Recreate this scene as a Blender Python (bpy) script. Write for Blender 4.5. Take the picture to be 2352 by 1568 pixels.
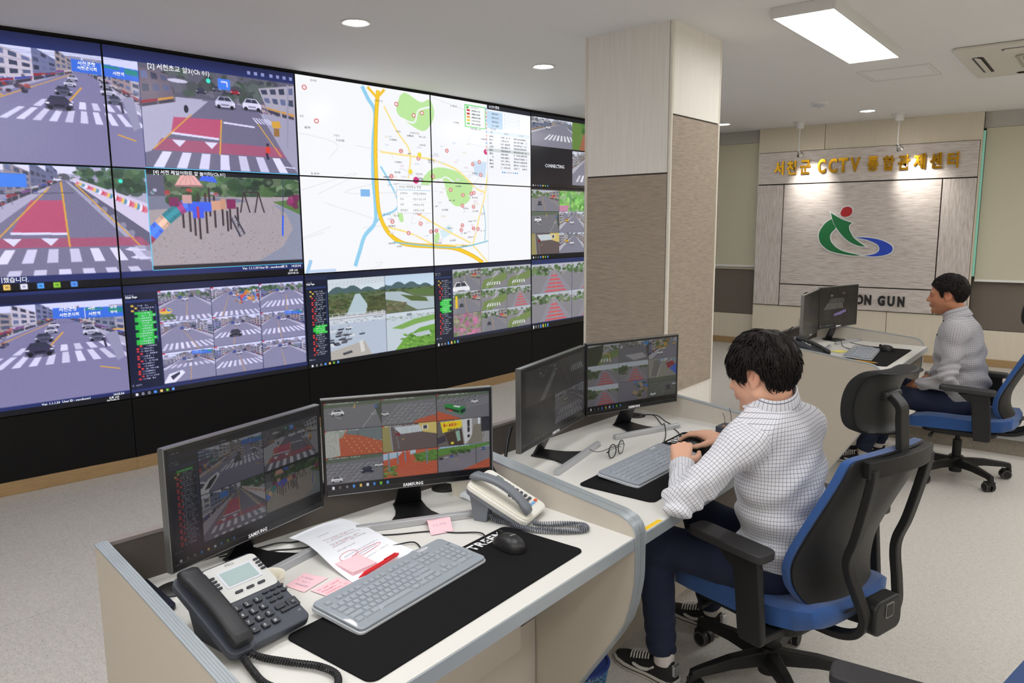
import bpy, bmesh, math, random
import numpy as np
from mathutils import Vector, Matrix, Euler

for _o in list(bpy.data.objects):
    bpy.data.objects.remove(_o, do_unlink=True)
SC = bpy.context.scene
COL = SC.collection
rad = math.radians

# ---------------------------------------------------------------- camera
def look_rows(yaw, pitch, roll):
    fw = np.array([-math.sin(yaw)*math.cos(pitch), math.cos(yaw)*math.cos(pitch), -math.sin(pitch)])
    rt = np.array([math.cos(yaw), math.sin(yaw), 0.0])
    up = np.cross(rt, fw)
    r2 = rt*math.cos(roll)+up*math.sin(roll)
    u2 = -rt*math.sin(roll)+up*math.cos(roll)
    return r2, u2, fw
_r, _u, _f = look_rows(rad(38.04), rad(8.82), rad(-0.445))
cam_data = bpy.data.cameras.new('camera')
cam_data.sensor_width = 36.0
cam_data.lens = 1748.2/2352*36.0
cam_data.clip_start = 0.05
cam = bpy.data.objects.new('camera', cam_data)
COL.objects.link(cam)
cam.matrix_world = Matrix(((_r[0], _u[0], -_f[0], 0.0), (_r[1], _u[1], -_f[1], 0.0), (_r[2], _u[2], -_f[2], 1.61), (0, 0, 0, 1)))
SC.camera = cam

# ---------------------------------------------------------------- world, exposure
world = bpy.data.worlds.new('world'); SC.world = world
world.use_nodes = True
world.node_tree.nodes['Background'].inputs[0].default_value = (0.8, 0.85, 0.9, 1)
world.node_tree.nodes['Background'].inputs[1].default_value = 0.05
SC.view_settings.view_transform = 'Standard'
SC.view_settings.look = 'None'
SC.view_settings.exposure = 0.0
SC.view_settings.gamma = 1.0
SC.view_settings.use_curve_mapping = False
SC.cycles.use_denoising = True
SC.cycles.max_bounces = 7
SC.cycles.diffuse_bounces = 4
SC.cycles.glossy_bounces = 3
SC.cycles.sample_clamp_indirect = 6.0
PANEL_E = 11.8      # the LED ceiling panels
DOWN_E = 26.0      # the round downlights
SPOT_W = 26.0      # the two spot lamps over the sign

# ---------------------------------------------------------------- helpers
def s2l(c):
    return c/12.92 if c <= 0.04045 else ((c+0.055)/1.055)**2.4
def rgb(h):
    if isinstance(h, str):
        h = tuple(int(h[i:i+2], 16) for i in (0, 2, 4))
    return tuple(s2l(c/255.0) for c in h[:3])
MATS = {}
def mat(name, col=(200, 200, 200), rough=0.5, metal=0.0, spec=0.5, emit=None, estr=0.0, noise=0.0, nscale=60.0, bump=0.0, bscale=300.0, sheen=0.0, alpha=1.0, trans=0.0, stretch=None, coat=0.0):
    if name in MATS:
        return MATS[name]
    m = bpy.data.materials.new(name); m.use_nodes = True
    nt = m.node_tree; b = nt.nodes['Principled BSDF']
    c = rgb(col)
    b.inputs['Base Color'].default_value = (*c, 1)
    b.inputs['Roughness'].default_value = rough
    b.inputs['Metallic'].default_value = metal
    b.inputs['Specular IOR Level'].default_value = spec
    b.inputs['Sheen Weight'].default_value = sheen
    b.inputs['Alpha'].default_value = alpha
    b.inputs['Transmission Weight'].default_value = trans
    b.inputs['Coat Weight'].default_value = coat
    if emit is not None:
        b.inputs['Emission Color'].default_value = (*rgb(emit), 1)
        b.inputs['Emission Strength'].default_value = estr
    tc = None
    if noise or bump:
        tc = nt.nodes.new('ShaderNodeTexCoord')
        src = tc.outputs['Object']
        if stretch:
            mp = nt.nodes.new('ShaderNodeMapping'); mp.inputs['Scale'].default_value = stretch
            nt.links.new(src, mp.inputs[0]); src = mp.outputs[0]
    if noise:
        n = nt.nodes.new('ShaderNodeTexNoise'); n.inputs['Scale'].default_value = nscale; n.inputs['Detail'].default_value = 4
        nt.links.new(src, n.inputs['Vector'])
        r = nt.nodes.new('ShaderNodeValToRGB')
        r.color_ramp.elements[0].position = 0.3; r.color_ramp.elements[1].position = 0.7
        r.color_ramp.elements[0].color = (*[v*(1-noise) for v in c], 1)
        r.color_ramp.elements[1].color = (*[min(1, v*(1+noise)) for v in c], 1)
        nt.links.new(n.outputs[0], r.inputs[0]); nt.links.new(r.outputs[0], b.inputs['Base Color'])
    if bump:
        n2 = nt.nodes.new('ShaderNodeTexNoise'); n2.inputs['Scale'].default_value = bscale; n2.inputs['Detail'].default_value = 2
        nt.links.new(src, n2.inputs['Vector'])
        bp = nt.nodes.new('ShaderNodeBump'); bp.inputs['Strength'].default_value = bump; bp.inputs['Distance'].default_value = 0.002
        nt.links.new(n2.outputs[0], bp.inputs['Height']); nt.links.new(bp.outputs[0], b.inputs['Normal'])
    MATS[name] = m
    return m

def tag(o, label=None, cat=None, group=None, kind=None):
    if label: o['label'] = label
    if cat: o['category'] = cat
    if group: o['group'] = group
    if kind: o['kind'] = kind
    return o
def empty(name, loc=(0, 0, 0), rotz=0.0, label=None, cat=None, group=None, rot=None):
    o = bpy.data.objects.new(name, None)
    o.empty_display_size = 0.05
    o.location = loc
    o.rotation_euler = rot if rot else (0, 0, rotz)
    COL.objects.link(o)
    return tag(o, label, cat, group)
def link(name, me, m=None, parent=None, smooth=None, bevel=0.0, seg=2, sub=0, loc=None, rot=None):
    o = bpy.data.objects.new(name, me)
    COL.objects.link(o)
    if m is not None:
        for mm in (m if isinstance(m, (list, tuple)) else [m]):
            me.materials.append(mm)
    if parent is not None: o.parent = parent
    if loc is not None: o.location = loc
    if rot is not None: o.rotation_euler = rot
    if smooth is not None:
        me.shade_smooth()
        if smooth < 179: me.set_sharp_from_angle(angle=rad(smooth))
    if bevel:
        b = o.modifiers.new('bevel', 'BEVEL'); b.width = bevel; b.segments = seg; b.limit_method = 'ANGLE'; b.angle_limit = rad(35)
    if sub:
        s = o.modifiers.new('subdivision', 'SUBSURF'); s.levels = sub; s.render_levels = sub
    return o
def dup(root, loc=None, rotz=None, label=None, group=None, parent=None):
    r = root.copy(); COL.objects.link(r)
    if parent is not None: r.parent = parent
    if loc is not None: r.location = loc
    if rotz is not None: r.rotation_euler = (0, 0, rotz)
    if label: r['label'] = label
    if group: r['group'] = group
    for ch in list(root.children):
        dup(ch, parent=r)
    return r

class MB:
    """collects shapes of ONE part into one mesh"""
    def __init__(s):
        s.v = []; s.f = []; s.mi = []
    def add(s, vs, fs, m=0, M=None):
        n = len(s.v)
        for p in vs:
            p = Vector(p)
            s.v.append(tuple(M @ p) if M is not None else tuple(p))
        for f in fs:
            s.f.append([i+n for i in f]); s.mi.append(m)
        return s
    def box(s, c, d, m=0, M=None, rz=0.0):
        x, y, z = d[0]/2, d[1]/2, d[2]/2
        vs = [(sx*x, sy*y, sz*z) for sx in (-1, 1) for sy in (-1, 1) for sz in (-1, 1)]
        fs = [(0, 1, 3, 2), (4, 6, 7, 5), (0, 4, 5, 1), (2, 3, 7, 6), (0, 2, 6, 4), (1, 5, 7, 3)]
        T = Matrix.Translation(c) @ Matrix.Rotation(rz, 4, 'Z')
        if M is not None: T = M @ T
        return s.add(vs, fs, m, T)
    def rings(s, rings, m=0, cap=True, M=None, closed=True):
        n = len(rings[0]); vs = [p for r in rings for p in r]; fs = []
        for i in range(len(rings)-1):
            for j in range(n if closed else n-1):
                k = (j+1) % n
                fs.append((i*n+j, i*n+k, (i+1)*n+k, (i+1)*n+j))
        if cap:
            fs.append(tuple(range(n-1, -1, -1))); fs.append(tuple((len(rings)-1)*n+j for j in range(n)))
        return s.add(vs, fs, m, M)
    def cyl(s, a, b, r0, r1=None, n=20, m=0, M=None, cap=True):
        a = Vector(a); b = Vector(b); r1 = r0 if r1 is None else r1
        d = (b-a).normalized(); q = d.to_track_quat('Z', 'Y')
        ring = lambda p, r: [p+q @ Vector((math.cos(t)*r, math.sin(t)*r, 0)) for t in [2*math.pi*i/n for i in range(n)]]
        return s.rings([ring(a, r0), ring(b, r1)], m, cap, M)
    def lathe(s, prof, n=24, m=0, M=None, c=(0, 0, 0)):
        rs = [[(c[0]+r*math.cos(2*math.pi*i/n), c[1]+r*math.sin(2*math.pi*i/n), c[2]+z) for i in range(n)] for r, z in prof]
        return s.rings(rs, m, True, M)
    def tube(s, pts, r, n=8, m=0, M=None, sect=None, up=(0, 0, 1)):
        """round tube or a section (list of (side, up) offsets) swept along pts; r number or list"""
        pts = [Vector(p) for p in pts]; rs = r if isinstance(r, (list, tuple)) else [r]*len(pts)
        rings = []; up = Vector(up); prev = None
        for i, p in enumerate(pts):
            t = (pts[min(i+1, len(pts)-1)]-pts[max(i-1, 0)])
            t = t.normalized() if t.length > 1e-9 else Vector((1, 0, 0))
            if prev is None:
                a = up if abs(t.dot(up)) < 0.98 else Vector((1, 0, 0))
                side = t.cross(a).normalized()
            else:
                side = (prev-t*prev.dot(t))
                side = side.normalized() if side.length > 1e-6 else t.orthogonal().normalized()
            prev = side; u2 = side.cross(t).normalized()
            if sect:
                k = rs[i]
                rings.append([p+side*(a*k)+u2*(b*k) for a, b in sect])
            else:
                rings.append([p+side*(math.cos(w)*rs[i])+u2*(math.sin(w)*rs[i]) for w in [2*math.pi*j/n for j in range(n)]])
        return s.rings(rings, m, True, M)
    def prism(s, poly, h0, h1, m=0, M=None, axis='Z'):
        """polygon (2-D) pulled between h0 and h1 along an axis"""
        def P(a, b, h):
            return (a, b, h) if axis == 'Z' else ((h, a, b) if axis == 'X' else (a, h, b))
        n = len(poly)
        vs = [P(a, b, h0) for a, b in poly]+[P(a, b, h1) for a, b in poly]
        fs = [tuple(range(n-1, -1, -1)), tuple(range(n, 2*n))]+[(i, (i+1) % n, n+(i+1) % n, n+i) for i in range(n)]
        return s.add(vs, fs, m, M)
    def mesh(s, name):
        me = bpy.data.meshes.new(name)
        me.from_pydata(s.v, [], s.f); me.validate()
        bm = bmesh.new(); bm.from_mesh(me); bmesh.ops.recalc_face_normals(bm, faces=bm.faces); 
        bm.to_mesh(me); bm.free()
        if any(s.mi) and len(me.polygons) == len(s.mi):
            me.polygons.foreach_set('material_index', s.mi)
        return me
    def build(s, name, m, parent=None, **k):
        return link(name, s.mesh(name), m, parent, **k)

def rrect(w, h, r, n=5, cx=0.0, cy=0.0):
    """rounded rectangle outline, counter-clockwise"""
    out = []
    for sx, sy, a0 in ((1, 1, 0), (-1, 1, 90), (-1, -1, 180), (1, -1, 270)):
        for i in range(n+1):
            a = rad(a0+90*i/n)
            out.append((cx+sx*(w/2-r)+r*math.cos(a), cy+sy*(h/2-r)+r*math.sin(a)))
    return out
def bez(pts, n=12):
    """Catmull-Rom through pts"""
    P = [Vector(p) for p in pts]; P = [P[0]*2-P[1]]+P+[P[-1]*2-P[-2]]; out = []
    for i in range(1, len(P)-2):
        for k in range(n):
            t = k/n; a, b, c, d = P[i-1], P[i], P[i+1], P[i+2]
            out.append(0.5*((2*b)+(c-a)*t+(2*a-5*b+4*c-d)*t*t+(3*b-a-3*c+d)*t**3))
    out.append(P[-2]); return out
def np_mesh(name, V, F, smooth=True):
    me = bpy.data.meshes.new(name); V = np.asarray(V, np.float32); F = np.asarray(F, np.int32)
    k = F.shape[1]
    me.vertices.add(len(V)); me.vertices.foreach_set('co', V.ravel())
    me.loops.add(F.size); me.loops.foreach_set('vertex_index', F.ravel())
    me.polygons.add(len(F)); me.polygons.foreach_set('loop_start', np.arange(0, F.size, k, dtype=np.int32))
    me.update(calc_edges=True)
    if smooth: me.shade_smooth()
    return me
def text_mesh(body, size, bold=0.0, extrude=0.0, align='LEFT', res=3, spacing=1.0):
    """a mesh of lettering in the built-in font, baseline along +X, facing +Z"""
    cu = bpy.data.curves.new('lettering', 'FONT'); cu.body = body; cu.size = size
    cu.align_x = align; cu.offset = bold; cu.extrude = extrude; cu.resolution_u = res; cu.space_character = spacing
    o = bpy.data.objects.new('lettering', cu); COL.objects.link(o)
    dg = bpy.context.evaluated_depsgraph_get(); dg.update()
    me = bpy.data.meshes.new_from_object(o.evaluated_get(dg))
    bpy.data.objects.remove(o, do_unlink=True); bpy.data.curves.remove(cu)
    return me
def frame_matrix(o, x, y, z=None):
    """local axes x, y (z = x cross y) at origin o"""
    x = Vector(x).normalized(); y = Vector(y); y = (y-x*y.dot(x)).normalized(); z = x.cross(y)
    return Matrix(((x.x, y.x, z.x, o[0]), (x.y, y.y, z.y, o[1]), (x.z, y.z, z.z, o[2]), (0, 0, 0, 1)))
def put_text(name, body, size, M, m, parent=None, **k):
    me = text_mesh(body, size, **k); me.transform(M)
    return link(name, me, m, parent)
def join_text(name, items, m, parent=None):
    """items: (body, size, matrix, kwargs) joined into one part"""
    bm = bmesh.new()
    for body, size, M, k in items:
        me = text_mesh(body, size, **k); me.transform(M); bm.from_mesh(me); bpy.data.meshes.remove(me)
    me = bpy.data.meshes.new(name); bm.to_mesh(me); bm.free()
    return link(name, me, m, parent)
# ================================================================ the room
ZH = 0.14          # the raised part of the floor
ZC = 2.65          # ceiling
VW = [(-4.795, .91), (-4.586, 2.123), (-4.483, 3.347), (-4.392, 4.576), (-4.354, 5.875), (-4.285, 7.10)]
VTOP, VBOT = 2.632, .581

def speck_mat(name, base, dark, scale, amt):
    m = bpy.data.materials.new(name); m.use_nodes = True; nt = m.node_tree; b = nt.nodes['Principled BSDF']
    b.inputs['Roughness'].default_value = 0.38; b.inputs['Specular IOR Level'].default_value = 0.35
    tc = nt.nodes.new('ShaderNodeTexCoord')
    prev = None
    def noise(sc, det, p0, p1, c0, c1):
        mp = nt.nodes.new('ShaderNodeMapping'); mp.inputs['Rotation'].default_value = (0, 0, 0.6); mp.inputs['Scale'].default_value = (1, 1.8, 1)
        nt.links.new(tc.outputs['Object'], mp.inputs[0])
        n = nt.nodes.new('ShaderNodeTexNoise'); n.inputs['Scale'].default_value = sc; n.inputs['Detail'].default_value = det
        nt.links.new(mp.outputs[0], n.inputs['Vector'])
        r = nt.nodes.new('ShaderNodeValToRGB'); r.color_ramp.elements[0].position = p0; r.color_ramp.elements[1].position = p1
        r.color_ramp.elements[0].color = (*c0, 1); r.color_ramp.elements[1].color = (*c1, 1)
        nt.links.new(n.outputs[0], r.inputs[0]); return r.outputs[0]
    c = rgb(base); d = rgb(dark)
    a = noise(scale*.35, 3, .35, .65, [v*.93 for v in c], [min(1, v*1.05) for v in c])
    s = noise(scale, 2, .30, .40, (1, 1, 1), (0, 0, 0))
    mx = nt.nodes.new('ShaderNodeMixRGB'); mx.inputs[2].default_value = (*d, 1)
    mu = nt.nodes.new('ShaderNodeMath'); mu.operation = 'MULTIPLY'; mu.inputs[1].default_value = amt
    nt.links.new(s, mu.inputs[0]); nt.links.new(mu.outputs[0], mx.inputs[0]); nt.links.new(a, mx.inputs[1])
    s2 = noise(scale*1.6, 2, .62, .72, (0, 0, 0), (1, 1, 1))
    mx2 = nt.nodes.new('ShaderNodeMixRGB'); mx2.inputs[2].default_value = (*[min(1, v*1.35) for v in c], 1)
    mu2 = nt.nodes.new('ShaderNodeMath'); mu2.operation = 'MULTIPLY'; mu2.inputs[1].default_value = .5
    nt.links.new(s2, mu2.inputs[0]); nt.links.new(mu2.outputs[0], mx2.inputs[0]); nt.links.new(mx.outputs[0], mx2.inputs[1])
    nt.links.new(mx2.outputs[0], b.inputs['Base Color'])
    return m
M_floor = speck_mat('speckled_vinyl', (206, 201, 194), (110, 112, 118), 130, .75)
M_riser = speck_mat('dark_terrazzo', (150, 141, 128), (80, 78, 74), 130, .8)
M_seam = mat('floor_seam', (222, 220, 215), .5)
fl = MB()
X0, X1, Y0, Y1 = -5.6, 2.8, -2.4, 9.3
XS, YS = -1.865, 6.12
fl.add([(XS, Y0, 0), (X1, Y0, 0), (X1, YS, 0), (XS, YS, 0)], [(0, 1, 2, 3)])
fl.add([(X0, Y0, ZH), (XS, Y0, ZH), (XS, Y1, ZH), (X0, Y1, ZH)], [(0, 1, 2, 3)])
fl.add([(XS, YS, ZH), (X1, YS, ZH), (X1, Y1, ZH), (XS, Y1, ZH)], [(0, 1, 2, 3)])
fl.add([(XS, Y0, 0), (XS, Y0, ZH), (XS, YS, ZH), (XS, YS, 0)], [(0, 1, 2, 3)], 1)
fl.add([(XS, YS, 0), (X1, YS, 0), (X1, YS, ZH), (XS, YS, ZH)], [(0, 1, 2, 3)], 1)
def seam(pts, z, w=.004):
    for a, b in zip(pts, pts[1:]):
        d = (Vector(b)-Vector(a)).normalized(); n = Vector((-d.y, d.x))*w/2
        fl.add([(a[0]-n.x, a[1]-n.y, z), (b[0]-n.x, b[1]-n.y, z), (b[0]+n.x, b[1]+n.y, z), (a[0]+n.x, a[1]+n.y, z)], [(0, 1, 2, 3)], 2)
seam([(-4.56, .0), (-4.388, 1.316), (-4.32, 2.2), (-4.25, 3.4), (-4.15, 4.6), (-4.12, 6.2), (-4.05, 8.5)], ZH+.0012)
seam([(-4.3, 8.55), (-1.0, 8.55)], ZH+.0012)
seam([(-3.2, .2), (-3.1, 1.25), (-3.05, 3.0)], ZH+.0012, .003)
floor = tag(fl.build('floor', [M_floor, M_riser, M_seam]), kind='structure')
tr = MB()
tr.box((.42, YS-.012, ZH-.012), (4.74, .03, .03)); tr.box((.42, YS+.012, ZH+.004), (4.74, .022, .006)); tr.box((.42, YS-.012, ZH+.004), (4.74, .012, .006))
tag(tr.build('trim_1', mat('brushed_aluminium', (190, 192, 195), .32, 1.0), bevel=.002), kind='structure')

M_ceil = mat('ceiling_paint', (238, 238, 238), .8, spec=.2, bump=.05, bscale=400)
tag(MB().box(((X0+X1)/2, (Y0+Y1)/2, ZC+.05), (X1-X0, Y1-Y0, .1)).build('ceiling', M_ceil), kind='structure')

# ---- black video-wall cladding
M_blk = mat('black_cladding', (9, 9, 10), .55, spec=.25)
M_oak = mat('oak_baseboard', (166, 136, 96), .5, noise=.12, nscale=14, stretch=(1, 1, 12))
def ext(i0, i1, d):   # polyline pushed back from the wall face by d
    return None
PL = [(-5.05, -2.35), (-4.93, -.30)]+VW+[(-4.22, 8.33), (-4.2, 8.95)]
def offs(pl, d):
    out = []
    for i, p in enumerate(pl):
        a = Vector(pl[max(i-1, 0)]); b = Vector(pl[min(i+1, len(pl)-1)]); t = (b-a).normalized()
        out.append((p[0]-t.y*d*1.0, p[1]+t.x*d))   # positive d: away from the room
    return out
def strip(mb, pl, d0, d1, z0, z1, m=0):
    a = offs(pl, d0); b = offs(pl, d1); n = len(pl)
    vs = [(x, y, z0) for x, y in a]+[(x, y, z1) for x, y in a]+[(x, y, z0) for x, y in b]+[(x, y, z1) for x, y in b]
    for i in range(n-1):
        q = [a[i], a[i+1], b[i+1], b[i]]
        mb.prism(q, z0, z1, m)
wl = MB()
strip(wl, PL, .03, .30, ZH, ZC)
for i in range(len(PL)-1):   # lower black panels, one per display column with a hairline joint
    a = Vector(PL[i]); b = Vector(PL[i+1]); d = (b-a).normalized()*.002
    strip(wl, [tuple(a+d), tuple(b-d)], .0, .04, ZH+.07, VBOT-.004)
strip(wl, PL, -.004, .04, VTOP+.001, ZC)
tag(wl.build('wall_left', M_blk), kind='structure')
bb = MB(); strip(bb, PL, -.012, .03, ZH, ZH+.075)
tag(bb.build('baseboard_left', M_oak, bevel=.003), kind='structure')

# ---- pillar
P0, P1, P2 = Vector((-2.459, 3.864)), Vector((-1.901, 3.813)), Vector((-1.895, 4.416)); P3 = P0+(P2-P1)
M_pcream = mat('cream_panel', (244, 241, 235), .55, spec=.3, noise=.035, nscale=90, stretch=(1, 1, .04))
M_ptaupe = mat('taupe_panel', (170, 157, 143), .6, spec=.25, noise=.16, nscale=120, stretch=(.12, .12, 1.6), bump=.3, bscale=180)
M_ptrim = mat('cream_trim', (232, 226, 214), .45)
pl = MB()
pl.prism([P0, P1, P2, P3], ZH, ZC, 0)
def face_panel(a, b, z0, z1, m, out=.006, inset=.012):
    d = (b-a).normalized(); n = Vector((d.y, -d.x)); a2 = a+d*inset; b2 = b-d*inset
    q = [a2-n*.004, b2-n*.004, b2+n*out, a2+n*out]
    pl.prism(q, z0, z1, m)
for a, b, zs in ((P0, P1, (.64, 1.872)), (P1, P2, (.645, 2.178)), (P2, P3, (.645, 2.178)), (P3, P0, (.64, 1.872))):
    face_panel(a, b, ZH, zs[0]-.003, 0); face_panel(a, b, zs[0]+.003, zs[1]-.006, 1, .008); face_panel(a, b, zs[1]+.003, ZC, 0, .008)
    face_panel(a, b, zs[1]-.006, zs[1]+.003, 3, .003); face_panel(a, b, zs[0]-.003, zs[0]+.003, 2, .010)
    for p in (a,):
        pl.cyl((p.x, p.y, ZH), (p.x, p.y, ZC), .011, n=10, m=2)
M_dark = mat('shadow_gap', (70, 60, 52), .7)
tag(pl.build('pillar', [M_pcream, M_ptaupe, M_ptrim, M_dark], bevel=0), kind='structure')

# ---- back wall with windows left and right of the sign column
YB, YF = 8.95, 8.85
M_cream = mat('cream_wall_panel', (222, 212, 193), .55, spec=.3, noise=.03, nscale=70, stretch=(1, 1, .05))
M_grey = mat('grey_soffit', (186, 184, 178), .7)
M_wain = mat('brown_fabric_panel', (112, 103, 94), .8, noise=.12, nscale=160, bump=.3, bscale=250)
M_gap = mat('dark_joint', (64, 58, 54), .8)
bw = MB()
bw.box(((X0+X1)/2, YB+.16, 1.3), (X1-X0, .2, 2.8), 0)
for xa, xb in ((-4.25, -3.285), (-1.075, X1)):
    c = (xa+xb)/2; w = xb-xa
    zs = 2.51 if xa < -2 else 2.495
    bw.box((c, YB+.03, (zs+ZC)/2), (w, .14, ZC-zs), 2)                 # soffit
    bw.box((c, YB+.03, (.51+1.045)/2), (w, .06, 1.045-.51), 1)         # fabric wainscot
    bw.box((c, YB+.032, (.505+ZH)/2), (w, .06, .505-ZH), 0)
    bw.box((c, YB+.03, 1.06), (w, .10, .03), 0)                        # sill
tag(bw.build('wall_back', [M_cream, M_wain, M_grey], bevel=.002), kind='structure')
bb = MB(); bb.box(((-4.2-3.285)/2, YB-.008, ZH+.0375), (.915, .02, .075)); bb.box(((X1-1.075)/2, YB-.008, ZH+.0375), (X1+1.075, .02, .075))
bb.box(((-3.285-1.075)/2, YF-.016, ZH+.0375), (2.21, .02, .075))
tag(bb.build('baseboard_back', M_oak, bevel=.003), kind='structure')
col_ = MB()
def slab(x0, x1, z0, z1, y=YF, t=.03, m=0, mb=col_):
    mb.box(((x0+x1)/2, y+t/2, (z0+z1)/2), (x1-x0, t, z1-z0), m)
col_.box(((-3.285-1.075)/2, (YF+YB)/2+.04, (ZH+ZC)/2), (2.21, YB-YF+.04, ZC-ZH), 1)
slab(-3.285, -2.563, 2.382, ZC, YF-.008); slab(-2.558, -1.075, 2.382, ZC, YF-.008)
slab(-3.285, -1.829, ZH, .642, YF-.008); slab(-1.824, -1.075, ZH, .642, YF-.008)
slab(-1.09, -1.075, .642, 2.382, YF-.008)
tag(col_.build('wall_back_column', [M_cream, M_gap], bevel=.0015), kind='structure')

def wood_grey(name, sx, sz):
    m = bpy.data.materials.new(name); m.use_nodes = True; nt = m.node_tree; b = nt.nodes['Principled BSDF']
    b.inputs['Roughness'].default_value = .55; b.inputs['Specular IOR Level'].default_value = .3
    tc = nt.nodes.new('ShaderNodeTexCoord'); mp = nt.nodes.new('ShaderNodeMapping'); mp.inputs['Scale'].default_value = (sx, 1, sz)
    nt.links.new(tc.outputs['Object'], mp.inputs[0])
    n = nt.nodes.new('ShaderNodeTexNoise'); n.inputs['Scale'].default_value = 6; n.inputs['Detail'].default_value = 8; n.inputs['Roughness'].default_value = .65
    nt.links.new(mp.outputs[0], n.inputs['Vector'])
    r = nt.nodes.new('ShaderNodeValToRGB')
    for i, (p, c) in enumerate(((.28, (168, 154, 146)), (.45, (202, 192, 186)), (.6, (216, 209, 204)), (.78, (230, 225, 222)))):
        if i > 1: r.color_ramp.elements.new(p)
        r.color_ramp.elements[i].position = p; r.color_ramp.elements[i].color = (*rgb(c), 1)
    nt.links.new(n.outputs[0], r.inputs[0]); nt.links.new(r.outputs[0], b.inputs['Base Color'])
    return m
M_woodh = wood_grey('pale_wood_grain_across', 1.2, 14.0)
M_woodv = wood_grey('pale_wood_grain_upright', 14.0, 1.2)
sp = empty('sign_panel', (-2.18, YF-.01, .645), label='large pale grey wood-grain panelling on the back wall behind the emblem', cat='panelling')
def board(x0, x1, z0, z1, m):
    g = .0035
    mb = MB(); mb.box(((x0+x1)/2+2.18, -.006, (z0+z1)/2-.645), (x1-x0-2*g, .024, z1-z0-2*g))
    return mb.build('board', m, sp, bevel=.0015)
board(-3.28, -1.09, 2.025, 2.38, M_woodh)
board(-3.28, -2.978, .648, 2.02, M_woodv)
board(-2.974, -1.393, .9, 2.02, M_woodh)
board(-2.974, -1.393, .648, .895, M_woodh)
board(-1.389, -1.09, .648, 2.02, M_woodv)
YP = YF-.028   # panel face

# ---- side and front walls outside the frame
for nm, c, d in (('wall_right', (X1+.05, 3.4, 1.3), (.1, 12, 2.8)), ('wall_front', (-1.4, Y0-.05, 1.3), (8.6, .1, 2.8))):
    tag(MB().box(c, d).build(nm, M_cream), kind='structure')

# ---- blinds, glass edge
M_blind = mat('blind_fabric', (204, 198, 176), .85, bump=.15, bscale=500)
M_white = mat('white_plastic', (232, 232, 230), .4)
def blind(xa, xb, z0, z1, label):
    e = empty('roller_blind', ((xa+xb)/2, YB-.045, z0), label=label, cat='blind')
    w = xb-xa; h = z1-z0
    MB().box((0, 0, h/2), (w, .003, h)).build('fabric', M_blind, e)
    MB().box((0, -.002, .008), (w, .016, .022)).build('bottom_rail', M_white, e, bevel=.003)
    return e
blind(-4.2, -3.30, 1.078, 2.508, 'closed beige roller blind left of the sign wall, beside the pillar')
blind(-1.052, 1.2, 1.0, 2.494, 'closed beige roller blind right of the sign wall, behind the seated man in grey')
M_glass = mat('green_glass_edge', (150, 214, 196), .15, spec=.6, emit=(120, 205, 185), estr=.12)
gp = MB(); gp.box((-1.064, YB-.075, (1.05+2.47)/2), (.020, .022, 1.42))
tag(gp.build('glass_fin', M_glass, bevel=.002), 'thin green-edged upright glass strip beside the right-hand blind', 'glass strip')

# ---- emblem
M_gold = mat('polished_gold', (214, 160, 40), .16, 1.0)
M_goldside = M_gold
EMB = {
'red_dot': ([(-2.345, 1.694), (-2.323, 1.743), (-2.28, 1.76), (-2.238, 1.745), (-2.226, 1.705), (-2.245, 1.668), (-2.291, 1.652), (-2.331, 1.662)], (176, 22, 30), True),
'green_crescent': ([(-2.433, 1.63), (-2.494, 1.589), (-2.548, 1.509), (-2.56, 1.442), (-2.542, 1.376), (-2.498, 1.326), (-2.432, 1.283), (-2.313, 1.253), (-2.188, 1.237), (-2.11, 1.242), (-2.207, 1.259), (-2.297, 1.283), (-2.371, 1.322), (-2.423, 1.377), (-2.442, 1.434), (-2.43, 1.48), (-2.388, 1.533), (-2.412, 1.577)], (18, 116, 62), False),
'green_figure': ([(-2.445, 1.695), (-2.334, 1.629), (-2.222, 1.587), (-2.249, 1.558), (-2.246, 1.518), (-2.223, 1.472), (-2.184, 1.416), (-2.072, 1.335), (-2.142, 1.343), (-2.223, 1.377), (-2.297, 1.434), (-2.364, 1.514), (-2.413, 1.592)], (18, 116, 62), False),
'blue_swoosh': ([(-2.185, 1.429), (-2.095, 1.432), (-1.983, 1.419), (-1.889, 1.391), (-1.823, 1.352), (-1.804, 1.317), (-1.818, 1.277), (-1.88, 1.247), (-1.98, 1.232), (-2.08, 1.235), (-1.99, 1.254), (-1.943, 1.282), (-1.931, 1.318), (-1.954, 1.358), (-2.024, 1.394), (-2.103, 1.417)], (36, 74, 196), False)}
em = empty('emblem', (-2.18, YP, 1.235), label='emblem of a green figure with red head on the wood panel', cat='emblem')
def outline(poly, d):
    n = len(poly); out = []
    area = sum(poly[i][0]*poly[(i+1) % n][1]-poly[(i+1) % n][0]*poly[i][1] for i in range(n))
    s = 1 if area > 0 else -1
    for i in range(n):
        a, b, c = Vector(poly[i-1]), Vector(poly[i]), Vector(poly[(i+1) % n])
        t1 = (b-a).normalized(); t2 = (c-b).normalized()
        nn = Vector((t1.y, -t1.x))*s+Vector((t2.y, -t2.x))*s
        k = max(.35, nn.length/2); nn = nn.normalized()*d/k
        out.append((b.x+nn.x, b.y+nn.y))
    return out
def subdiv_closed(poly, corners):
    P = [Vector(p) for p in poly]; n = len(P); out = []
    for i in range(n):
        a, b, c, d = P[i-1], P[i], P[(i+1) % n], P[(i+2) % n]
        # keep sharp tips sharp
        def sharp(p, q, r): return (q-p).normalized().dot((r-q).normalized()) < .2
        for k in range(4):
            t = k/4
            m0 = (c-a)*.5 if not sharp(a, b, c) else (c-b)*.7
            m1 = (d-b)*.5 if not sharp(b, c, d) else (c-b)*.7
            out.append((2*t**3-3*t*t+1)*b+(t**3-2*t*t+t)*m0+(-2*t**3+3*t*t)*c+(t**3-t*t)*m1)
    return [(p.x, p.y) for p in out]
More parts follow.
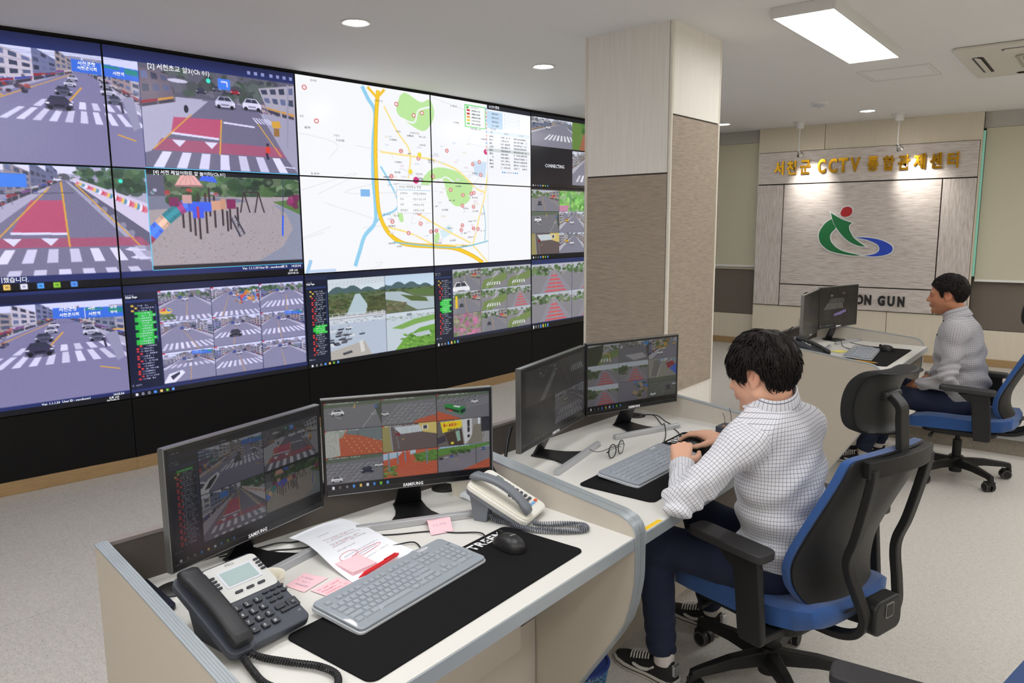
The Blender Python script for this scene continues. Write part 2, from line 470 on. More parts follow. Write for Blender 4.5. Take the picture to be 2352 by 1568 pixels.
wb = MB()
for nm, (poly, c, rnd) in EMB.items():
    q = [(x+2.18, z-1.235) for x, z in poly]; q = subdiv_closed(q, rnd)
    MB().prism(q, -.016, -.009, axis='Y').build(nm, mat('emblem_'+nm, c, .4), em)
    wb.prism(outline(q, .013), -.009-.0004*len(nm), .0, axis='Y')
wb.build('white_backing', mat('emblem_white', (226, 226, 226), .5), em)

# ---- lettering on the wall
def wall_matrix(x, z, y, sx=1.0):
    return Matrix(((sx, 0, 0, x), (0, 0, -1, y), (0, 1, 0, z), (0, 0, 0, 1)))
def fit_letter(ch, x0, x1, z0, z1, y, m, parent, depth, bold):
    me = text_mesh(ch, 1.0, bold=bold, extrude=.05)
    co = np.zeros(len(me.vertices)*3, np.float32); me.vertices.foreach_get('co', co); co = co.reshape(-1, 3)
    lo = co.min(0); hi = co.max(0)
    co = (co-lo)/(hi-lo)
    out = np.c_[x0+co[:, 0]*(x1-x0), y-depth*co[:, 2], z0+co[:, 1]*(z1-z0)].astype(np.float32)
    me.vertices.foreach_set('co', out.ravel()); me.update()
    return link('letter', me, m, parent)
sg = empty('gold_lettering', (-2.18, YP, 2.11), label='raised gold lettering along the top of the wood panel', cat='lettering')
for ch, x0, x1 in (('서', -3.091, -2.981), ('천', -2.949, -2.842), ('군', -2.802, -2.689), ('C', -2.611, -2.528), ('C', -2.498, -2.407), ('T', -2.394, -2.298), ('V', -2.275, -2.177),
                   ('통', -2.103, -1.995), ('합', -1.951, -1.843), ('관', -1.809, -1.698), ('제', -1.664, -1.554), ('센', -1.515, -1.406), ('터', -1.358, -1.261)):
    fit_letter(ch, x0+2.18, x1+2.18, .014, .168, 0, M_gold, sg, .022, .034)
gn = empty('black_lettering', (-2.18, YP, .70), label='raised black lettering low on the wood panel, partly behind the far monitors', cat='lettering')
M_bl = mat('black_letter', (32, 32, 34), .45)
for ch, x0, x1 in (('S', -2.694, -2.615), ('E', -2.595, -2.533), ('O', -2.516, -2.437), ('C', -2.42, -2.343), ('H', -2.325, -2.256), ('E', -2.236, -2.155), ('O', -2.141, -2.062), ('N', -2.05, -1.981), ('G', -1.916, -1.845), ('U', -1.821, -1.751), ('N', -1.723, -1.657)):
    fit_letter(ch, x0+2.18, x1+2.18, .008, .117, 0, M_bl, gn, .012, .05)

# ================================================================ ceiling fittings
M_led = mat('lit_diffuser', (255, 255, 255), .5, emit=(253, 254, 255), estr=PANEL_E)
M_dl = mat('lit_downlight', (255, 255, 255), .5, emit=(255, 251, 244), estr=DOWN_E)
M_fix = mat('white_metal', (225, 225, 223), .4)
M_led2 = mat('lit_diffuser_soft', (255, 255, 255), .5, emit=(255, 254, 250), estr=PANEL_E*.6)
def led_panel(x, y, label, w=.31, l=1.42, m=None):
    e = empty('ceiling_panel_light', (x, y, ZC-.05), label=label, cat='ceiling light', group='ceiling panel lights')
    mb = MB()
    for sx in (-1, 1): mb.box((sx*(w/2-.006), 0, .024), (.012, l, .052))
    for sy in (-1, 1): mb.box((0, sy*(l/2-.006), .024), (w-.024, .012, .052))
    mb.box((0, 0, .045), (w-.02, l-.02, .01))
    mb.build('frame', M_fix, e, bevel=.002)
    MB().box((0, 0, .006), (w-.024, l-.024, .008)).build('diffuser', m or M_led, e)
    return e
led_panel(-1.272, 4.625, 'long lit rectangular panel light on the ceiling right of the pillar', m=M_led2)
lp = led_panel(-1.272, 1.3, 'rectangular panel light added on the ceiling, unseen outside the picture')  # this panel and its copies below are unseen, added to brighten the room
for x, y in ((-1.272, -1.2), (-.35, -1.2), (.55, -1.2), (.55, 1.3), (.55, 4.625), (.62, 7.4), (1.6, -1.2), (1.6, 1.3), (1.6, 4.625), (1.6, 7.4), (2.3, 6.0), (-2.45, .75)):
    dup(lp, (x, y, ZC-.05), label='rectangular panel light added on the ceiling, unseen outside the picture')
dup(lp, (-3.25, 6.55, ZC-.05), label='rectangular panel light added on the ceiling, unseen behind the pillar')  # added fill for the far left and its ceiling, screened by the pillar
def downlight(x, y, label):
    e = empty('downlight', (x, y, ZC), label=label, cat='ceiling light', group='round downlights')
    MB().lathe([(.078, 0), (.078, -.004), (.072, -.007), (.062, -.004), (.060, .001), (.060, 0)], 32).build('trim_ring', M_fix, e, smooth=40)
    MB().lathe([(.0605, -.0045), (.001, -.0045), (.001, -.002), (.0605, -.002)], 32).build('lamp', M_dl, e)
    return e
d0 = downlight(-3.2, 2.791, 'round lit downlight above the left part of the video wall')
dup(d0, (-3.108, 4.337, ZC), label='round lit downlight just left of the pillar top')
dup(d0, (-3.409, 8.094, ZC), label='round lit downlight half hidden behind the right edge of the pillar')
dup(d0, (-1.949, 8.047, ZC), label='round lit downlight in front of the sign wall between two spot lamps')
for x, y in ((-3.25, 1.2),):  # one extra downlight, never in view
    dup(d0, (x, y, ZC), label='extra unseen round downlight over the video wall, out of the picture')
sd = empty('smoke_detector', (-2.159, 7.232, ZC), label='small round white smoke detector on the ceiling', cat='smoke detector')
MB().lathe([(.072, 0), (.072, -.012), (.062, -.016)], 28).build('base', M_white, sd, smooth=40)
MB().lathe([(.055, -.016), (.052, -.03), (.03, -.036), (.012, -.038), (.010, -.044), (.002, -.045)], 28).build('sensor_cap', mat('detector_grey', (205, 205, 214), .4), sd, smooth=40)
M_chrome = mat('chrome', (215, 215, 215), .12, 1.0)
def spot(x, y, label, xt):
    e = empty('spot_lamp', (x, y, ZC), label=label, cat='spot lamp', group='spot lamps over the sign')
    mb = MB(); mb.lathe([(.055, 0), (.055, -.012), (.042, -.014), (.042, -.06), (.036, -.072), (.010, -.075)], 24); mb.box((0, 0, -.006), (.15, .03, .010))
    mb.build('canopy', M_white, e, smooth=40)
    MB().cyl((0, 0, -.07), (0, 0, -.30), .006, n=10).build('stem', M_white, e, smooth=60)
    hd = Vector((xt-x, YP-y, -.35)).normalized()
    h0 = Vector((0, 0, -.305)); mb = MB(); mb.cyl((0, 0, -.29), h0, .009, n=12); mb.cyl(h0, h0+hd*.028, .012, .018, n=20); mb.cyl(h0+hd*.028, h0+hd*.055, .026, .036, n=24)
    mb.build('lamp_head', M_chrome, e, smooth=40)
    q = hd.to_track_quat('-Z', 'Y')
    MB().cyl(h0+hd*.0545, h0+hd*.056, .031, n=20).build('bulb', M_dl, e)
    ld = bpy.data.lights.new('spot_beam', 'SPOT'); ld.energy = SPOT_W; ld.spot_size = rad(72); ld.spot_blend = .8; ld.shadow_soft_size = .02; ld.color = (1, .96, .9)
    lo = bpy.data.objects.new('spot_beam', ld); COL.objects.link(lo); lo.parent = e
    lo.location = h0+hd*.06; lo.rotation_euler = q.to_euler()
spot(-2.704, 8.432, 'white-stemmed spot lamp aimed at the left half of the gold lettering', -2.67)
spot(-1.749, 8.454, 'white-stemmed spot lamp aimed at the right half of the gold lettering', -1.60)

# ---- ceiling air conditioner and hatch
ac = empty('ceiling_air_conditioner', (-.315, 6.08, ZC), label='square white ceiling air conditioner cassette near the upper right corner', cat='air conditioner')
M_ac = mat('ac_white', (216, 212, 202), .45); M_acd = mat('ac_slot', (58, 56, 52), .6)
MB().prism(rrect(1.12, 1.12, .03), -.028, 0).build('panel', M_ac, ac, bevel=.012, seg=3)
mb = MB()
for k in range(4):
    R4 = Matrix.Rotation(k*math.pi/2, 4, 'Z')
    mb.prism(rrect(.62, .065, .03, cx=0, cy=.455), -.0295, -.0270, M=R4)
mb.build('slot', M_acd, ac)
for k in range(4):
    R4 = Matrix.Rotation(k*math.pi/2, 4, 'Z') @ Matrix.Translation((0, .455, -.034)) @ Matrix.Rotation(.35, 4, 'X')
    MB().prism(rrect(.60, .04, .018), -.003, .003, M=R4).build('louvre', M_ac, ac, bevel=.002)
mb = MB(); mb.prism(rrect(.52, .52, .06), -.036, -.027)
mb.build('intake', mat('ac_intake', (176, 172, 160), .6), ac, bevel=.004)
mb = MB()
for i in range(22):
    mb.box((-.23+i*.0219, 0, -.038), (.007, .46, .005))
for i in range(5):
    mb.box((0, -.23+i*.115, -.0385), (.46, .006, .005))
mb.build('grille', M_ac, ac)
hx, hy, hw, hl = -1.30, 6.18, .46, .48
mb = MB()
for r, t in ((1.0, .006), (.9, .004)):
    for sx in (-1, 1): mb.box((sx*hw/2*r, 0, -.0015), (t, hl*r, .003))
    for sy in (-1, 1): mb.box((0, sy*hl/2*r, -.0015), (hw*r, t, .003))
hh = empty('ceiling_hatch', (hx, hy, ZC), label='square flush access hatch in the ceiling', cat='hatch')
mb.build('frame', mat('hatch_grey', (214, 213, 211), .7), hh)
MB().box((0, 0, -.001), (hw*.98, hl*.98, .001)).build('panel', M_ceil, hh)
# ================================================================ what the screens show
RN = np.random.default_rng(7)
class Cv:
    """a little painter: colours are display values 0..255 on a pixel array, coordinates 0..1 inside the view"""
    def __init__(s, a): s.a = a; s.h, s.w = a.shape[:2]
    def sub(s, x0, y0, x1, y1):
        X0_, X1_ = int(round(x0*s.w)), int(round(x1*s.w)); Y0_, Y1_ = int(round(y0*s.h)), int(round(y1*s.h))
        return Cv(s.a[max(0, Y0_):max(Y1_, 1), max(0, X0_):max(X1_, 1)])
    def fill(s, c): s.a[:] = c; return s
    def poly(s, pts, c, al=1.0, nz=0.0):
        P = np.array(pts, float)*[s.w, s.h]
        x0, y0 = np.floor(P.min(0)).astype(int); x1, y1 = np.ceil(P.max(0)).astype(int)+1
        x0, y0, x1, y1 = max(x0, 0), max(y0, 0), min(x1, s.w), min(y1, s.h)
        if x1 <= x0 or y1 <= y0: return s
        X = np.arange(x0, x1)+.5; Y = (np.arange(y0, y1)+.5)[:, None]
        M = np.zeros((y1-y0, x1-x0), bool)
        for (ax, ay), (bx, by) in zip(P, np.roll(P, -1, 0)):
            if ay == by: continue
            M ^= ((ay > Y) != (by > Y)) & (X < (bx-ax)*(Y-ay)/(by-ay)+ax)
        v = s.a[y0:y1, x0:x1]; c = np.array(c, float)
        if nz:
            t = c+RN.normal(0, nz, (y1-y0, x1-x0, 1))
            v[M] = v[M]*(1-al)+t[M]*al
        else: v[M] = v[M]*(1-al)+c*al
        return s
    def rect(s, x0, y0, x1, y1, c, al=1.0, nz=0.0): return s.poly([(x0, y0), (x1, y0), (x1, y1), (x0, y1)], c, al, nz)
    def line(s, pts, w, c, al=1.0):
        asp = s.w/s.h
        for (ax, ay), (bx, by) in zip(pts, pts[1:]):
            dx, dy = (bx-ax)*asp, by-ay; L = math.hypot(dx, dy) or 1
            nx, ny = -dy/L*w/2/asp, dx/L*w/2
            s.poly([(ax+nx, ay+ny), (bx+nx, by+ny), (bx-nx, by-ny), (ax-nx, ay-ny)], c, al)
        return s
    def ell(s, x, y, rx, ry, c, al=1.0, n=20):
        return s.poly([(x+rx*math.cos(2*math.pi*i/n), y+ry*math.sin(2*math.pi*i/n)) for i in range(n)], c, al)
    def blobs(s, x0, y0, x1, y1, cols, n, r0, r1, asp=1.6):
        for i in range(n):
            r = RN.uniform(r0, r1); s.ell(RN.uniform(x0, x1), RN.uniform(y0, y1), r, r*asp*RN.uniform(.5, 1), np.array(cols[RN.integers(len(cols))])*RN.uniform(.75, 1.15), .8, 9)
        return s
    def grad(s, y0, y1, c0, c1):
        a, b = int(y0*s.h), int(y1*s.h); t = np.linspace(0, 1, max(b-a, 1))[:, None, None]
        s.a[a:b] = np.array(c0)*(1-t)+np.array(c1)*t; return s
    def speck(s, amt):
        s.a += RN.normal(0, amt, (s.h, s.w, 1)); return s
    def smear(s, x, y, w, h, c, al=.9):
        """a row of tiny unreadable characters"""
        k = max(2, int(w*s.w/(h*s.h*1.0)))
        for i in range(k):
            if RN.random() < .12: continue
            xx = x+w*i/k; ww = w/k*.8
            s.rect(xx, y+h*RN.uniform(0, .3), xx+ww*.35, y+h, c, al*RN.uniform(.5, 1)); s.rect(xx, y+h*RN.uniform(.2, .6), xx+ww, y+h*RN.uniform(.6, .9), c, al*RN.uniform(.4, .9))
            if RN.random() < .5: s.rect(xx+ww*.65, y, xx+ww, y+h, c, al*.6)
        return s

ASPH = (128, 127, 142); WALK = (176, 175, 184); WHT = (226, 226, 236); YEL = (222, 168, 62); REDP = (186, 84, 102); GRN = (74, 110, 62)
def lerp(a, b, t): return (a[0]+(b[0]-a[0])*t, a[1]+(b[1]-a[1])*t)
def car(F, x, y, w, c, kind=0):
    h = w*F.w/F.h*.62; c = np.array(c, float)
    F.ell(x, y+h*.40, w*.56, h*.16, (60, 60, 70), .6)
    F.poly([(x-w*.5, y-h*.02), (x-w*.42, y-h*.14), (x-w*.30, y-h*.42), (x+w*.22, y-h*.44), (x+w*.40, y-h*.14), (x+w*.5, y), (x+w*.5, y+h*.30), (x+w*.42, y+h*.38), (x-w*.44, y+h*.38), (x-w*.5, y+h*.28)], c)
    F.poly([(x-w*.37, y-h*.12), (x-w*.27, y-h*.38), (x+w*.19, y-h*.40), (x+w*.33, y-h*.12)], (52, 56, 66))
    F.line([(x-w*.03, y-h*.4), (x-w*.02, y-h*.1)], .012*w*8*.3, c)
    F.rect(x-w*.49, y+h*.02, x-w*.36, y+h*.12, (238, 238, 240)); F.rect(x+w*.36, y+h*.02, x+w*.49, y+h*.12, (238, 238, 240) if kind == 0 else (190, 40, 40))
    F.rect(x-w*.2, y+h*.14, x+w*.2, y+h*.26, c*.6)
    for sx in (-.33, .33): F.ell(x+w*sx, y+h*.36, w*.10, h*.15, (28, 28, 32))
def facade(F, pts, c, rows=4, cols=6, win=(70, 78, 96), nz=6):
    """a building side, pts = top-left, top-right, bottom-right, bottom-left, with windows and a shop band"""
    a, b, d, e = pts; c = np.array(c, float)
    F.poly(pts, c, nz=nz)
    def at(u, v): return lerp(lerp(a, b, u), lerp(e, d, u), v)
    for i in range(rows):
        for j in range(cols):
            u0, u1 = (j+.18)/cols, (j+.82)/cols; v0, v1 = (i+.2)/(rows+1), (i+.75)/(rows+1)
            F.poly([at(u0, v0), at(u1, v0), at(u1, v1), at(u0, v1)], np.array(win)*RN.uniform(.7, 1.5))
    k = max(2, cols//2)
    for j in range(k):
        q = [(150, 40, 50), (60, 70, 150), (200, 196, 190), (70, 130, 90), (206, 150, 60), (120, 70, 130)][RN.integers(6)]
        F.poly([at(j/k, .80), at((j+.95)/k, .80), at((j+.95)/k, .87), at(j/k, .87)], q)
        F.poly([at(j/k+.02, .88), at((j+.9)/k, .88), at((j+.9)/k, 1), at(j/k+.02, 1)], (66, 62, 70))
def zebra(F, x0, x1, y0, y1, n, vp, c=WHT, fill=.5):
    """crosswalk stripes between two heights, each running towards the vanishing point"""
    for i in range(n):
        a = x0+(x1-x0)*i/n; b = a+(x1-x0)/n*fill
        t = lambda x: x+(vp[0]-x)*(y1-y0)/(y1-vp[1]+1e-6)
        F.poly([(a, y1), (b, y1), (t(b), y0), (t(a), y0)], np.array(c)*RN.uniform(.9, 1.02))
def street(F, vp=(.6, .16), rl=-.3, rr=1.3, road=ASPH, sky=(214, 220, 236), lb=1, rb=1, zeb=None, red=None, centre=None, edges=None, cars=(), trees=0, sign=None, walk=.28, seed=None):
    hz = vp[1]
    F.fill(sky); F.grad(0, hz+.05, sky, np.array(sky)*.98)
    for k in range(9):   # far skyline
        x = RN.uniform(0, 1); F.rect(x, hz-RN.uniform(.03, .12), x+RN.uniform(.04, .12), hz+.05, np.array((168, 166, 178))*RN.uniform(.7, 1.15))
    F.poly([(0, hz+.02), (1, hz+.02), (1, 1), (0, 1)], WALK, nz=4)
    F.blobs(0, hz-.05, 1, hz+.06, [(96, 104, 100), (120, 118, 124), (80, 88, 82)], 26, .01, .035)
    F.poly([(vp[0]-.02, hz), (vp[0]+.02, hz), (rr, 1), (rl, 1)], road, nz=3)
    wl_, wr = rl-walk, rr+walk
    def edge(xb, t): return (vp[0]+(xb-vp[0])*t, hz+(1-hz)*t)
    if lb:
        ts = [.03, .08, .15, .26, .42, .7, 1.1]
        for t0, t1 in zip(ts, ts[1:]):
            p0, p1 = edge(wl_, t0), edge(wl_, t1); h0, h1 = .55*t0*lb+.10*lb*.6, .55*t1*lb+.14*lb
            facade(F, [(p1[0], p1[1]-h1*1.5), (p0[0], p0[1]-h0*1.5), p0, p1], np.array([(168, 160, 160), (190, 184, 182), (140, 140, 156), (176, 164, 150), (120, 126, 150)][RN.integers(5)])*RN.uniform(.85, 1.1), 3, 3)
    if rb:
        ts = [.03, .08, .15, .26, .42, .7, 1.1]
        for t0, t1 in zip(ts, ts[1:]):
            p0, p1 = edge(wr, t0), edge(wr, t1); h0, h1 = .5*t0*rb+.08*rb, .5*t1*rb+.12*rb
            facade(F, [(p0[0], p0[1]-h0*1.4), (p1[0], p1[1]-h1*1.4), p1, p0], np.array([(160, 156, 156), (184, 180, 176), (132, 140, 150), (170, 150, 140)][RN.integers(4)])*RN.uniform(.85, 1.1), 3, 3)
    for k in range(90 if lb or rb else 0):   # shop signs, awnings, parked bikes, people along both sides
        t = RN.uniform(.05, .8)**1.4; left = RN.random() < .55
        if (left and not lb) or (not left and not rb): continue
        p = edge((wl_ if left else wr)+RN.uniform(-.02, .10)*(1 if left else -1), t); s = .02+.10*t
        y = p[1]-RN.uniform(0, 1.6)*s; w_ = s*RN.uniform(.15, .8); h_ = s*RN.uniform(.15, .5)
        F.rect(p[0]-w_/2, y-h_, p[0]+w_/2, y, [(46, 44, 52), (58, 60, 70), (170, 56, 60), (60, 90, 160), (206, 200, 196), (90, 52, 104), (60, 120, 110), (220, 170, 70), (84, 80, 84), (130, 126, 128)][RN.integers(10)], .85)
    for k in range(4):
        y0_ = RN.uniform(0, hz+.05); F.line([(0, y0_), (.5, y0_+RN.uniform(.0, .04)), (1, y0_-RN.uniform(-.06, .06))], .003, (96, 98, 106), .7)
    if trees:
        F.blobs(0 if trees != 2 else .55, hz-.04, 1, hz+.12, [(70, 104, 60), (92, 128, 70), (56, 84, 52)], 46, .012, .05)
    for xb, c, w in ((rl, WHT, .004),) if edges is None else edges:
        for k in range(6):
            t0, t1 = .05+k*.16, .05+(k+1)*.16; F.line([edge(xb, t0), edge(xb, t1)], .004+.012*t1, c)
    if centre is not None:
        for k in range(6):
            t0, t1 = .04+k*.16, .04+(k+1)*.16; F.line([edge(centre, t0), edge(centre, t1)], .004+.014*t1, YEL)
    if red:
        for q in red: F.poly(q, REDP, .92, nz=3)
    if zeb:
        for z in zeb: zebra(F, *z, vp)
    for k in range(5):   # poles
        t = RN.uniform(.08, .4); p = edge(wl_+.12 if k % 2 else wr-.12, t); F.line([(p[0], p[1]), (p[0], p[1]-.35*t-.12)], .006, (110, 110, 116))
    for cc in cars: car(F, *cc)
    F.speck(3.0)
def blue_sign(F, x0, y0, x1, y1, marks=True):
    F.poly([(x0, y0), (x1, y0+.03), (x1, y1+.03), (x0, y1)], (58, 112, 206))
    w = x1-x0
    F.poly([(x0+w*.44, y0+.02), (x0+w*.70, y0+.03), (x0+w*.70, y0+(y1-y0)*.45), (x0+w*.44, y0+(y1-y0)*.42)], (40, 140, 122))
    F.poly([(x0+w*.78, y0+.03), (x1-.004, y0+.04), (x1-.004, y1-.02), (x0+w*.78, y1-.03)], (40, 140, 122))
    F.line([(x0+w*.44, y0+.02), (x0+w*.44, y1+.01)], .006, WHT)
    if not marks: return
    for yy in (.22, .55): F.smear(x0+w*.04, y0+(y1-y0)*yy, w*.34, (y1-y0)*.22, WHT)
    F.smear(x0+w*.48, y0+(y1-y0)*.55, w*.24, (y1-y0)*.2, WHT)
def feed_junction(F, bright=1.0):
    street(F, vp=(.71, .15), rl=-.55, rr=1.35, road=(128, 126, 150), lb=.9, rb=.8, edges=[(-.42, YEL, .004)], walk=.30,
           zeb=[(.30, 1.06, .51, .62, 10), (.46, 1.04, .43, .495, 8)], cars=[(.66, .22, .05, (200, 200, 208)), (.645, .27, .06, (190, 190, 196)), (.61, .34, .085, (80, 82, 96)), (.82, .25, .06, (150, 152, 160)), (.83, .31, .075, (196, 198, 204)), (.86, .38, .08, (96, 100, 112))])
    F.poly([(.10, .60), (1, .62), (1, 1), (0, 1), (0, .66)], (128, 126, 150), nz=3)
    zebra(F, .30, 1.06, .51, .62, 10, (.71, .15))
    F.line([(.63, .44), (.70, .30)], .014, YEL); F.line([(.86, .70), (.96, .75)], .012, YEL); F.line([(0, .56), (.33, .42)], .012, YEL)
    facade(F, [(.0, .0), (.20, .06), (.22, .26), (0, .34)], (64, 70, 92), 3, 9, (150, 168, 204)); F.poly([(0, .28), (.14, .25), (.14, .30), (0, .34)], (96, 52, 110)); F.poly([(.15, .30), (.27, .28), (.27, .30), (.15, .33)], (40, 150, 110)); F.rect(.08, .33, .11, .42, (214, 160, 50)); F.rect(.0, .34, .06, .46, (60, 56, 70)); F.rect(.15, .33, .26, .38, (70, 70, 84)); F.blobs(.30, .30, .46, .40, [(50, 48, 60), (90, 88, 100), (150, 70, 60)], 26, .006, .016)
    car(F, .585, .45, .13, (58, 56, 74)); blue_sign(F, .66, .05, 1.0, .16, False)
    F.poly([(0, .70), (.05, .72), (.13, .80), (.16, .90), (.12, 1.0), (0, 1.0)], (232, 234, 242)); F.poly([(0, .74), (.05, .76), (.09, .84), (0, .86)], (60, 64, 84)); F.ell(.125, .925, .03, .055, (40, 40, 50)); F.ell(.125, .925, .018, .034, (160, 162, 172))
    F.rect(.0, .40, .03, .50, (180, 60, 80)); F.ell(.16, .46, .012, .03, (170, 60, 80))
    F.poly([(.90, .36), (.96, .33), (.99, .62), (.95, .66)], (150, 150, 164))
    F.line([(.89, .40), (.90, .50)], .022, (60, 56, 70))
def zone(F, blk, band, zeb, vp, cl, le, re, tri, arrows):
    """school-zone markings: red block, red band, stop line, triangles, stripes"""
    F.poly(blk, (192, 80, 104), .95, nz=3); F.poly(band, (170, 84, 104), .9, nz=3)
    F.line([blk[3], blk[2]], .022, WHT)
    for x, y in tri: F.poly([(x-.04, y-.03), (x+.045, y-.028), (x+.004, y+.04)], WHT)
    F.line(cl, .016, YEL); F.line(le, .012, YEL); F.line(re, .012, YEL)
    zebra(F, *zeb, vp, fill=.46)
    for x, y in arrows: F.line([(x-.05, y), (x+.05, y+.01)], .012, WHT); F.poly([(x-.07, y), (x-.03, y-.02), (x-.03, y+.02)], WHT)
def feed_school(F):
    street(F, vp=(.47, .16), rl=-.10, rr=1.12, road=(110, 108, 122), sky=(120, 128, 130), lb=0, rb=.6, edges=[], walk=.5)
    F.poly([(0, .0), (1, .0), (1, .26), (0, .30)], (92, 92, 98), nz=10)
    F.blobs(.12, .02, .9, .26, [(64, 82, 62), (88, 98, 86), (110, 108, 112), (58, 62, 66)], 90, .012, .05)
    facade(F, [(.0, .04), (.16, .08), (.20, .34), (0, .44)], (110, 100, 104), 2, 3); facade(F, [(.74, .10), (1, .02), (1, .42), (.80, .34)], (170, 168, 166), 2, 4)
    F.poly([(0, .42), (.30, .30), (.42, .30), (.04, .84), (0, .86)], (178, 178, 186), nz=4)
    F.poly([(.76, .36), (1, .40), (1, 1), (.90, .86)], (160, 160, 168), nz=4)
    F.poly([(.40, .30), (.72, .30), (.92, .84), (1.0, 1), (-.02, 1), (.04, .83)], (110, 108, 122), nz=3)
    zone(F, [(.18, .49), (.478, .474), (.455, .678), (.159, .651)], [(.10, .71), (.86, .72), (.92, .83), (.05, .83)], (.04, 1.0, .84, 1.0, 7), (.5, -.2), [(.478, .474), (.455, .84)], [(.29, .45), (.05, .82)], [(.72, .47), (.88, .82)], [(.20, .745), (.40, .745)], [(.93, .93)])
    F.line([(.49, .50), (.70, .52)], .018, WHT); zebra(F, .72, .86, .42, .48, 6, (.5, .1))
    car(F, .36, .20, .06, (60, 62, 76)); car(F, .51, .29, .13, (206, 206, 214)); car(F, .69, .28, .13, (220, 220, 226)); car(F, .58, .17, .06, (170, 40, 48)); car(F, .46, .16, .05, (90, 92, 100))
    F.ell(.41, .09, .014, .024, (60, 240, 190)); F.rect(.47, .05, .55, .16, (64, 128, 220)); F.line([(.53, .13), (.53, .08), (.49, .08)], .014, WHT)
    F.rect(.77, .72, .80, .79, (220, 60, 40)); F.ell(.785, .70, .010, .018, (50, 40, 44)); F.line([(.775, .79), (.785, .86)], .03, (40, 40, 60))
    F.poly([(.82, .44), (.88, .43), (.89, .50), (.83, .51)], (216, 164, 50)); F.rect(.835, .51, .875, .60, (150, 110, 50)); F.line([(.955, .02), (.93, .72)], .022, (150, 152, 160))
    F.ell(.26, .40, .014, .04, (40, 40, 50)); F.ell(.22, .13, .06, .02, (232, 232, 236), .8); F.speck(3)
def feed_zone_wall(F):
    street(F, vp=(.58, .12), rl=-.10, rr=1.05, road=(120, 118, 134), sky=(226, 228, 240), lb=.9, rb=0, edges=[], walk=.4)
    F.blobs(.62, .0, 1.0, .22, [(60, 92, 60), (84, 116, 74), (48, 72, 52)], 80, .012, .045)
    F.poly([(.62, .10), (1.0, .33), (1.0, .62), (.62, .14)], (214, 208, 214))
    for i in range(26):
        x = .64+.014*i; y = .12+(x-.62)*.62; s = .02+.10*(x-.62)
        F.poly([(x, y), (x+.02, y+s*1.1), (x-.012, y+s*1.4)], [(224, 120, 130), (236, 200, 90), (90, 150, 170), (240, 236, 236), (210, 84, 96)][i % 5])
    F.poly([(.62, .14), (1, .62), (1, .80), (.60, .14)], (98, 98, 112)); F.poly([(.60, .14), (1, .80), (1, .92), (.58, .13)], (168, 168, 178))
    for i in range(7): F.ell(.72+.045*i, .32+.075*i, .018, .03, (140, 140, 150)); 
    F.rect(.27, .08, .40, .20, (60, 130, 220)); F.poly([(.0, .33), (.30, .26), (.30, .30), (.0, .42)], (150, 150, 168))
    zone(F, [(.41, .315), (.56, .31), (.567, .62), (.302, .614)], [(.22, .66), (.95, .66), (1.0, .745), (.16, .745)], (.10, 1.05, .76, .885, 8), (.56, .05), [(.56, .13), (.575, .745)], [(.50, .20), (.22, .70)], [(.63, .16), (.94, .745)], [(.305, .69), (.48, .69)], [(.92, .78), (.95, .86)])
    zebra(F, .14, 1.0, .95, 1.0, 7, (.56, .05)); F.line([(0, .28), (.62, .24)], .006, (70, 70, 78)); car(F, .545, .12, .04, (226, 226, 232)); F.ell(.86, .12, .012, .02, (60, 240, 190)); F.speck(3)
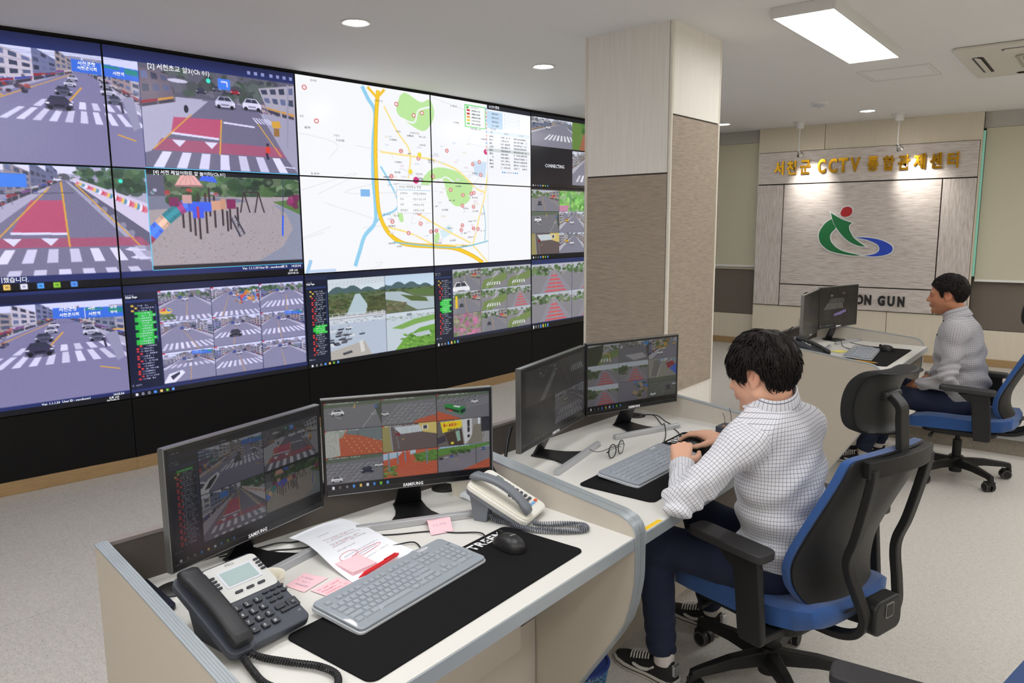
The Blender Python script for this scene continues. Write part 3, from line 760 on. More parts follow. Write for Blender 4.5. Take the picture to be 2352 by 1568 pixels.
def feed_playground(F):
    F.fill((150, 150, 146)); F.rect(0, 0, 1, .32, (70, 92, 66)); F.blobs(0, .0, 1, .30, [(56, 88, 50), (84, 120, 64), (44, 62, 44), (110, 130, 90)], 200, .012, .055)
    F.rect(0, .05, .10, .28, (90, 90, 100)); F.blobs(.02, .2, .5, .30, [(200, 60, 60), (190, 190, 200), (80, 150, 110), (120, 120, 130)], 26, .006, .02)
    F.poly([(0, .27), (1, .24), (1, 1), (0, 1)], (168, 160, 148), nz=9)
    F.poly([(0, .26), (.55, .27), (.62, .30), (.3, .36), (0, .40)], (120, 126, 134)); F.blobs(.12, .24, .3, .33, [(50, 80, 44)], 20, .02, .04)
    F.poly([(.80, .33), (1, .38), (1, 1), (.62, 1), (.86, .80), (.94, .60), (.90, .44)], (140, 148, 152), nz=5); F.poly([(.80, .30), (1, .26), (1, .44)], (88, 124, 60), nz=8); F.blobs(.92, .22, 1.0, .36, [(140, 50, 90)], 10, .02, .03)
    RN2 = np.random.default_rng(3)
    for i in range(60): F.ell(RN2.uniform(0, .9), RN2.uniform(.6, .98), .006, .006, (140, 132, 120))
    post = (58, 46, 46)
    for x, y0, y1 in ((.24, .22, .62), (.30, .22, .70), (.345, .22, .64), (.20, .34, .58), (.40, .25, .58), (.45, .36, .56), (.50, .30, .60), (.55, .36, .58), (.37, .16, .46), (.27, .4, .66), (.48, .4, .62)): F.line([(x, y0), (x, y1)], .022, post)
    pth = lambda t: ((1-t)**2*.235+2*(1-t)*t*.15+t*t*(-.05), (1-t)**2*.345+2*(1-t)*t*.37+t*t*.74)
    for k in range(60):
        a, b = k/60, (k+2.2)/60
        c = [(70, 110, 220), (150, 60, 110), (50, 130, 130), (50, 130, 130), (214, 178, 140), (70, 120, 226), (160, 60, 80)][min(6, int(k/60*7))]
        sh = 1.0 if k % 9 else .8
        F.line([pth(a), pth(b)], .125, np.array(c)*sh)
        F.line([lerp(pth(a), pth(a), 0), pth(b)], .05, np.minimum(255, np.array(c)*1.18))
    F.line([(.24, .36), (.38, .36)], .10, (58, 98, 214)); F.line([(.38, .35), (.44, .345)], .10, (210, 160, 120)); F.line([(.44, .33), (.475, .33)], .11, (200, 150, 110))
    F.rect(.26, .36, .33, .48, (60, 90, 214)); F.rect(.285, .36, .30, .48, (190, 50, 70)); F.rect(.12, .27, .18, .36, (120, 40, 80)); F.rect(.48, .28, .54, .38, (130, 40, 80)); F.rect(.20, .24, .26, .33, (200, 160, 140))
    F.poly([(.16, .155), (.20, .05), (.245, .01), (.29, .05), (.335, .15)], (232, 176, 156)); F.line([(.165, .155), (.335, .15)], .02, (150, 110, 100))
    for k in range(4): F.line([(.245, .012), (.185+.04*k, .15)], .006, (196, 140, 124))
    F.poly([(.31, .09), (.335, .04), (.37, .01), (.405, .04), (.43, .11)], (58, 100, 220))
    F.line([(.50, .46), (.56, .68)], .02, (60, 60, 66)); F.line([(.53, .45), (.59, .65)], .02, (60, 60, 66))
    for k in range(7): F.line([(.505+.009*k, .48+.03*k), (.535+.009*k, .475+.03*k)], .010, (120, 120, 124))
    for x in (.60, .70): F.line([(x, .20), (x-.03, .42)], .016, post); F.line([(x, .20), (x+.035, .42)], .016, post)
    F.line([(.60, .20), (.70, .20)], .016, post)
    for x in (.66, .74, .80, .86): F.line([(x, .34), (x, .44)], .008, (140, 140, 140))
    F.line([(.885, .02), (.87, .45)], .010, (60, 70, 80)); F.line([(.87, .45), (.86, .68)], .020, (40, 90, 220))
    F.rect(0, 0, 1, .045, (10, 12, 20)); F.rect(0, .955, 1, 1, (40, 38, 40)); F.speck(3.5)
def feed_river(F, k):
    sky = [(206, 216, 226), (190, 212, 232), (206, 214, 226), (204, 214, 226)][k]
    F.fill(sky); F.grad(0, .4, np.array(sky)*.97, np.array(sky)*1.04)
    if k < 2:
        pts = [(0, .32)]+[(i/16, .32-.10*abs(math.sin(i*.7+k*2))-.05*math.sin(i*.31)) for i in range(17)]+[(1, .32), (1, .44), (0, .44)]
        F.poly(pts, (72, 96, 102)); F.rect(0, .36, 1, 1, (92, 106, 76), nz=8); F.blobs(0, .36, 1, .55, [(70, 92, 58), (96, 110, 76), (60, 78, 52)], 80, .02, .06, .6)
    if k == 0:
        F.poly([(.46, .40), (.54, .40), (.68, .72), (.62, .95), (.25, .95), (.36, .72)], (176, 196, 206)); F.blobs(0, .5, .34, .9, [(86, 98, 62), (110, 110, 80), (66, 84, 50)], 130, .02, .06, .9); F.blobs(.68, .5, 1, .9, [(86, 90, 58), (70, 80, 50)], 130, .02, .06, .9)
        F.rect(0, .92, 1, 1, (206, 208, 214)); F.line([(0, .93), (1, .95)], .012, (90, 90, 96)); F.line([(0, .86), (1, .90)], .008, (220, 220, 226))
        for i in range(9): F.rect(.05+i*.11, .87, .06+i*.11, .96, (210, 210, 216))
        for i in range(3): F.line([(0, .12+.05*i), (1, .02+.05*i)], .003, (120, 126, 134))
    elif k == 1:
        F.poly([(.0, .42), (.30, .44), (.60, .62), (1, .66), (1, .98), (.62, .98), (.30, .72), (0, .62)], (170, 186, 194)); F.poly([(.28, .52), (.8, .66), (.85, .78), (.5, .72)], (78, 98, 52), nz=8); F.poly([(.36, .40), (1, .44), (1, .60), (.6, .55)], (84, 112, 62), nz=8)
        F.blobs(0, .74, .38, 1, [(110, 104, 76), (130, 122, 96), (84, 90, 60)], 110, .012, .04, .8)
    elif k == 2:
        F.rect(0, .12, 1, 1, (178, 190, 208), nz=3); F.blobs(0, .03, 1, .12, [(150, 152, 160), (110, 116, 116), (190, 190, 196)], 60, .01, .03, .5)
        F.poly([(0, .78), (.30, .70), (.60, .62), (.72, 1), (0, 1)], (176, 170, 164), nz=7)
        for i in range(26): x = RN.uniform(0, .55); y = .22+.5*RN.random()*(1-x); F.poly([(x-.05, y), (x+.07, y-.01), (x+.05, y+.03), (x-.03, y+.035)], [(60, 66, 80), (90, 90, 100), (214, 216, 222), (40, 44, 58)][i % 4]); F.line([(x, y), (x+.01, y-.09)], .006, (100, 100, 110))
        F.poly([(.50, .62), (.56, .58), (.60, .88), (.53, .92)], (210, 208, 206)); F.poly([(.2, .86), (.36, .82), (.38, .88), (.22, .92)], (70, 70, 76))
    else:
        F.rect(0, .1, 1, 1, (190, 202, 212)); F.blobs(0, .08, 1, .2, [(150, 160, 160), (120, 136, 110), (100, 120, 90)], 60, .01, .03, .5); F.rect(.40, .05, .5, .12, (120, 134, 140))
        F.poly([(.1, .40), (.55, .22), (1, .15), (1, .30), (.6, .36), (.3, .46)], (120, 164, 82), nz=10); F.poly([(.16, 1), (.34, .72), (.66, .48), (1, .42), (1, 1)], (104, 158, 60), nz=14); F.blobs(.3, .6, 1, 1, [(84, 138, 46), (132, 180, 80), (70, 116, 42)], 180, .012, .04, .7)
        F.poly([(.5, .62), (.85, .58), (.9, .7), (.6, .72)], (176, 190, 196))
    F.speck(3)
def feed_parking(F, k=0, tone=(112, 112, 118)):
    F.fill(tone); F.speck(4); F.poly([(0, 0), (1, 0), (1, .12), (0, .2)], (88, 100, 84), nz=12)
    if k in (0, 2):
        x0 = .05 if k == 0 else .35
        for i in range(9):
            a = (x0+.10*i, .22+.01*i); F.line([a, (a[0]-.34, .95)], .009, (196, 198, 200), .8)
        for j in range(6): y = .3+.12*j; F.line([(x0-.03-.4*(y-.22), y), (x0+.95-.4*(y-.22), y+.03)], .007, (190, 192, 194), .7)
    car(F, .18, .82, .20, (220, 222, 226)) if k == 0 else None
    if k == 0: car(F, .72, .56, .22, (40, 40, 62)); car(F, .93, .42, .14, (216, 216, 220))
    if k == 1: car(F, .24, .36, .22, (224, 226, 230)); F.line([(.08, .36), (.30, .62)], .012, (200, 200, 200)); F.line([(.95, .25), (.66, 1)], .012, (200, 200, 196)); F.poly([(.88, .2), (1, .1), (1, .9)], (70, 80, 70), nz=8); F.line([(.55, .1), (.52, .25)], .03, (214, 170, 60)); F.rect(.88, .2, .94, .27, (60, 110, 190)); F.line([(.82, .50), (.88, .46), (.92, .50), (.86, .55), (.82, .5)], .01, (200, 200, 200))
    if k == 2: car(F, .06, .55, .14, (210, 212, 216)); F.poly([(.66, .86), (.95, .74), (1, .8), (1, 1), (.55, 1)], (178, 88, 60))
    if k == 3:
        F.poly([(0, .62), (.45, .98), (.42, 1), (0, 1)], (182, 84, 54)); 
        for i in range(8): F.line([(.1+.1*i, .12), (.02+.1*i, .3)], .008, (190, 190, 190)); F.ell(.35+.055*i, .32-.02*i, .015, .02, (60, 60, 62))
        F.poly([(.13, .42), (.22, .38), (.53, .55), (.55, .72), (.48, .84), (.16, .60)], (26, 132, 56)); F.poly([(.16, .50), (.42, .68), (.42, .76), (.16, .58)], (24, 40, 36)); F.poly([(.44, .66), (.54, .60), (.54, .72), (.46, .80)], (24, 36, 40)); F.poly([(.34, .46), (.46, .52), (.42, .56), (.30, .50)], (220, 226, 224)); F.poly([(.16, .55), (.3, .66), (.28, .70)], (220, 70, 40)); car(F, .72, .35, .13, (226, 228, 232))
        for i in range(3): F.line([(.55, .42+.08*i), (1, .22+.1*i)], .008, (190, 190, 190))
    F.speck(3)
def feed_plaza(F, k=0):
    if k == 0:
        F.fill((176, 88, 60)); F.speck(5); F.poly([(.4, 0), (1, 0), (1, .55), (.62, .26), (.36, .16)], (106, 116, 120), nz=4); F.poly([(0, 0), (.38, 0), (.30, .30), (0, .3)], (150, 160, 150), nz=8)
        F.poly([(0, .06), (.24, .10), (.26, .95), (.1, 1), (0, 1)], (176, 178, 172))
        for i in range(6): F.line([(.02+.035*i, .08), (.05+.03*i, .95)], .006, (120, 120, 116))
        for i in range(6):
            for j in range(5): x = .34+.13*i+.04*j; y = .30+.13*j+.04*i; F.ell(x, y, .012, .016, (226, 190, 120))
        for i in range(7): F.line([(.28+.1*i, .22+.02*i), (.5+.12*i, 1)], .006, (140, 66, 44))
        F.line([(.58, .05), (.58, .26)], .012, (60, 60, 62))
    elif k == 1:
        F.fill((96, 84, 84)); F.speck(4); F.poly([(.2, .08), (.78, .05), (.78, .32), (.34, .36)], (196, 206, 212)); 
        for i in range(10): F.line([(.36+.035*i, .10+.01*i), (.36+.035*i, .34)], .008, (150, 156, 160))
        F.poly([(.66, .0), (1, 0), (1, .46), (.74, .34)], (206, 186, 110)); F.rect(.73, .08, .84, .26, (230, 230, 226)); F.rect(.75, .1, .82, .24, (60, 66, 76)); F.poly([(0, 0), (.12, 0), (.20, 1), (0, 1)], (150, 142, 90)); F.line([(.14, 0), (.18, .95)], .05, (140, 146, 150)); F.line([(.22, 0), (.30, .9)], .03, (120, 126, 130)); F.rect(.24, .3, .32, .42, (120, 40, 50)); F.line([(.35, .56), (.40, .55)], .02, (214, 180, 80))
    elif k == 2:
        F.fill((150, 148, 148)); F.poly([(0, 0), (.34, 0), (.34, 1), (0, 1)], (100, 96, 92)); F.poly([(.06, .06), (.46, .02), (.47, .30), (.10, .48)], (236, 212, 30)); F.smear(.12, .10, .30, .16, (190, 40, 40)); F.smear(.20, .32, .22, .09, (40, 40, 40)); F.poly([(.14, .50), (.46, .36), (.50, 1), (.22, 1)], (70, 54, 44)); F.poly([(.34, .46), (.42, .42), (.44, .82), (.38, .86)], (140, 176, 160)); F.poly([(.46, .02), (.66, .0), (.66, .7), (.52, 1)], (206, 206, 208)); 
        for i in range(3): F.poly([(.57, .06+.36*i*.8), (.62, .04+.36*i*.8), (.62, .3+.3*i*.7), (.575, .34+.3*i*.7)], (40, 44, 52))
        F.poly([(.70, .25), (.86, .22), (.86, .95), (.58, 1), (.66, .62)], (128, 122, 110), nz=5); F.rect(.84, 0, 1, .55, (50, 50, 56)); F.rect(.78, 0, .82, .25, (220, 226, 236)); F.line([(.9, .1), (.88, .8)], .012, (60, 60, 64)); F.poly([(0, .66), (.14, .56), (.17, .8), (0, .9)], (58, 50, 66)); F.ell(.28, .9, .03, .05, (230, 220, 60))
    elif k == 3:
        F.fill((186, 92, 66)); F.speck(5); F.poly([(0, .06), (.6, .0), (.6, .14), (0, .3)], (170, 190, 210)); F.poly([(.38, .0), (.5, 0), (.48, .45), (.30, .7), (.1, 1), (.0, 1), (0, .7)], (190, 84, 56)); F.poly([(.56, .18), (.95, .05), (1, .1), (1, .5), (.62, .42)], (90, 130, 60), nz=12); F.blobs(.56, .12, 1, .5, [(70, 112, 48), (104, 144, 66)], 90, .012, .04, .8); F.blobs(0, .5, .24, .95, [(70, 112, 48), (104, 144, 66)], 60, .02, .05, .9)
        for x, y in ((.10, .75), (.26, .5), (.40, .45), (.80, .6)): F.line([(x, .0), (x+.01, y)], .05, (110, 128, 146))
        for i in range(5): F.line([(.1, .98-.1*i), (1, .95-.12*i)], .006, (150, 70, 48))
        for i in range(8): F.ell(.4+.08*i, .7+.03*(i % 3), .01, .014, (150, 76, 58))
    else:
        F.fill((122, 118, 128)); F.speck(4); F.rect(0, 0, 1, .16, (130, 160, 190)); F.poly([(0, .08), (1, .0), (1, .1), (.5, .26), (0, .4)], (88, 132, 56), nz=10); F.poly([(0, .36), (.5, .24), (.5, .3), (0, .5)], (110, 100, 92), nz=6); F.blobs(.2, .2, .6, .3, [(60, 92, 46)], 16, .02, .05); F.line([(.73, .1), (.73, .95)], .014, (60, 56, 60)); F.poly([(.45, 1), (1, .62), (1, 1)], (176, 84, 58), nz=5); F.line([(.3, .55), (.42, .53)], .012, (190, 160, 80)); car(F, .88, .22, .10, (70, 100, 150)); 
        for i in range(4): car(F, .06+.1*i, .46-.03*i, .08, [(40, 42, 60), (200, 200, 206), (60, 90, 170), (120, 120, 126)][i])
    F.speck(3)
def feed_rural(F, k):
    F.fill((176, 180, 190)); F.rect(0, .28, 1, 1, (128, 126, 132), nz=4)
    F.blobs(0, .1, 1, .36, [(80, 112, 62), (104, 130, 80), (62, 84, 52), (150, 150, 150)], 90, .02, .06)
    if k % 3 == 0:
        F.poly([(.45, .25), (.62, .25), (1.0, 1), (.2, 1)], (136, 134, 146)); F.line([(.53, .25), (.62, 1)], .016, YEL)
        for i in range(5): F.poly([(.48-.03*i, .40+.13*i), (.62+.05*i, .40+.13*i), (.64+.06*i, .46+.13*i), (.46-.04*i, .46+.13*i)], (196, 84, 92))
    elif k % 3 == 1:
        F.poly([(.60, .2), (.72, .2), (.5, 1), (-.1, 1)], (148, 146, 156)); F.poly([(.1, .6), (1, .3), (1, .6), (.4, 1), (0, 1)], (110, 130, 76), nz=10); F.line([(.66, .2), (.2, 1)], .012, WHT); zebra(F, .2, .8, .70, .85, 6, (.6, .1))
    else:
        F.poly([(.3, .3), (.5, .28), (1.1, 1), (.1, 1)], (120, 120, 130)); F.line([(.4, .3), (.5, 1)], .014, YEL); facade(F, [(.62, .1), (1, 0), (1, .5), (.66, .4)], (150, 140, 132), 2, 3); car(F, .30, .62, .16, (60, 62, 70)); F.rect(.72, .25, .86, .33, (190, 70, 60))
    F.speck(4)
def sidebar(F, green=(3, 16), rows=26, hdr=True):
    F.fill((18, 24, 44)); F.rect(0, 0, 1, .04, (26, 34, 66))
    F.smear(.06, .055, .3, .018, (190, 196, 210)); F.smear(.06, .08, .34, .018, (190, 196, 210)); F.rect(.05, .115, .95, .135, (34, 52, 104))
    for i in range(rows):
        y = .16+.76*i/rows; x = .28+.10*(i % 3 == 1)
        if green[0] <= i < green[1]:
            F.rect(x, y-.004, x+.55, y+.76/rows*.86, (44, 190, 60))
        elif i < 3: F.rect(x-.08, y, x, y+.018, (226, 190, 70))
        else: F.rect(x-.02, y, x+.06, y+.018, (214, 60, 56))
        F.smear(x+.12, y+.002, .40, .016, (226, 230, 238))
    F.rect(.93, .17, .96, .55, (70, 92, 150), .7); F.smear(.05, .95, .3, .018, (200, 204, 214))
def taskbar(F, light=False, icons=((.02, 'w'), (.05, 's'), (.08, 'o'), (.11, 'e'), (.14, 'f'), (.17, 'g'), (.20, 'b'))):
    F.fill((8, 9, 13))
    for x, k in icons:
        c = {'w': (235, 240, 250), 's': (200, 205, 215), 'o': (200, 205, 215), 'e': (70, 150, 240), 'f': (240, 204, 96), 'g': (120, 200, 60), 'b': (90, 160, 240)}[k]
        if k in 'so': F.ell(x+.006, .5, .006, .26, c); F.ell(x+.006, .5, .0035, .15, (8, 9, 13))
        else: F.rect(x, .22, x+.013, .78, c)
def caption_bar(F): F.rect(.0, .0, .05, .04, (214, 60, 56)); F.smear(.06, .01, .42, .035, (235, 235, 240))

SW, SH = 320, 180
def canvas(nu, nv, ss=2): return Cv(np.zeros((int(SH*nv*ss), int(SW*nu*ss), 3), np.float64))
def shrink(a, ss=2): h, w = a.shape[:2]; return a.reshape(h//ss, ss, w//ss, ss, 3).mean((1, 3))
WALL = Cv(np.zeros((SH*3*2, SW*5*2, 3)))
def R_(u0, v0, u1, v1): return WALL.sub(u0/5, v0/3, u1/5, v1/3)
NAVY = (30, 42, 88)
# desktop on displays A,B rows 1-2
R_(0, 0, 2, 2).fill(NAVY); sidebar(R_(0, .1, .32, 1.88))
R_(0, 0, 2, .105).grad(0, 1, (20, 28, 58), (34, 46, 92))
for u in (1.72, 1.76, 1.80, 1.85, 1.89, 1.93, 1.97): R_(u, .045, u+.018, .075).rect(0, 0, 1, 1, (190, 200, 230), .7)
feed_junction(R_(.32, .105, 1.157, .998)); feed_school(R_(1.16, .105, 1.997, .985)); feed_zone_wall(R_(.32, 1.005, 1.15, 1.885)); feed_playground(R_(1.155, 1.0, 1.997, 1.885))
for a in ((.32, 1.0, 1.157, 1.004), (1.155, .99, 1.997, .997), (1.15, 1.0, 1.155, 1.885), (1.155, 1.884, 1.997, 1.889)): R_(*a).fill((96, 210, 226))
taskbar(R_(0, 1.94, 2, 2.0), icons=()); tb = R_(0, 1.94, 2, 2.0)
for u, c in ((.535, (244, 206, 96)), (.60, (235, 238, 245)), (.665, (80, 170, 240)), (.73, (140, 206, 50)), (.80, (86, 156, 236))):
    tb.rect(u/2-.0068, .14, u/2+.0068, .86, c)
    tb.rect(u/2-.0035, .36, u/2+.0035, .64, np.array(c)*.7)
# map on displays C,D rows 1-2
mp_ = R_(2, 0, 4, 2); mp_.fill((246, 247, 251))
def Mq(u, v): return ((u-2)/2, v/2)
def mline(pts, w, c): mp_.line([Mq(*p) for p in pts], w, c)
def curve(pts, n=8): return [(p.x, p.y) for p in bez([(a, b, 0) for a, b in pts], n)]
for i in range(14):
    u = RN.uniform(2.05, 3.5); v = RN.uniform(.05, 1.95); mline(curve([(u, v), (u+RN.uniform(-.3, .3), v+RN.uniform(-.3, .3)), (u+RN.uniform(-.5, .5), v+RN.uniform(-.3, .3))]), .004, (228, 229, 234))
for q in ([(2.75, .06), (2.80, .02), (2.92, .10), (3.0, .06), (3.03, .24), (2.95, .42), (2.82, .36), (2.72, .24)],
          [(2.90, 1.05), (2.95, .92), (3.05, .83), (3.22, .86), (3.36, .98), (3.37, 1.08), (3.33, 1.22), (3.22, 1.28), (3.14, 1.18), (3.10, .98), (3.02, .98), (2.93, 1.10)], [(2.70, 1.36), (2.74, 1.36), (2.75, 1.46), (2.72, 1.46)], [(3.01, 1.62), (3.05, 1.60), (3.05, 1.70), (3.01, 1.72)]):
    mp_.poly([Mq(*p) for p in curve(q+[q[0]], 5)], (190, 232, 160))
mline(curve([(2.74, .30), (2.86, .34), (2.90, .2), (3.0, .14)]), .010, (246, 247, 251)); mline(curve([(3.04, 1.02), (3.12, .94), (3.2, 1.0)]), .008, (246, 247, 251))
river = curve([(2.46, .02), (2.50, .14), (2.55, .28), (2.53, .6), (2.52, .95), (2.53, 1.3), (2.52, 1.48), (2.44, 1.62), (2.40, 1.78), (2.36, 1.95)])
for a, b in zip(river, river[1:]): mline([a, b], .024, (146, 208, 240))
mline(river[-14:], .016, (146, 208, 240))
mline(curve([(2.58, .86), (2.66, 1.06), (2.71, 1.24), (2.68, 1.34), (2.58, 1.40), (2.53, 1.47)]), .012, (146, 208, 240)); mline([(2.02, 2.0), (2.05, 1.86)], .02, (160, 206, 240))
for q in ([(2.42, 1.11), (2.49, 1.11), (2.49, 1.19), (2.42, 1.19)],): mp_.poly([Mq(*p) for p in q], (130, 184, 236))
mp_.poly([Mq(3.06, 1.58), Mq(3.15, 1.50), Mq(3.18, 1.60), Mq(3.08, 1.68)], (214, 236, 246)); mp_.poly([Mq(3.38, .72), Mq(3.52, .72), Mq(3.5, .92), Mq(3.4, .9)], (206, 226, 246))
for pts in ([(2.58, .70), (2.8, .72), (3.0, .74)], [(2.62, .20), (2.72, .46), (2.82, .68), (2.80, .98)], [(3.0, .74), (3.22, .84), (3.4, 1.04), (3.5, 1.10)], [(2.6, 1.52), (2.8, 1.60), (3.0, 1.74)], [(2.86, 1.36), (3.1, 1.56), (3.35, 1.74)], [(3.56, .55), (3.5, 1.1), (3.44, 1.4), (3.37, 1.76)], [(3.0, 1.75), (3.37, 1.77)], [(3.37, 1.77), (3.52, 2.0)]):
    mline(curve(pts), .011, (250, 228, 150))
road = curve([(2.58, .04), (2.56, .3), (2.545, .7), (2.545, 1.1), (2.56, 1.38), (2.62, 1.58), (2.72, 1.70), (2.83, 1.74), (3.02, 1.765), (3.2, 1.80), (3.36, 1.90), (3.47, 2.0)])
mline(road, .026, (226, 176, 30)); mline(road, .017, (250, 206, 40)); mline([(2.50, .02), (2.57, .12), (2.63, .02)], .016, (244, 196, 50))
mline(curve([(2.66, 1.70), (3.1, 1.78), (3.3, 1.78), (3.53, 1.72)]), .008, (130, 196, 214)); mline(curve([(3.48, 1.26), (3.50, 1.5), (3.49, 1.72)]), .006, (130, 196, 214))
for i in range(60):
    u, v = RN.uniform(2.6, 3.5), RN.uniform(.5, 1.72)
    mp_.rect(*Mq(u, v), *Mq(u+RN.uniform(.02, .05), v+.02), [(232, 222, 232), (236, 230, 222), (222, 228, 240)][i % 3])
for i in range(46):
    u, v = RN.uniform(2.58, 3.48), RN.uniform(.22, 1.76); mp_.smear(*Mq(u, v), .028, .011, (96, 98, 106), .8)
for i in range(24):
    u, v = RN.uniform(2.62, 3.46), RN.uniform(.62, 1.74); mp_.ell(*Mq(u, v), .008, .012, (206, 60, 66)); mp_.ell(*Mq(u, v), .0055, .008, (250, 240, 240)); mp_.rect(*Mq(u-.008, v-.003), *Mq(u+.008, v+.003), (206, 60, 66))
for u, v in ((2.06, .12), (2.13, .44), (2.86, .26), (2.93, .22), (2.72, .16)): mp_.ell(*Mq(u, v), .008, .012, (206, 60, 66)); mp_.ell(*Mq(u, v), .0055, .008, (250, 240, 240))
for u, v in ((2.865, .99), (2.955, 1.07), (3.515, .59)): mp_.ell(*Mq(u, v), .012, .018, (206, 50, 120))
for u, v in ((2.82, .90), (2.90, .70)): mp_.ell(*Mq(u, v), .009, .014, (240, 220, 60))
for u, v in ((2.07, .5), (2.28, .6), (2.10, .96), (3.2, .07), (2.10, 1.98)): mp_.smear(*Mq(u-.02, v), .03, .014, (130, 130, 140), .7)
mp_.rect(*Mq(3.53, 0), *Mq(3.99, .89), (244, 246, 252)); mp_.rect(*Mq(3.525, 0), *Mq(3.53, 2), (214, 216, 222)); mp_.rect(*Mq(3.53, 0), *Mq(4.0, .055), (28, 30, 44))
mp_.rect(*Mq(3.53, .075), *Mq(3.69, .29), (196, 222, 246)); mp_.rect(*Mq(3.69, .075), *Mq(3.99, .29), (250, 252, 255))
for i in range(4): mp_.smear(*Mq(3.58, .09+.05*i), .035, .012, (90, 96, 110)); mp_.rect(*Mq(3.71, .085+.05*i), *Mq(3.87, .118+.05*i), (206, 212, 222)); mp_.rect(*Mq(3.714, .089+.05*i), *Mq(3.866, .114+.05*i), (250, 252, 255))
mp_.rect(*Mq(3.53, .315), *Mq(3.99, .36), (222, 232, 244))
for i in range(10):
    y = .375+.043*i
    if i == 4: mp_.rect(*Mq(3.53, y-.006), *Mq(3.99, y+.034), (206, 214, 214))
    mp_.smear(*Mq(3.55, y), .022, .012, (70, 74, 84)); mp_.smear(*Mq(3.67, y), .05, .012, (70, 74, 84)); mp_.smear(*Mq(3.81, y), .075, .012, (70, 74, 84)); mp_.rect(*Mq(3.53, y+.033), *Mq(3.99, y+.036), (226, 230, 236))
for i in range(9): mp_.rect(*Mq(3.68+.02*i, .825), *Mq(3.692+.02*i, .845), (70, 150, 226) if i in (0, 1, 7, 8) else (180, 190, 200))
mp_.rect(*Mq(3.31, .04), *Mq(3.515, .31), (82, 214, 96)); mp_.rect(*Mq(3.317, .051), *Mq(3.508, .299), (250, 252, 251))
for i in range(5): mp_.rect(*Mq(3.33, .095+.04*i), *Mq(3.36, .118+.04*i), [(206, 40, 44), (206, 40, 44), (226, 160, 40), (236, 206, 70), (120, 200, 90)][i]); mp_.smear(*Mq(3.375, .095+.04*i), .045, .011, (80, 84, 92))
mp_.ell(*Mq(3.337, .072), .006, .009, (90, 190, 80))
for i in range(12): mp_.rect(*Mq(3.512, .04+.047*i), *Mq(3.527, .075+.047*i), (236, 240, 246)); mp_.rect(*Mq(3.514, .045+.047*i), *Mq(3.525, .07+.047*i), [(80, 130, 220), (230, 120, 60), (200, 60, 90)][i % 3], .6)
mp_.rect(*Mq(2.70, 1.035), *Mq(3.0, 1.37), (206, 212, 222)); mp_.rect(*Mq(2.704, 1.042), *Mq(2.998, 1.363), (250, 251, 254)); mp_.rect(*Mq(2.71, 1.10), *Mq(2.99, 1.106), (110, 180, 230))
for i in range(3): mp_.rect(*Mq(2.71, 1.175+.065*i), *Mq(2.99, 1.178+.065*i), (222, 226, 232))
mp_.rect(*Mq(2.03, 1.965), *Mq(2.22, 1.995), (196, 214, 240))
# display column E
R_(4, 0, 5, 1).fill((14, 16, 24)); street(R_(4.0, .05, 4.527, .44), vp=(.75, .1), rl=-.7, rr=1.4, lb=.5, rb=.6, zeb=[(.3, 1.1, .55, .75, 8)], cars=[(.4, .3, .1, (210, 210, 216))]); R_(4.527, .05, 5, .44).fill((96, 128, 60)).speck(10)
q = R_(4.527, .05, 5, .44); q.poly([(.4, 0), (.6, 0), (.55, 1), (.2, 1)], (150, 92, 66), nz=8); q.poly([(.7, 0), (1, 0), (1, 1), (.6, 1)], (140, 138, 146)); q.line([(.72, 0), (.62, 1)], .02, WHT); q.blobs(.3, 0, .6, .3, [(60, 110, 50)], 20, .03, .08)
R_(4.0, .46, 4.527, .95).fill((16, 18, 30)); street(R_(4.53, .46, 5, .95), vp=(.5, .1), rl=-.3, rr=1.2, lb=.6, rb=.6, zeb=[(.1, .9, .7, .9, 6)], cars=[(.5, .4, .2, (220, 220, 226)), (.55, .2, .14, (230, 230, 236))])
R_(4, .95, 5, 1).fill((10, 11, 16)); taskbar(R_(4, .96, 5, 1))
R_(4, 1, 5, 2).fill((10, 11, 16)); 
g = [(feed_rural, 2), (feed_plaza, 4), (feed_rural, 1), (feed_parking, 1), (street, None), (feed_rural, 2), (feed_plaza, 1), (street, None), (feed_rural, 0)]
for i in range(3):
    for j in range(3):
        f, k = g[i*3+j]; F = R_(4+[0, .356, .70][j], 1.03+.303*i, 4+[.356, .70, 1][j]-.003, 1.03+.303*(i+1)-.004)
        if f is street: street(F, vp=(.6, .1), rl=-.1, rr=1.1, lb=.8, rb=.7, cars=[(.5, .5, .16, (220, 220, 226)), (.3, .4, .14, (230, 180, 60))])
        else: f(F, k)
q = R_(4.356, 1.03, 4.70, 1.33); q.fill((150, 176, 140)); q.blobs(0, 0, 1, .9, [(120, 190, 90), (150, 206, 110), (90, 160, 70)], 120, .04, .1); q.line([(.4, .1), (.46, 1)], .06, (110, 120, 130)); q.poly([(0, .7), (.4, .7), (.3, 1), (0, 1)], (190, 130, 160))
taskbar(R_(4, 1.95, 5, 2.0))
R_(4, 2, 5, 3).fill(NAVY)
for i in range(2):
    for j in range(2): feed_rural(R_(4+[0, .535][j], 2.07+.42*i, 4+[.53, 1][j], 2.07+.42*(i+1)-.004), 0 if (i, j) != (0, 1) else 3)
taskbar(R_(4, 2.92, 5, 3))
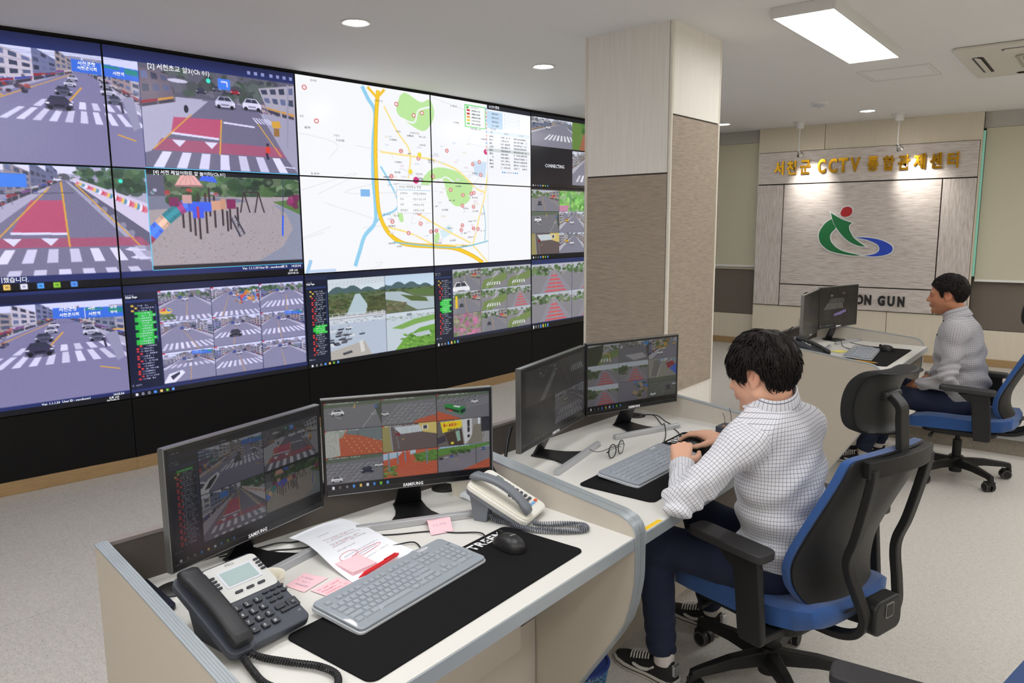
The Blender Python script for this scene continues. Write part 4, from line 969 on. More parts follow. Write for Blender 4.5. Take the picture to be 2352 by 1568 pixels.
# row 3, displays A to D
R_(0, 2, 1, 3).fill(NAVY); R_(0, 2.03, 1, 2.10).fill((20, 26, 50)); feed_junction(R_(.12, 2.11, 1.0, 2.925)); q = R_(.12, 2.11, 1.0, 2.925)
R_(0, 2.93, 1, 2.955).fill(NAVY); taskbar(R_(0, 2.955, 1, 3), icons=())
R_(1, 2, 2, 3).fill((22, 30, 60)); sidebar(R_(1, 2.03, 1.16, 2.93), (3, 16), 30)
for i in range(3):
    for j in range(3):
        F = R_(1.165+.276*j, 2.068+.285*i, 1.165+.276*(j+1)-.003, 2.068+.285*(i+1)-.003)
        vx = [.55, .4, .6, .35, .5, .35, .55, .45, .4][i*3+j]
        street(F, vp=(vx, .12), rl=-.5, rr=1.35, road=(134, 134, 150), lb=.7 if j else .5, rb=.7, edges=[], centre=[.5, .2, .6, .7, .4, .45, .5, .6, .5][i*3+j], trees=[1, 2, 1, 0, 0, 0, 0, 0, 0][i*3+j],
               zeb=[(0, 1.2, [.86, .84, .62, .72, .55, .60, .42, .55, .2][i*3+j], [1., 1., .82, .92, .72, .78, .52, .75, .26][i*3+j], 10)], cars=[(.5, .3, .12, (220, 222, 228)), (.62, .22, .08, (60, 62, 80)), (.4, .24, .09, (70, 90, 160))]+([(.45, .60, .26, (58, 58, 66))] if (i, j) == (1, 1) else []))
        if (i, j) == (0, 0): F.ell(.12, .66, .12, .10, (226, 190, 70)); F.poly([(.0, .66), (.12, .54), (.12, .66)], (206, 60, 90)); F.poly([(.12, .55), (.24, .66), (.16, .68)], (80, 130, 200)); F.blobs(0, .74, .3, .95, [(90, 120, 60)], 20, .02, .05)
        if (i, j) == (0, 1): F.blobs(.5, .2, 1, .6, [(200, 60, 60), (220, 140, 50), (60, 120, 200), (190, 190, 196)], 50, .02, .05)
        if (i, j) in ((1, 2), (2, 0)): blue_sign(F, .55, .02, .95, .14)
        if (i, j) == (2, 0): F.poly([(0, .95), (.1, .7), (.35, .62), (.4, .72), (.2, 1), (0, 1)], (232, 234, 242)); F.poly([(.12, .78), (.3, .66), (.3, .74), (.16, .92)], (50, 54, 70))
        caption_bar(F)
R_(1, 2.93, 2, 2.955).fill(NAVY); taskbar(R_(1, 2.955, 2, 3))
R_(2, 2, 3, 3).fill((22, 28, 52)); sidebar(R_(2, 2.03, 2.152, 2.95), (16, 20), 30)
for i in range(2):
    for j in range(2): feed_river(R_(2.157+.428*j, 2.072+.44*i, 2.157+.428*(j+1)-.003, 2.072+.44*(i+1)-.003), i*2+j)
taskbar(R_(2, 2.955, 3, 3))
R_(3, 2, 4, 3).fill((22, 28, 52)); sidebar(R_(3, 2.03, 3.162, 2.93), (10, 17), 28)
for i in range(3):
    for j in range(3):
        F = R_(3.167+.277*j, 2.055+.285*i, 3.167+.277*(j+1)-.003, 2.055+.285*(i+1)-.003); feed_rural(F, [2, 1, 4, 5, 1, 0, 3, 2, 1][i*3+j])
        if (i, j) == (0, 0): car(F, .3, .86, .6, (228, 230, 236))
        if (i, j) == (2, 0): F.fill((150, 120, 140)).speck(14); F.blobs(0, 0, 1, 1, [(190, 110, 150), (110, 130, 90), (150, 150, 120)], 120, .03, .08)
        if (i, j) == (1, 0): F.rect(.08, .2, .16, .75, (230, 190, 40))
taskbar(R_(3, 2.945, 4, 3))
WALL_PX = np.clip(shrink(WALL.a), 0, 255)
WALL_PX[:, :2*SW] = np.clip(WALL_PX[:, :2*SW]*np.array((.97, .955, 1.05))+np.array((7, 7, 12)), 0, 255)
WALL_PX[2*SH:, 2*SW:] = np.clip(WALL_PX[2*SH:, 2*SW:]*.97+8, 0, 255)

def screen_mat(name, strength, rough=.16):
    m = bpy.data.materials.new(name); m.use_nodes = True; nt = m.node_tree; b = nt.nodes['Principled BSDF']
    b.inputs['Base Color'].default_value = (.006, .006, .007, 1); b.inputs['Roughness'].default_value = rough; b.inputs['Specular IOR Level'].default_value = .5
    at = nt.nodes.new('ShaderNodeVertexColor'); at.layer_name = 'picture'
    nt.links.new(at.outputs[0], b.inputs['Emission Color']); b.inputs['Emission Strength'].default_value = strength
    return m
def screen_mesh(name, px, M, w, h):
    """a lit screen: px (rows top to bottom) on a grid of points, placed by M (origin lower left, x right, y up)"""
    H_, W_ = px.shape[:2]
    xs, ys = np.meshgrid(np.linspace(0, w, W_), np.linspace(h, 0, H_))
    V = np.c_[xs.ravel(), ys.ravel(), np.zeros(xs.size)]
    i = np.arange(H_*W_).reshape(H_, W_)
    F = np.stack([i[:-1, :-1], i[1:, :-1], i[1:, 1:], i[:-1, 1:]], -1).reshape(-1, 4)
    me = np_mesh(name, V, F, smooth=False); me.transform(M)
    ca = me.color_attributes.new('picture', 'FLOAT_COLOR', 'POINT')
    c = px.reshape(-1, 3)/255.0; lin = np.where(c <= .04045, c/12.92, ((c+.055)/1.055)**2.4)
    ca.data.foreach_set('color', np.c_[lin, np.ones(len(lin))].astype(np.float32).ravel())
    return me
M_scr = screen_mat('video_wall_picture', 1.0, .22)
M_bez = mat('display_bezel', (10, 10, 11), .45)
M_txtw = mat('screen_text_white', (0, 0, 0), .6, emit=(236, 238, 244), estr=1.0)
M_txtk = mat('screen_text_dark', (20, 20, 24), .6, emit=(60, 62, 72), estr=1.0)
TEXT_W = [('[2] 서천초교 앞3(Ch 01)', 1.20, .145, .052), ('[4] 서천 제일아파트 앞 놀이터(Ch.01)', 1.19, 1.040, .040), ('기했습니다.', .50, 1.925, .042), ('Ver. 1.1.1.33', 1.625, 1.918, .030), ('User ID : seocheon1', 1.72, 1.918, .030), ('55 %', 1.86, 1.918, .030), ('14:25:34', 1.92, 1.918, .030),
          ('오후 1:53', 1.905, 1.960, .024), ('2017-05-12', 1.897, 1.988, .024), ('CONNECTING', 4.17, .72, .062), ('CCTV 조회', 3.545, .040, .040), ('Ver. 1.1.1.33  User ID : seocheon1', .62, 2.950, .024), ('14:25:34', .92, 2.950, .024), ('오후 1:53', .90, 2.974, .020), ('2017-05-12', .89, 2.995, .020),
          ('서천군청', .725, 2.185, .034), ('서천군의회', .725, 2.228, .030), ('서천역', .845, 2.236, .032), ('서천', .845, 2.188, .028), ('보령', .940, 2.190, .028), ('부여', .940, 2.232, .028),
          ('서천군청', .895, .195, .034), ('서천군의회', .892, .230, .030), ('서천역', 1.04, .242, .032), ('New Page', 1.012, 2.115, .022), ('New Page', 2.012, 2.115, .022)]
TEXT_K = [('C0021 서천초교 정문', 2.715, 1.085, .036), ('운영부서', 2.725, 1.155, .028), ('상황실(관제센터)', 2.83, 1.155, .028), ('용도', 2.725, 1.220, .028), ('어린이 보호구역', 2.83, 1.220, .028), ('명칭', 2.725, 1.285, .028), ('서천초교 정문', 2.83, 1.285, .028), ('촬영범위', 2.725, 1.348, .028), ('서천초교 정문', 2.83, 1.348, .028),
          ('CCTV 레이어', 3.352, .084, .028), ('조회 결과', 3.555, .308, .028), ('용도', 3.56, .348, .024), ('운영부서', 3.70, .348, .024), ('CCTV 명', 3.86, .348, .024), ('본여중', 2.10, .055, .026), ('송동', 2.02, .42, .026), ('구성리', 2.24, .58, .026), ('오석사거리', 2.545, .165, .024), ('서천군청', 2.86, .93, .026), ('서천역', 3.37, 1.47, .024), ('서천초등학교', 2.82, .47, .024)]
PX_H = (VTOP-VBOT)/3
COLS = 'ABCDE'
LAB = [['upper far-left wall display showing a street junction with black car and crosswalk', 'middle far-left wall display showing a road with a red painted lane block', 'lower far-left wall display showing one wide street view under a blue road sign'],
       ['upper wall display, second column, showing a school-zone road with red block', 'middle wall display, second column, showing a playground with tube slide', 'lower wall display, second column, showing nine small street views and green list'],
       ['upper wall display with left half of the white map and its yellow road', 'middle wall display with lower left map and a pale pop-up table', 'lower wall display showing four river and harbour views'],
       ['upper wall display with right half of the map and a search table', 'middle wall display with lower right part of the white map', 'lower wall display showing nine small rural road views'],
       ['upper wall display beside the pillar reading CONNECTING in a dark box', 'middle wall display beside the pillar with small tree and street views', 'lower wall display beside the pillar with red-striped road views']]
for i in range(5):
    a = Vector((*VW[i], 0)); b = Vector((*VW[i+1], 0)); d = (b-a).normalized(); w = (b-a).length; up = Vector((0, 0, 1)); n = d.cross(up)
    for r in range(3):
        o = a+up*(VTOP-(r+1)*PX_H)
        e = empty('video_wall_display', o+d*w/2, label=LAB[i][r], cat='display', group='video wall displays')
        Lm = frame_matrix(-d*w/2, d, up)         # local: x right, y up, z into the room
        mb = MB(); g_ = .0016
        mb.box((w/2, PX_H/2, -.030), (w-2*g_, PX_H-2*g_, .052), M=Lm)
        for yy in (g_+.0015, PX_H-g_-.0015): mb.box((w/2, yy, -.002), (w-2*g_, .003, .006), M=Lm)
        for xx in (g_+.0015, w-g_-.0015): mb.box((xx, PX_H/2, -.002), (.003, PX_H-2*g_, .006), M=Lm)
        mb.build('bezel', M_bez, e)
        px = WALL_PX[r*SH:(r+1)*SH, i*SW:(i+1)*SW]
        link('screen', screen_mesh('screen', px, Lm @ Matrix.Translation((.0045, .0045, -.0025)), w-.009, PX_H-.009), M_scr, e)
        for lst, m in ((TEXT_W, M_txtw), (TEXT_K, M_txtk)):
            it = [(t, s*PX_H*1.08, Lm @ Matrix.Translation(((u-i)*w, (r+1-v)*PX_H, .0004)), dict(bold=.0005 if m is M_txtw else .0, res=1)) for t, u, v, s in lst if i <= u < i+1 and r <= v < r+1]
            if it: join_text('screen_lettering', it, m, e)
# ================================================================ console desks
DZ = .74
M_top = mat('white_laminate', (221, 219, 214), .42, spec=.4)
M_side = mat('beige_laminate', (200, 192, 180), .55, spec=.3, noise=.015, nscale=300)
M_alu = mat('grey_edge_trim', (170, 178, 184), .35, .35)
M_brown = mat('brown_grey_panel', (86, 79, 73), .7, noise=.06, nscale=200)
M_cap = mat('brown_grey_cap', (136, 127, 124), .6)
SIDE = [(-1.30, 0), (-1.17, .212), (-1.041, .407), (-1.005, .472), (-.988, .523), (-.974, .60), (-.972, .667), (-.972, .735), (-.974, .752), (-.983, .770), (-1.000, .783), (-1.025, .7915), (-1.05, .7945), (-1.25, .812), (-1.45, .829), (-1.65, .846), (-1.80, .857), (-1.845, .860)]
SIDE = SIDE[:4]+[(q.x, q.y) for q in bez([(x, z, 0) for x, z in SIDE[4:13]], 4)]+SIDE[13:]
def console(name, label, left, right, front, back, lz=0.0):
    """left / right: (y at x=-1, slope) of the inner faces of the two side panels; front / back: two (x, y) points each"""
    e = empty('console_desk', (-1.4, (left[0]+right[0])/2, 0), label=label, cat='desk', group='console desks')
    T = Matrix.Translation(-Vector(e.location))
    def shear(y0, s): return T @ Matrix(((1, 0, 0, 0), (s, 1, 0, y0+s), (0, 0, 1, 0), (0, 0, 0, 1)))
    th = .027
    for (y0, s), a, b in ((left, -th, 0.0), (right, 0.0, th)):
        S = shear(y0, s)
        p = MB().prism(SIDE+[(-1.845, 0)], a, b, M=S, axis='Y').build('side_panel', M_side, e)
        mb = MB(); n = len(SIDE); mid = (a+b)/2
        def off(d):
            return [(x+nx*d, z+nz*d) for (x, z), (nx, nz) in zip(SIDE, NRM)]
        NRM = []
        for i in range(n):
            a_ = Vector(SIDE[max(i-1, 0)]); b_ = Vector(SIDE[min(i+1, n-1)]); t = (b_-a_).normalized(); NRM.append((t.y, -t.x) if False else (t[1], -t[0]))
        # the trim runs over the top and front edge, with shallow ridges
        for k in range(5):
            w0 = a-.0015+(b-a+.003)*k/5+.0003; w1 = a-.0015+(b-a+.003)*(k+1)/5-.0003
            mb.prism(off(.0032)+off(-.001)[::-1], w0, w1, M=S, axis='Y')
        mb.prism(off(.0022)+off(-.001)[::-1], a-.0015, b+.0015, M=S, axis='Y')
        mb.build('edge_trim', M_alu, p)
    def on(line, x): return line[0]+line[1]*(x+1)
    fl_, fr = front; bl, br = back
    q = [(fl_, on(left, fl_)), (fr, on(right, fr)), (br, on(right, br)), (bl, on(left, bl))]
    d = MB().prism(q, DZ-.028, DZ, M=T).build('desktop', M_top, e)
    MB().prism([(fl_, on(left, fl_)), (fl_+.004, on(left, fl_)), (fr+.004, on(right, fr)), (fr, on(right, fr))], DZ-.036, DZ-.0006, M=T).build('front_edge', M_alu, d, bevel=.0012)
    bp = MB().prism([(bl, on(left, bl)), (br, on(right, br)), (br-.02, on(right, br-.02)), (bl-.02, on(left, bl-.02))], .02, .852, M=T).build('back_panel', M_brown, e)
    MB().prism([(bl+.001, on(left, bl)), (br+.001, on(right, br)), (br-.024, on(right, br-.024)), (bl-.024, on(left, bl-.024))], .852, .861, M=T).build('top_cap', M_cap, bp)
    xm = -1.30
    MB().prism([(xm, on(left, xm)), (xm, on(right, xm)-.14), (xm-.02, on(right, xm)-.14), (xm-.02, on(left, xm))], .335, DZ-.03, M=T).build('front_board', M_side, e, bevel=.001)
    MB().prism([(xm-.05, on(left, xm)), (xm-.05, on(right, xm)), (xm-.07, on(right, xm)), (xm-.07, on(left, xm))], .0, .36, M=T).build('lower_board', M_side, e)
    return e
D1 = ((.660, -.125), (1.797, -.125)); D2 = ((1.851, -.125), (3.043, -.120)); D3 = ((4.672, -.19), (5.900, -.05))
console('a', 'nearest console desk, with black and white telephones and papers on it', *D1, (-.998, -.978), (-1.832, -1.70))
console('b', 'middle console desk where the man in checked shirt works', *D2, (-.972, -.945), (-1.775, -1.70))
console('c', 'farthest console desk, before the wood-grain sign wall', *D3, (-.945, -.943), (-1.74, -1.70))

# ================================================================ monitors
M_mon = mat('monitor_black', (17, 17, 19), .28, spec=.6)
M_msil = mat('monitor_silver_edge', (150, 152, 154), .3, .9)
M_stand = mat('stand_black', (20, 20, 22), .35)
M_bar = mat('stand_silver', (184, 186, 190), .32, .35)
M_logo = mat('logo_white', (225, 225, 228), .5, emit=(220, 220, 224), estr=.35)
def monitor(pl, pr, z0, z1, px, bright, label, side=1):
    pl = Vector((*pl, 0)); pr = Vector((*pr, 0)); d = (pr-pl).normalized(); w = (pr-pl).length; up = Vector((0, 0, 1)); n = d.cross(up)
    c = (pl+pr)/2
    e = empty('monitor', (c.x, c.y, DZ), label=label, cat='monitor', group='desk monitors')
    h = z1-z0; Lm = frame_matrix((0, 0, z0-DZ), d, up)    # x right, y up, z towards the seat
    mb = MB()
    mb.prism(rrect(w, h, .004, 3, 0, h/2), -.016, -.0005, M=Lm)
    for sx in (-1, 1): mb.box((sx*(w/2-.004), h/2, 0), (.008, h, .003), M=Lm)
    mb.box((0, h-.004, 0), (w-.016, .008, .003), M=Lm); mb.box((0, .0085, 0), (w-.016, .017, .003), M=Lm)
    fr = mb.build('bezel', M_mon, e, bevel=.0012)
    mb = MB(); mb.prism(rrect(w*.8, h*.75, .03, 4, 0, h/2), -.030, -.016, M=Lm); mb.build('back_shell', M_mon, e, bevel=.006)
    mb = MB(); mb.box((0, h+.0004, -.008), (w, .003, .019), M=Lm); mb.box((-side*(w/2+.0004), h/2, -.008), (.003, h, .019), M=Lm); mb.box((0, .0015, .0016), (w*.97, .0022, .0012), M=Lm)
    mb.build('silver_edge', M_msil, fr)
    sm = screen_mat('monitor_picture_%d' % len(bpy.data.materials), bright, .22)
    link('screen', screen_mesh('screen', px, Lm @ Matrix.Translation((-w/2+.008, .017, .0004)), w-.016, h-.025), sm, e)
    put_text('logo', 'SAMSUNG', .0135, Lm @ Matrix.Translation((-.026, .0050, .0018)), M_logo, fr, bold=.0004, res=1)
    # the stand: sloping neck, flat foot and the silver bar in front
    q = lambda x, y, z: Lm @ Vector((x, z-(z0-DZ), y))
    nk = MB(); sec = []
    for y, z, hw in ((-.020, z0-DZ+.06, .034), (-.034, z0-DZ-.01, .036), (-.068, .012, .042), (-.074, .004, .046)):
        sec.append([q(-hw, y-.006, z), q(hw, y-.006, z), q(hw, y+.006, z+.002), q(-hw, y+.006, z+.002)])
    nk.rings(sec); nk.build('neck', M_stand, e, bevel=.002)
    ft = MB(); pts = [(-.046, -.080)]+[(.046, -.080)]+[(.048, -.02), (.056, .02), (.075, .06), (.10, .088)]+[(-.10, .088), (-.075, .06), (-.056, .02), (-.048, -.02)]
    FM = Lm @ Matrix(((1, 0, 0, 0), (0, 0, 1, -(z0-DZ)), (0, 1, 0, 0), (0, 0, 0, 1)))
    ft.prism(pts, .001, .008, M=FM); ft.build('foot', M_stand, e, bevel=.002)
    bw_ = .36*w/.51
    bs = MB(); sec2 = [(.084, .001), (.108, .001), (.104, .018), (.090, .021)]
    bs.rings([[q(x, y, z) for y, z in sec2] for x in (-bw_/2, bw_/2)]); br = bs.build('stand_bar', M_bar, e, bevel=.001)
    put_text('print', 'S24D590', .008, Lm @ Matrix.Translation((bw_/2-.04, .005-(z0-DZ), .1079)) , mat('grey_print', (120, 120, 122), .6), br, res=1)
    return e
def mcv(): return Cv(np.zeros((SH*2, SW*2, 3)))
def done(F, gain=1.0, floor_=0.0): return np.clip(shrink(F.a)*gain+floor_, 0, 255)
def small_taskbar(F, y=.955): taskbar(F.sub(0, y, 1, 1), icons=((.03, 'w'), (.07, 's'), (.11, 'o'), (.15, 'e'), (.19, 'f'), (.23, 'w'), (.27, 'e'), (.31, 'g'), (.35, 'b')))
def apphead(F):
    F.fill((16, 20, 30)); sidebar(F.sub(0, .05, .17, .93), (0, 1), 34); F.smear(.02, .02, .05, .02, (190, 190, 200)); F.smear(.30, .035, .06, .02, (190, 190, 200))
F = mcv(); apphead(F)
feed_zone_wall(F.sub(.585, .07, .99, .47)); feed_junction(F.sub(.175, .07, .58, .47))
feed_school(F.sub(.585, .07, .99, .47)); feed_zone_wall(F.sub(.175, .475, .58, .90)); feed_playground(F.sub(.585, .475, .99, .90)); small_taskbar(F)
q = F.sub(.175, .07, .58, .47); q.poly([(0, 1), (.02, .86), (.12, .70), (.26, .60), (.30, .66), (.20, .84), (.10, 1)], (236, 236, 240)); q.poly([(.06, .92), (.14, .74), (.25, .64), (.24, .72), (.14, .90)], (30, 32, 42))
PX1 = done(F)
monitor((-1.657, .826), (-1.724, 1.316), .808, 1.107, PX1, .16, 'left monitor on the nearest desk, four dim street views and a side list')
F = mcv(); F.fill((8, 8, 10))
fs = [(feed_parking, 1), (feed_parking, 2), (feed_parking, 3), (feed_plaza, 0), (feed_plaza, 1), (feed_plaza, 2), (feed_parking, 0), (feed_plaza, 3), (feed_plaza, 4)]
for k, (f, a) in enumerate(fs):
    i, j = divmod(k, 3); q = F.sub(j/3, .015+i*.306, (j+1)/3-.002, .015+(i+1)*.306-.003); f(q, a); q.rect(0, 0, .03, .05, (214, 60, 56)); q.smear(.05, .01, .55, .045, (230, 230, 236))
small_taskbar(F, .945); PX2 = done(F)
monitor((-1.750, 1.341), (-1.468, 1.771), .822, 1.112, PX2, .62, 'right monitor on the nearest desk, nine views with green bus and red paving', side=-1)
F = mcv(); F.fill((10, 10, 12)); street(F.sub(.06, .04, 1, .5), vp=(.62, .05), rl=-.5, rr=1.2, lb=.4, rb=.5, zeb=[(.2, .42, .2, .98, 2)]); q = F.sub(.06, .04, 1, .5)
q.fill((96, 94, 92)); q.speck(4)
for i in range(14): t = i/13; q.poly([(.22+.22*t, .97-.72*t), (.30+.2*t, .97-.72*t), (.305+.2*t, .93-.72*t), (.225+.22*t, .93-.72*t)], (200, 200, 200))
q.line([(.12, .1), (.02, .95)], .02, (150, 120, 110)); q.blobs(.2, .05, .5, .3, [(60, 110, 150), (190, 190, 180), (80, 110, 70)], 26, .01, .03); q.line([(.55, .0), (.75, .95)], .01, (190, 190, 190)); zebra(q, .75, 1.0, .3, .5, 6, (.8, -.4))
street(F.sub(.50, .5, 1, .92), vp=(.5, .1), rl=-.6, rr=1.3, lb=.2, rb=.4, zeb=[(.1, 1.0, .55, .72, 9), (.0, 1.0, .78, .98, 9)], cars=[(.35, .3, .12, (210, 210, 210)), (.3, .42, .12, (190, 190, 160)), (.6, .2, .1, (200, 200, 200))])
F.sub(.06, .5, .5, .92).fill((26, 26, 28)); F.smear(.2, .7, .2, .04, (110, 110, 112)); small_taskbar(F); PX3 = done(F, .9, 8)
monitor((-1.535, 2.005), (-1.632, 2.560), .826, 1.121, PX3, .10, 'left monitor on the middle desk, nearly dark with two faint crosswalks')
F = mcv(); F.fill((8, 8, 10)); 
def dark_park(q): feed_parking(q, 0, (86, 90, 84))
for k in range(9):
    i, j = divmod(k, 3); q = F.sub(j/3, .01+i*.306, (j+1)/3-.002, .01+(i+1)*.306-.003)
    if k == 0: feed_rural(q, 1); q.poly([(0, .1), (.5, .0), (.45, .6), (.3, 1), (0, 1)], (40, 54, 36)); q.line([(.5, .45), (.7, .5), (.72, .95)], .03, YEL)
    elif k in (1,): q.fill((112, 112, 120)).speck(4); q.poly([(.2, .65), (.8, .6), (.95, .85), (.5, .95)], (170, 170, 172)); q.blobs(0, 0, 1, .25, [(90, 100, 80), (160, 150, 130), (200, 200, 200)], 40, .02, .05); q.poly([(.75, .1), (1, .0), (1, .3)], (60, 130, 190)); q.poly([(.9, .3), (1, .2), (1, 1)], (70, 66, 70))
    elif k == 2: street(q, vp=(.8, .05), rl=.1, rr=1.6, lb=.9, rb=0, cars=[(.4, .7, .2, (220, 220, 224)), (.5, .5, .16, (220, 220, 224)), (.9, .3, .1, (230, 190, 60))]); q.blobs(.2, .1, .7, .5, [(190, 140, 60), (80, 110, 60)], 20, .03, .08)
    elif k in (3, 4, 6): feed_rural(q, 0); q.rect(0, 0, 1, .25, (196, 206, 216)); q.blobs(0, .2, .3, .6, [(60, 80, 50)], 24, .03, .08)
    elif k == 5: q.fill((150, 146, 138)); q.speck(4); q.poly([(.2, .1), (.5, .05), (.3, .95), (.1, .9)], (120, 120, 116)); q.poly([(.62, .3), (.85, .2), (.95, .4), (.7, .6)], (150, 40, 56)); q.poly([(.75, .6), (1, .35), (1, .95)], (50, 100, 210)); q.line([(.45, .3), (.3, 1)], .03, (220, 220, 220)); q.blobs(.4, 0, 1, .2, [(120, 160, 200), (220, 220, 226)], 24, .02, .05)
    elif k == 7: q.fill((120, 118, 130)).speck(4); q.poly([(.5, .0), (1, .1), (1, .4), (.6, .3)], (60, 116, 200)); q.blobs(.5, .1, 1, .9, [(60, 90, 50), (190, 160, 120), (150, 130, 100)], 30, .03, .09)
    else: dark_park(q)
small_taskbar(F, .945); PX4 = done(F)
monitor((-1.634, 2.576), (-1.453, 3.036), .826, 1.126, PX4, .30, 'right monitor on the middle desk, nine street views, in front of the pillar', side=-1)
F = mcv(); F.fill((20, 19, 18)).speck(1.5); F.blobs(.1, .1, .9, .9, [(40, 40, 38)], 20, .05, .15); PX5 = done(F)
monitor((-1.520, 4.985), (-1.588, 5.560), .838, 1.137, PX5, .30, 'dark left monitor on the farthest desk, its silver edge towards the viewer')
F = mcv(); F.fill((30, 30, 30)).speck(3); F.blobs(0, 0, 1, 1, [(44, 44, 42), (24, 24, 24)], 90, .03, .1)
zebra(F, .10, .64, .40, .56, 11, (.5, -.1), (150, 150, 140)); zebra(F, .22, .66, .28, .39, 11, (.5, -.2), (120, 120, 112)); F.poly([(.38, .69), (.70, .60), (.70, .67), (.60, .70), (.58, .72), (.38, .75)], (150, 130, 196)); car(F, .3, .2, .07, (150, 150, 150)); car(F, .62, .16, .08, (120, 90, 90)); small_taskbar(F); PX6 = done(F)
monitor((-1.592, 5.580), (-1.453, 6.045), .842, 1.142, PX6, .40, 'right monitor on the farthest desk with faint crosswalk and lilac patch', side=-1)

# ================================================================ things on the desks
M_pad = mat('black_cloth_pad', (20, 20, 22), .85, spec=.15, bump=.15, bscale=900)
M_padw = mat('pad_print_white', (226, 226, 228), .7)
def mouse_pad(loc, w, l, label, rz=rad(90), tx=None):
    e = empty('mouse_pad', loc, rz, label, 'mouse pad', 'black mouse pads')
    MB().prism(rrect(l, w, .022), 0, .004).build('mat', M_pad, e, bevel=.001)
    put_text('print', 'TREEM', .042, Matrix.Translation((l/2-.185, w/2-.043, .0042)), M_padw, e, bold=.0016, spacing=1.15)
    return e
mouse_pad((-1.178, 1.262, DZ), .275, .755, 'black cloth mouse pad on the nearest desk, under the keyboard end')
mouse_pad((-1.198, 2.470, DZ), .282, .815, "black cloth mouse pad under the checked-shirt man's hands")
mouse_pad((-1.135, 5.300, DZ), .275, .745, 'black cloth mouse pad on the farthest desk')
M_skin_k = mat('grey_keyboard_skin', (146, 153, 162), .42, spec=.4, coat=.2)
M_key = mat('grey_key', (154, 161, 170), .42, spec=.4)
M_leg = mat('key_legend', (208, 214, 222), .6)
M_ksh = mat('keyboard_shell', (196, 200, 206), .4)
KL, KD = .440, .162
def keyboard(loc, rz, label):
    e = empty('keyboard', loc, rz, label, 'keyboard', 'grey keyboards')
    T = Matrix.Translation((0, 0, .006)) @ Matrix.Rotation(rad(4.5), 4, 'X')
    MB().prism(rrect(KL+.004, KD+.003, .012), -.002, .008, M=Matrix.Translation((0, 0, .004)) @ Matrix.Rotation(rad(4.5), 4, 'X')).build('base', M_ksh, e, bevel=.002)
    MB().prism(rrect(KL, KD, .014), .004, .0135, M=T).build('cover', M_skin_k, e, bevel=.003)
    mb = MB(); u = .0187; x0 = -.206; y0 = -.058
    tx = []
    def key(x, y, w, h=1.0, ch=None):
        a = [(x+.0012, y+.0012), (x+w*u-.0012, y+.0012), (x+w*u-.0012, y+h*u-.0012), (x+.0012, y+h*u-.0012)]; cx, cy = x+w*u/2, y+h*u/2+.0006
        b = [(cx+(px_-cx)*.80, cy+(py-cy)*.78) for px_, py in a]
        mb.rings([[(p[0], p[1], .0128) for p in a], [(p[0], p[1], .0172) for p in b]], M=T)
        tx.append(((ch or '·'), .0058, T @ Matrix.Translation((cx-.005, cy, .0174)), dict(res=1)))
    rows = [('`1234567890-=', 1.0, 0, 2.0), ('QWERTYUIOP[]', 1.5, 1.5, 1.5), ("ASDFGHJKL;'", 1.75, 1.75, 2.25), ('ZXCVBNM,./', 2.25, 2.25, 2.75)]
    for r, (chs, off, _, last) in enumerate(rows):
        y = y0+u*(4-r); x = x0
        if r: key(x, y, off); x += off*u
        for ch in chs: key(x, y, 1, 1, ch); x += u
        key(x, y, last)
    x = x0
    for w_ in (1.25, 1.25, 1.25, 5.9, 1.25, 1.6, 1.25, 1.25): key(x, y0, w_); x += w_*u
    for g_ in range(3):
        for k in range(4): key(x0+u*(1.8+g_*4.4+k*1.0), y0+u*5.35, 1, .85)
    key(x0, y0+u*5.35, 1, .85)
    xa = x0+u*15.3
    for k in range(3): key(xa+k*u, y0+u*4, 1); key(xa+k*u, y0+u*3, 1); key(xa+k*u, y0, 1); key(xa+k*u, y0+u*5.35, 1, .85)
    key(xa+u, y0+u, 1)
    xn = x0+u*18.55
    for r, s in enumerate(('0.', '123', '456', '789', '/*-')):
        x = xn
        for ch in s: w_ = 2 if ch == '0' else 1; key(x, y0+u*r, w_, 1, ch); x += w_*u
    key(xn+3*u, y0+u*3, 1, 2); key(xn+3*u, y0+u, 1, 2); key(xn+3*u, y0+u*4+.0186, 1, .3)
    mb.build('keys', M_key, e)
    join_text('key_print', tx, M_leg, e)
    put_text('logo', 'TREEM', .0125, T @ Matrix.Translation((.118, KD/2-.0185, .0137)), M_padw, e, bold=.0004)
    return e
kb = keyboard((-1.277, 1.203, DZ+.004), rad(90+2.5), 'grey keyboard with skin cover on the nearest desk, beside the papers')
dup(kb, (-1.232, 2.370, DZ+.004), rad(90-1.5), "grey keyboard under the checked-shirt man's left hand")
dup(kb, (-1.222, 5.290, DZ+.004), rad(90+6), 'grey keyboard on the farthest desk beside the yellow note')

M_mouse = mat('mouse_black', (30, 30, 32), .4, spec=.5)
def mouse(loc, rz, label):
    """nose towards local +Y"""
    e = empty('computer_mouse', loc, rz, label, 'mouse', 'black computer mice')
    mb = MB(); rings = []
    for i in range(15):
        t = -1+2*i/14; tt = max(0, 1-t*t)**.5; y = t*.057
        hw = .031*max(.02, (1-abs(t)**2.6))**.5*(1-.06*t); hh = .038*max(.01, (1-abs(t*.98+.12)**2.4))**.6
        rings.append([(math.cos(a)*hw, y, .0015+max(0, math.sin(a))**.85*hh) for a in [math.pi*k/14 for k in range(15)]])
    mb.rings(rings); mb.build('body', M_mouse, e, smooth=60)
    mb = MB(); mb.cyl((-.004, .034, .030), (.004, .034, .030), .0085, n=16); mb.build('wheel', mat('mouse_wheel', (12, 12, 12), .6), e, smooth=40)
    put_text('logo', 'TREEM', .007, Matrix.Translation((0, -.012, .0398)) @ Matrix.Rotation(rad(180), 4, 'Z') @ Matrix.Translation((-.012, 0, 0)), M_padw, e, res=1)
    return e
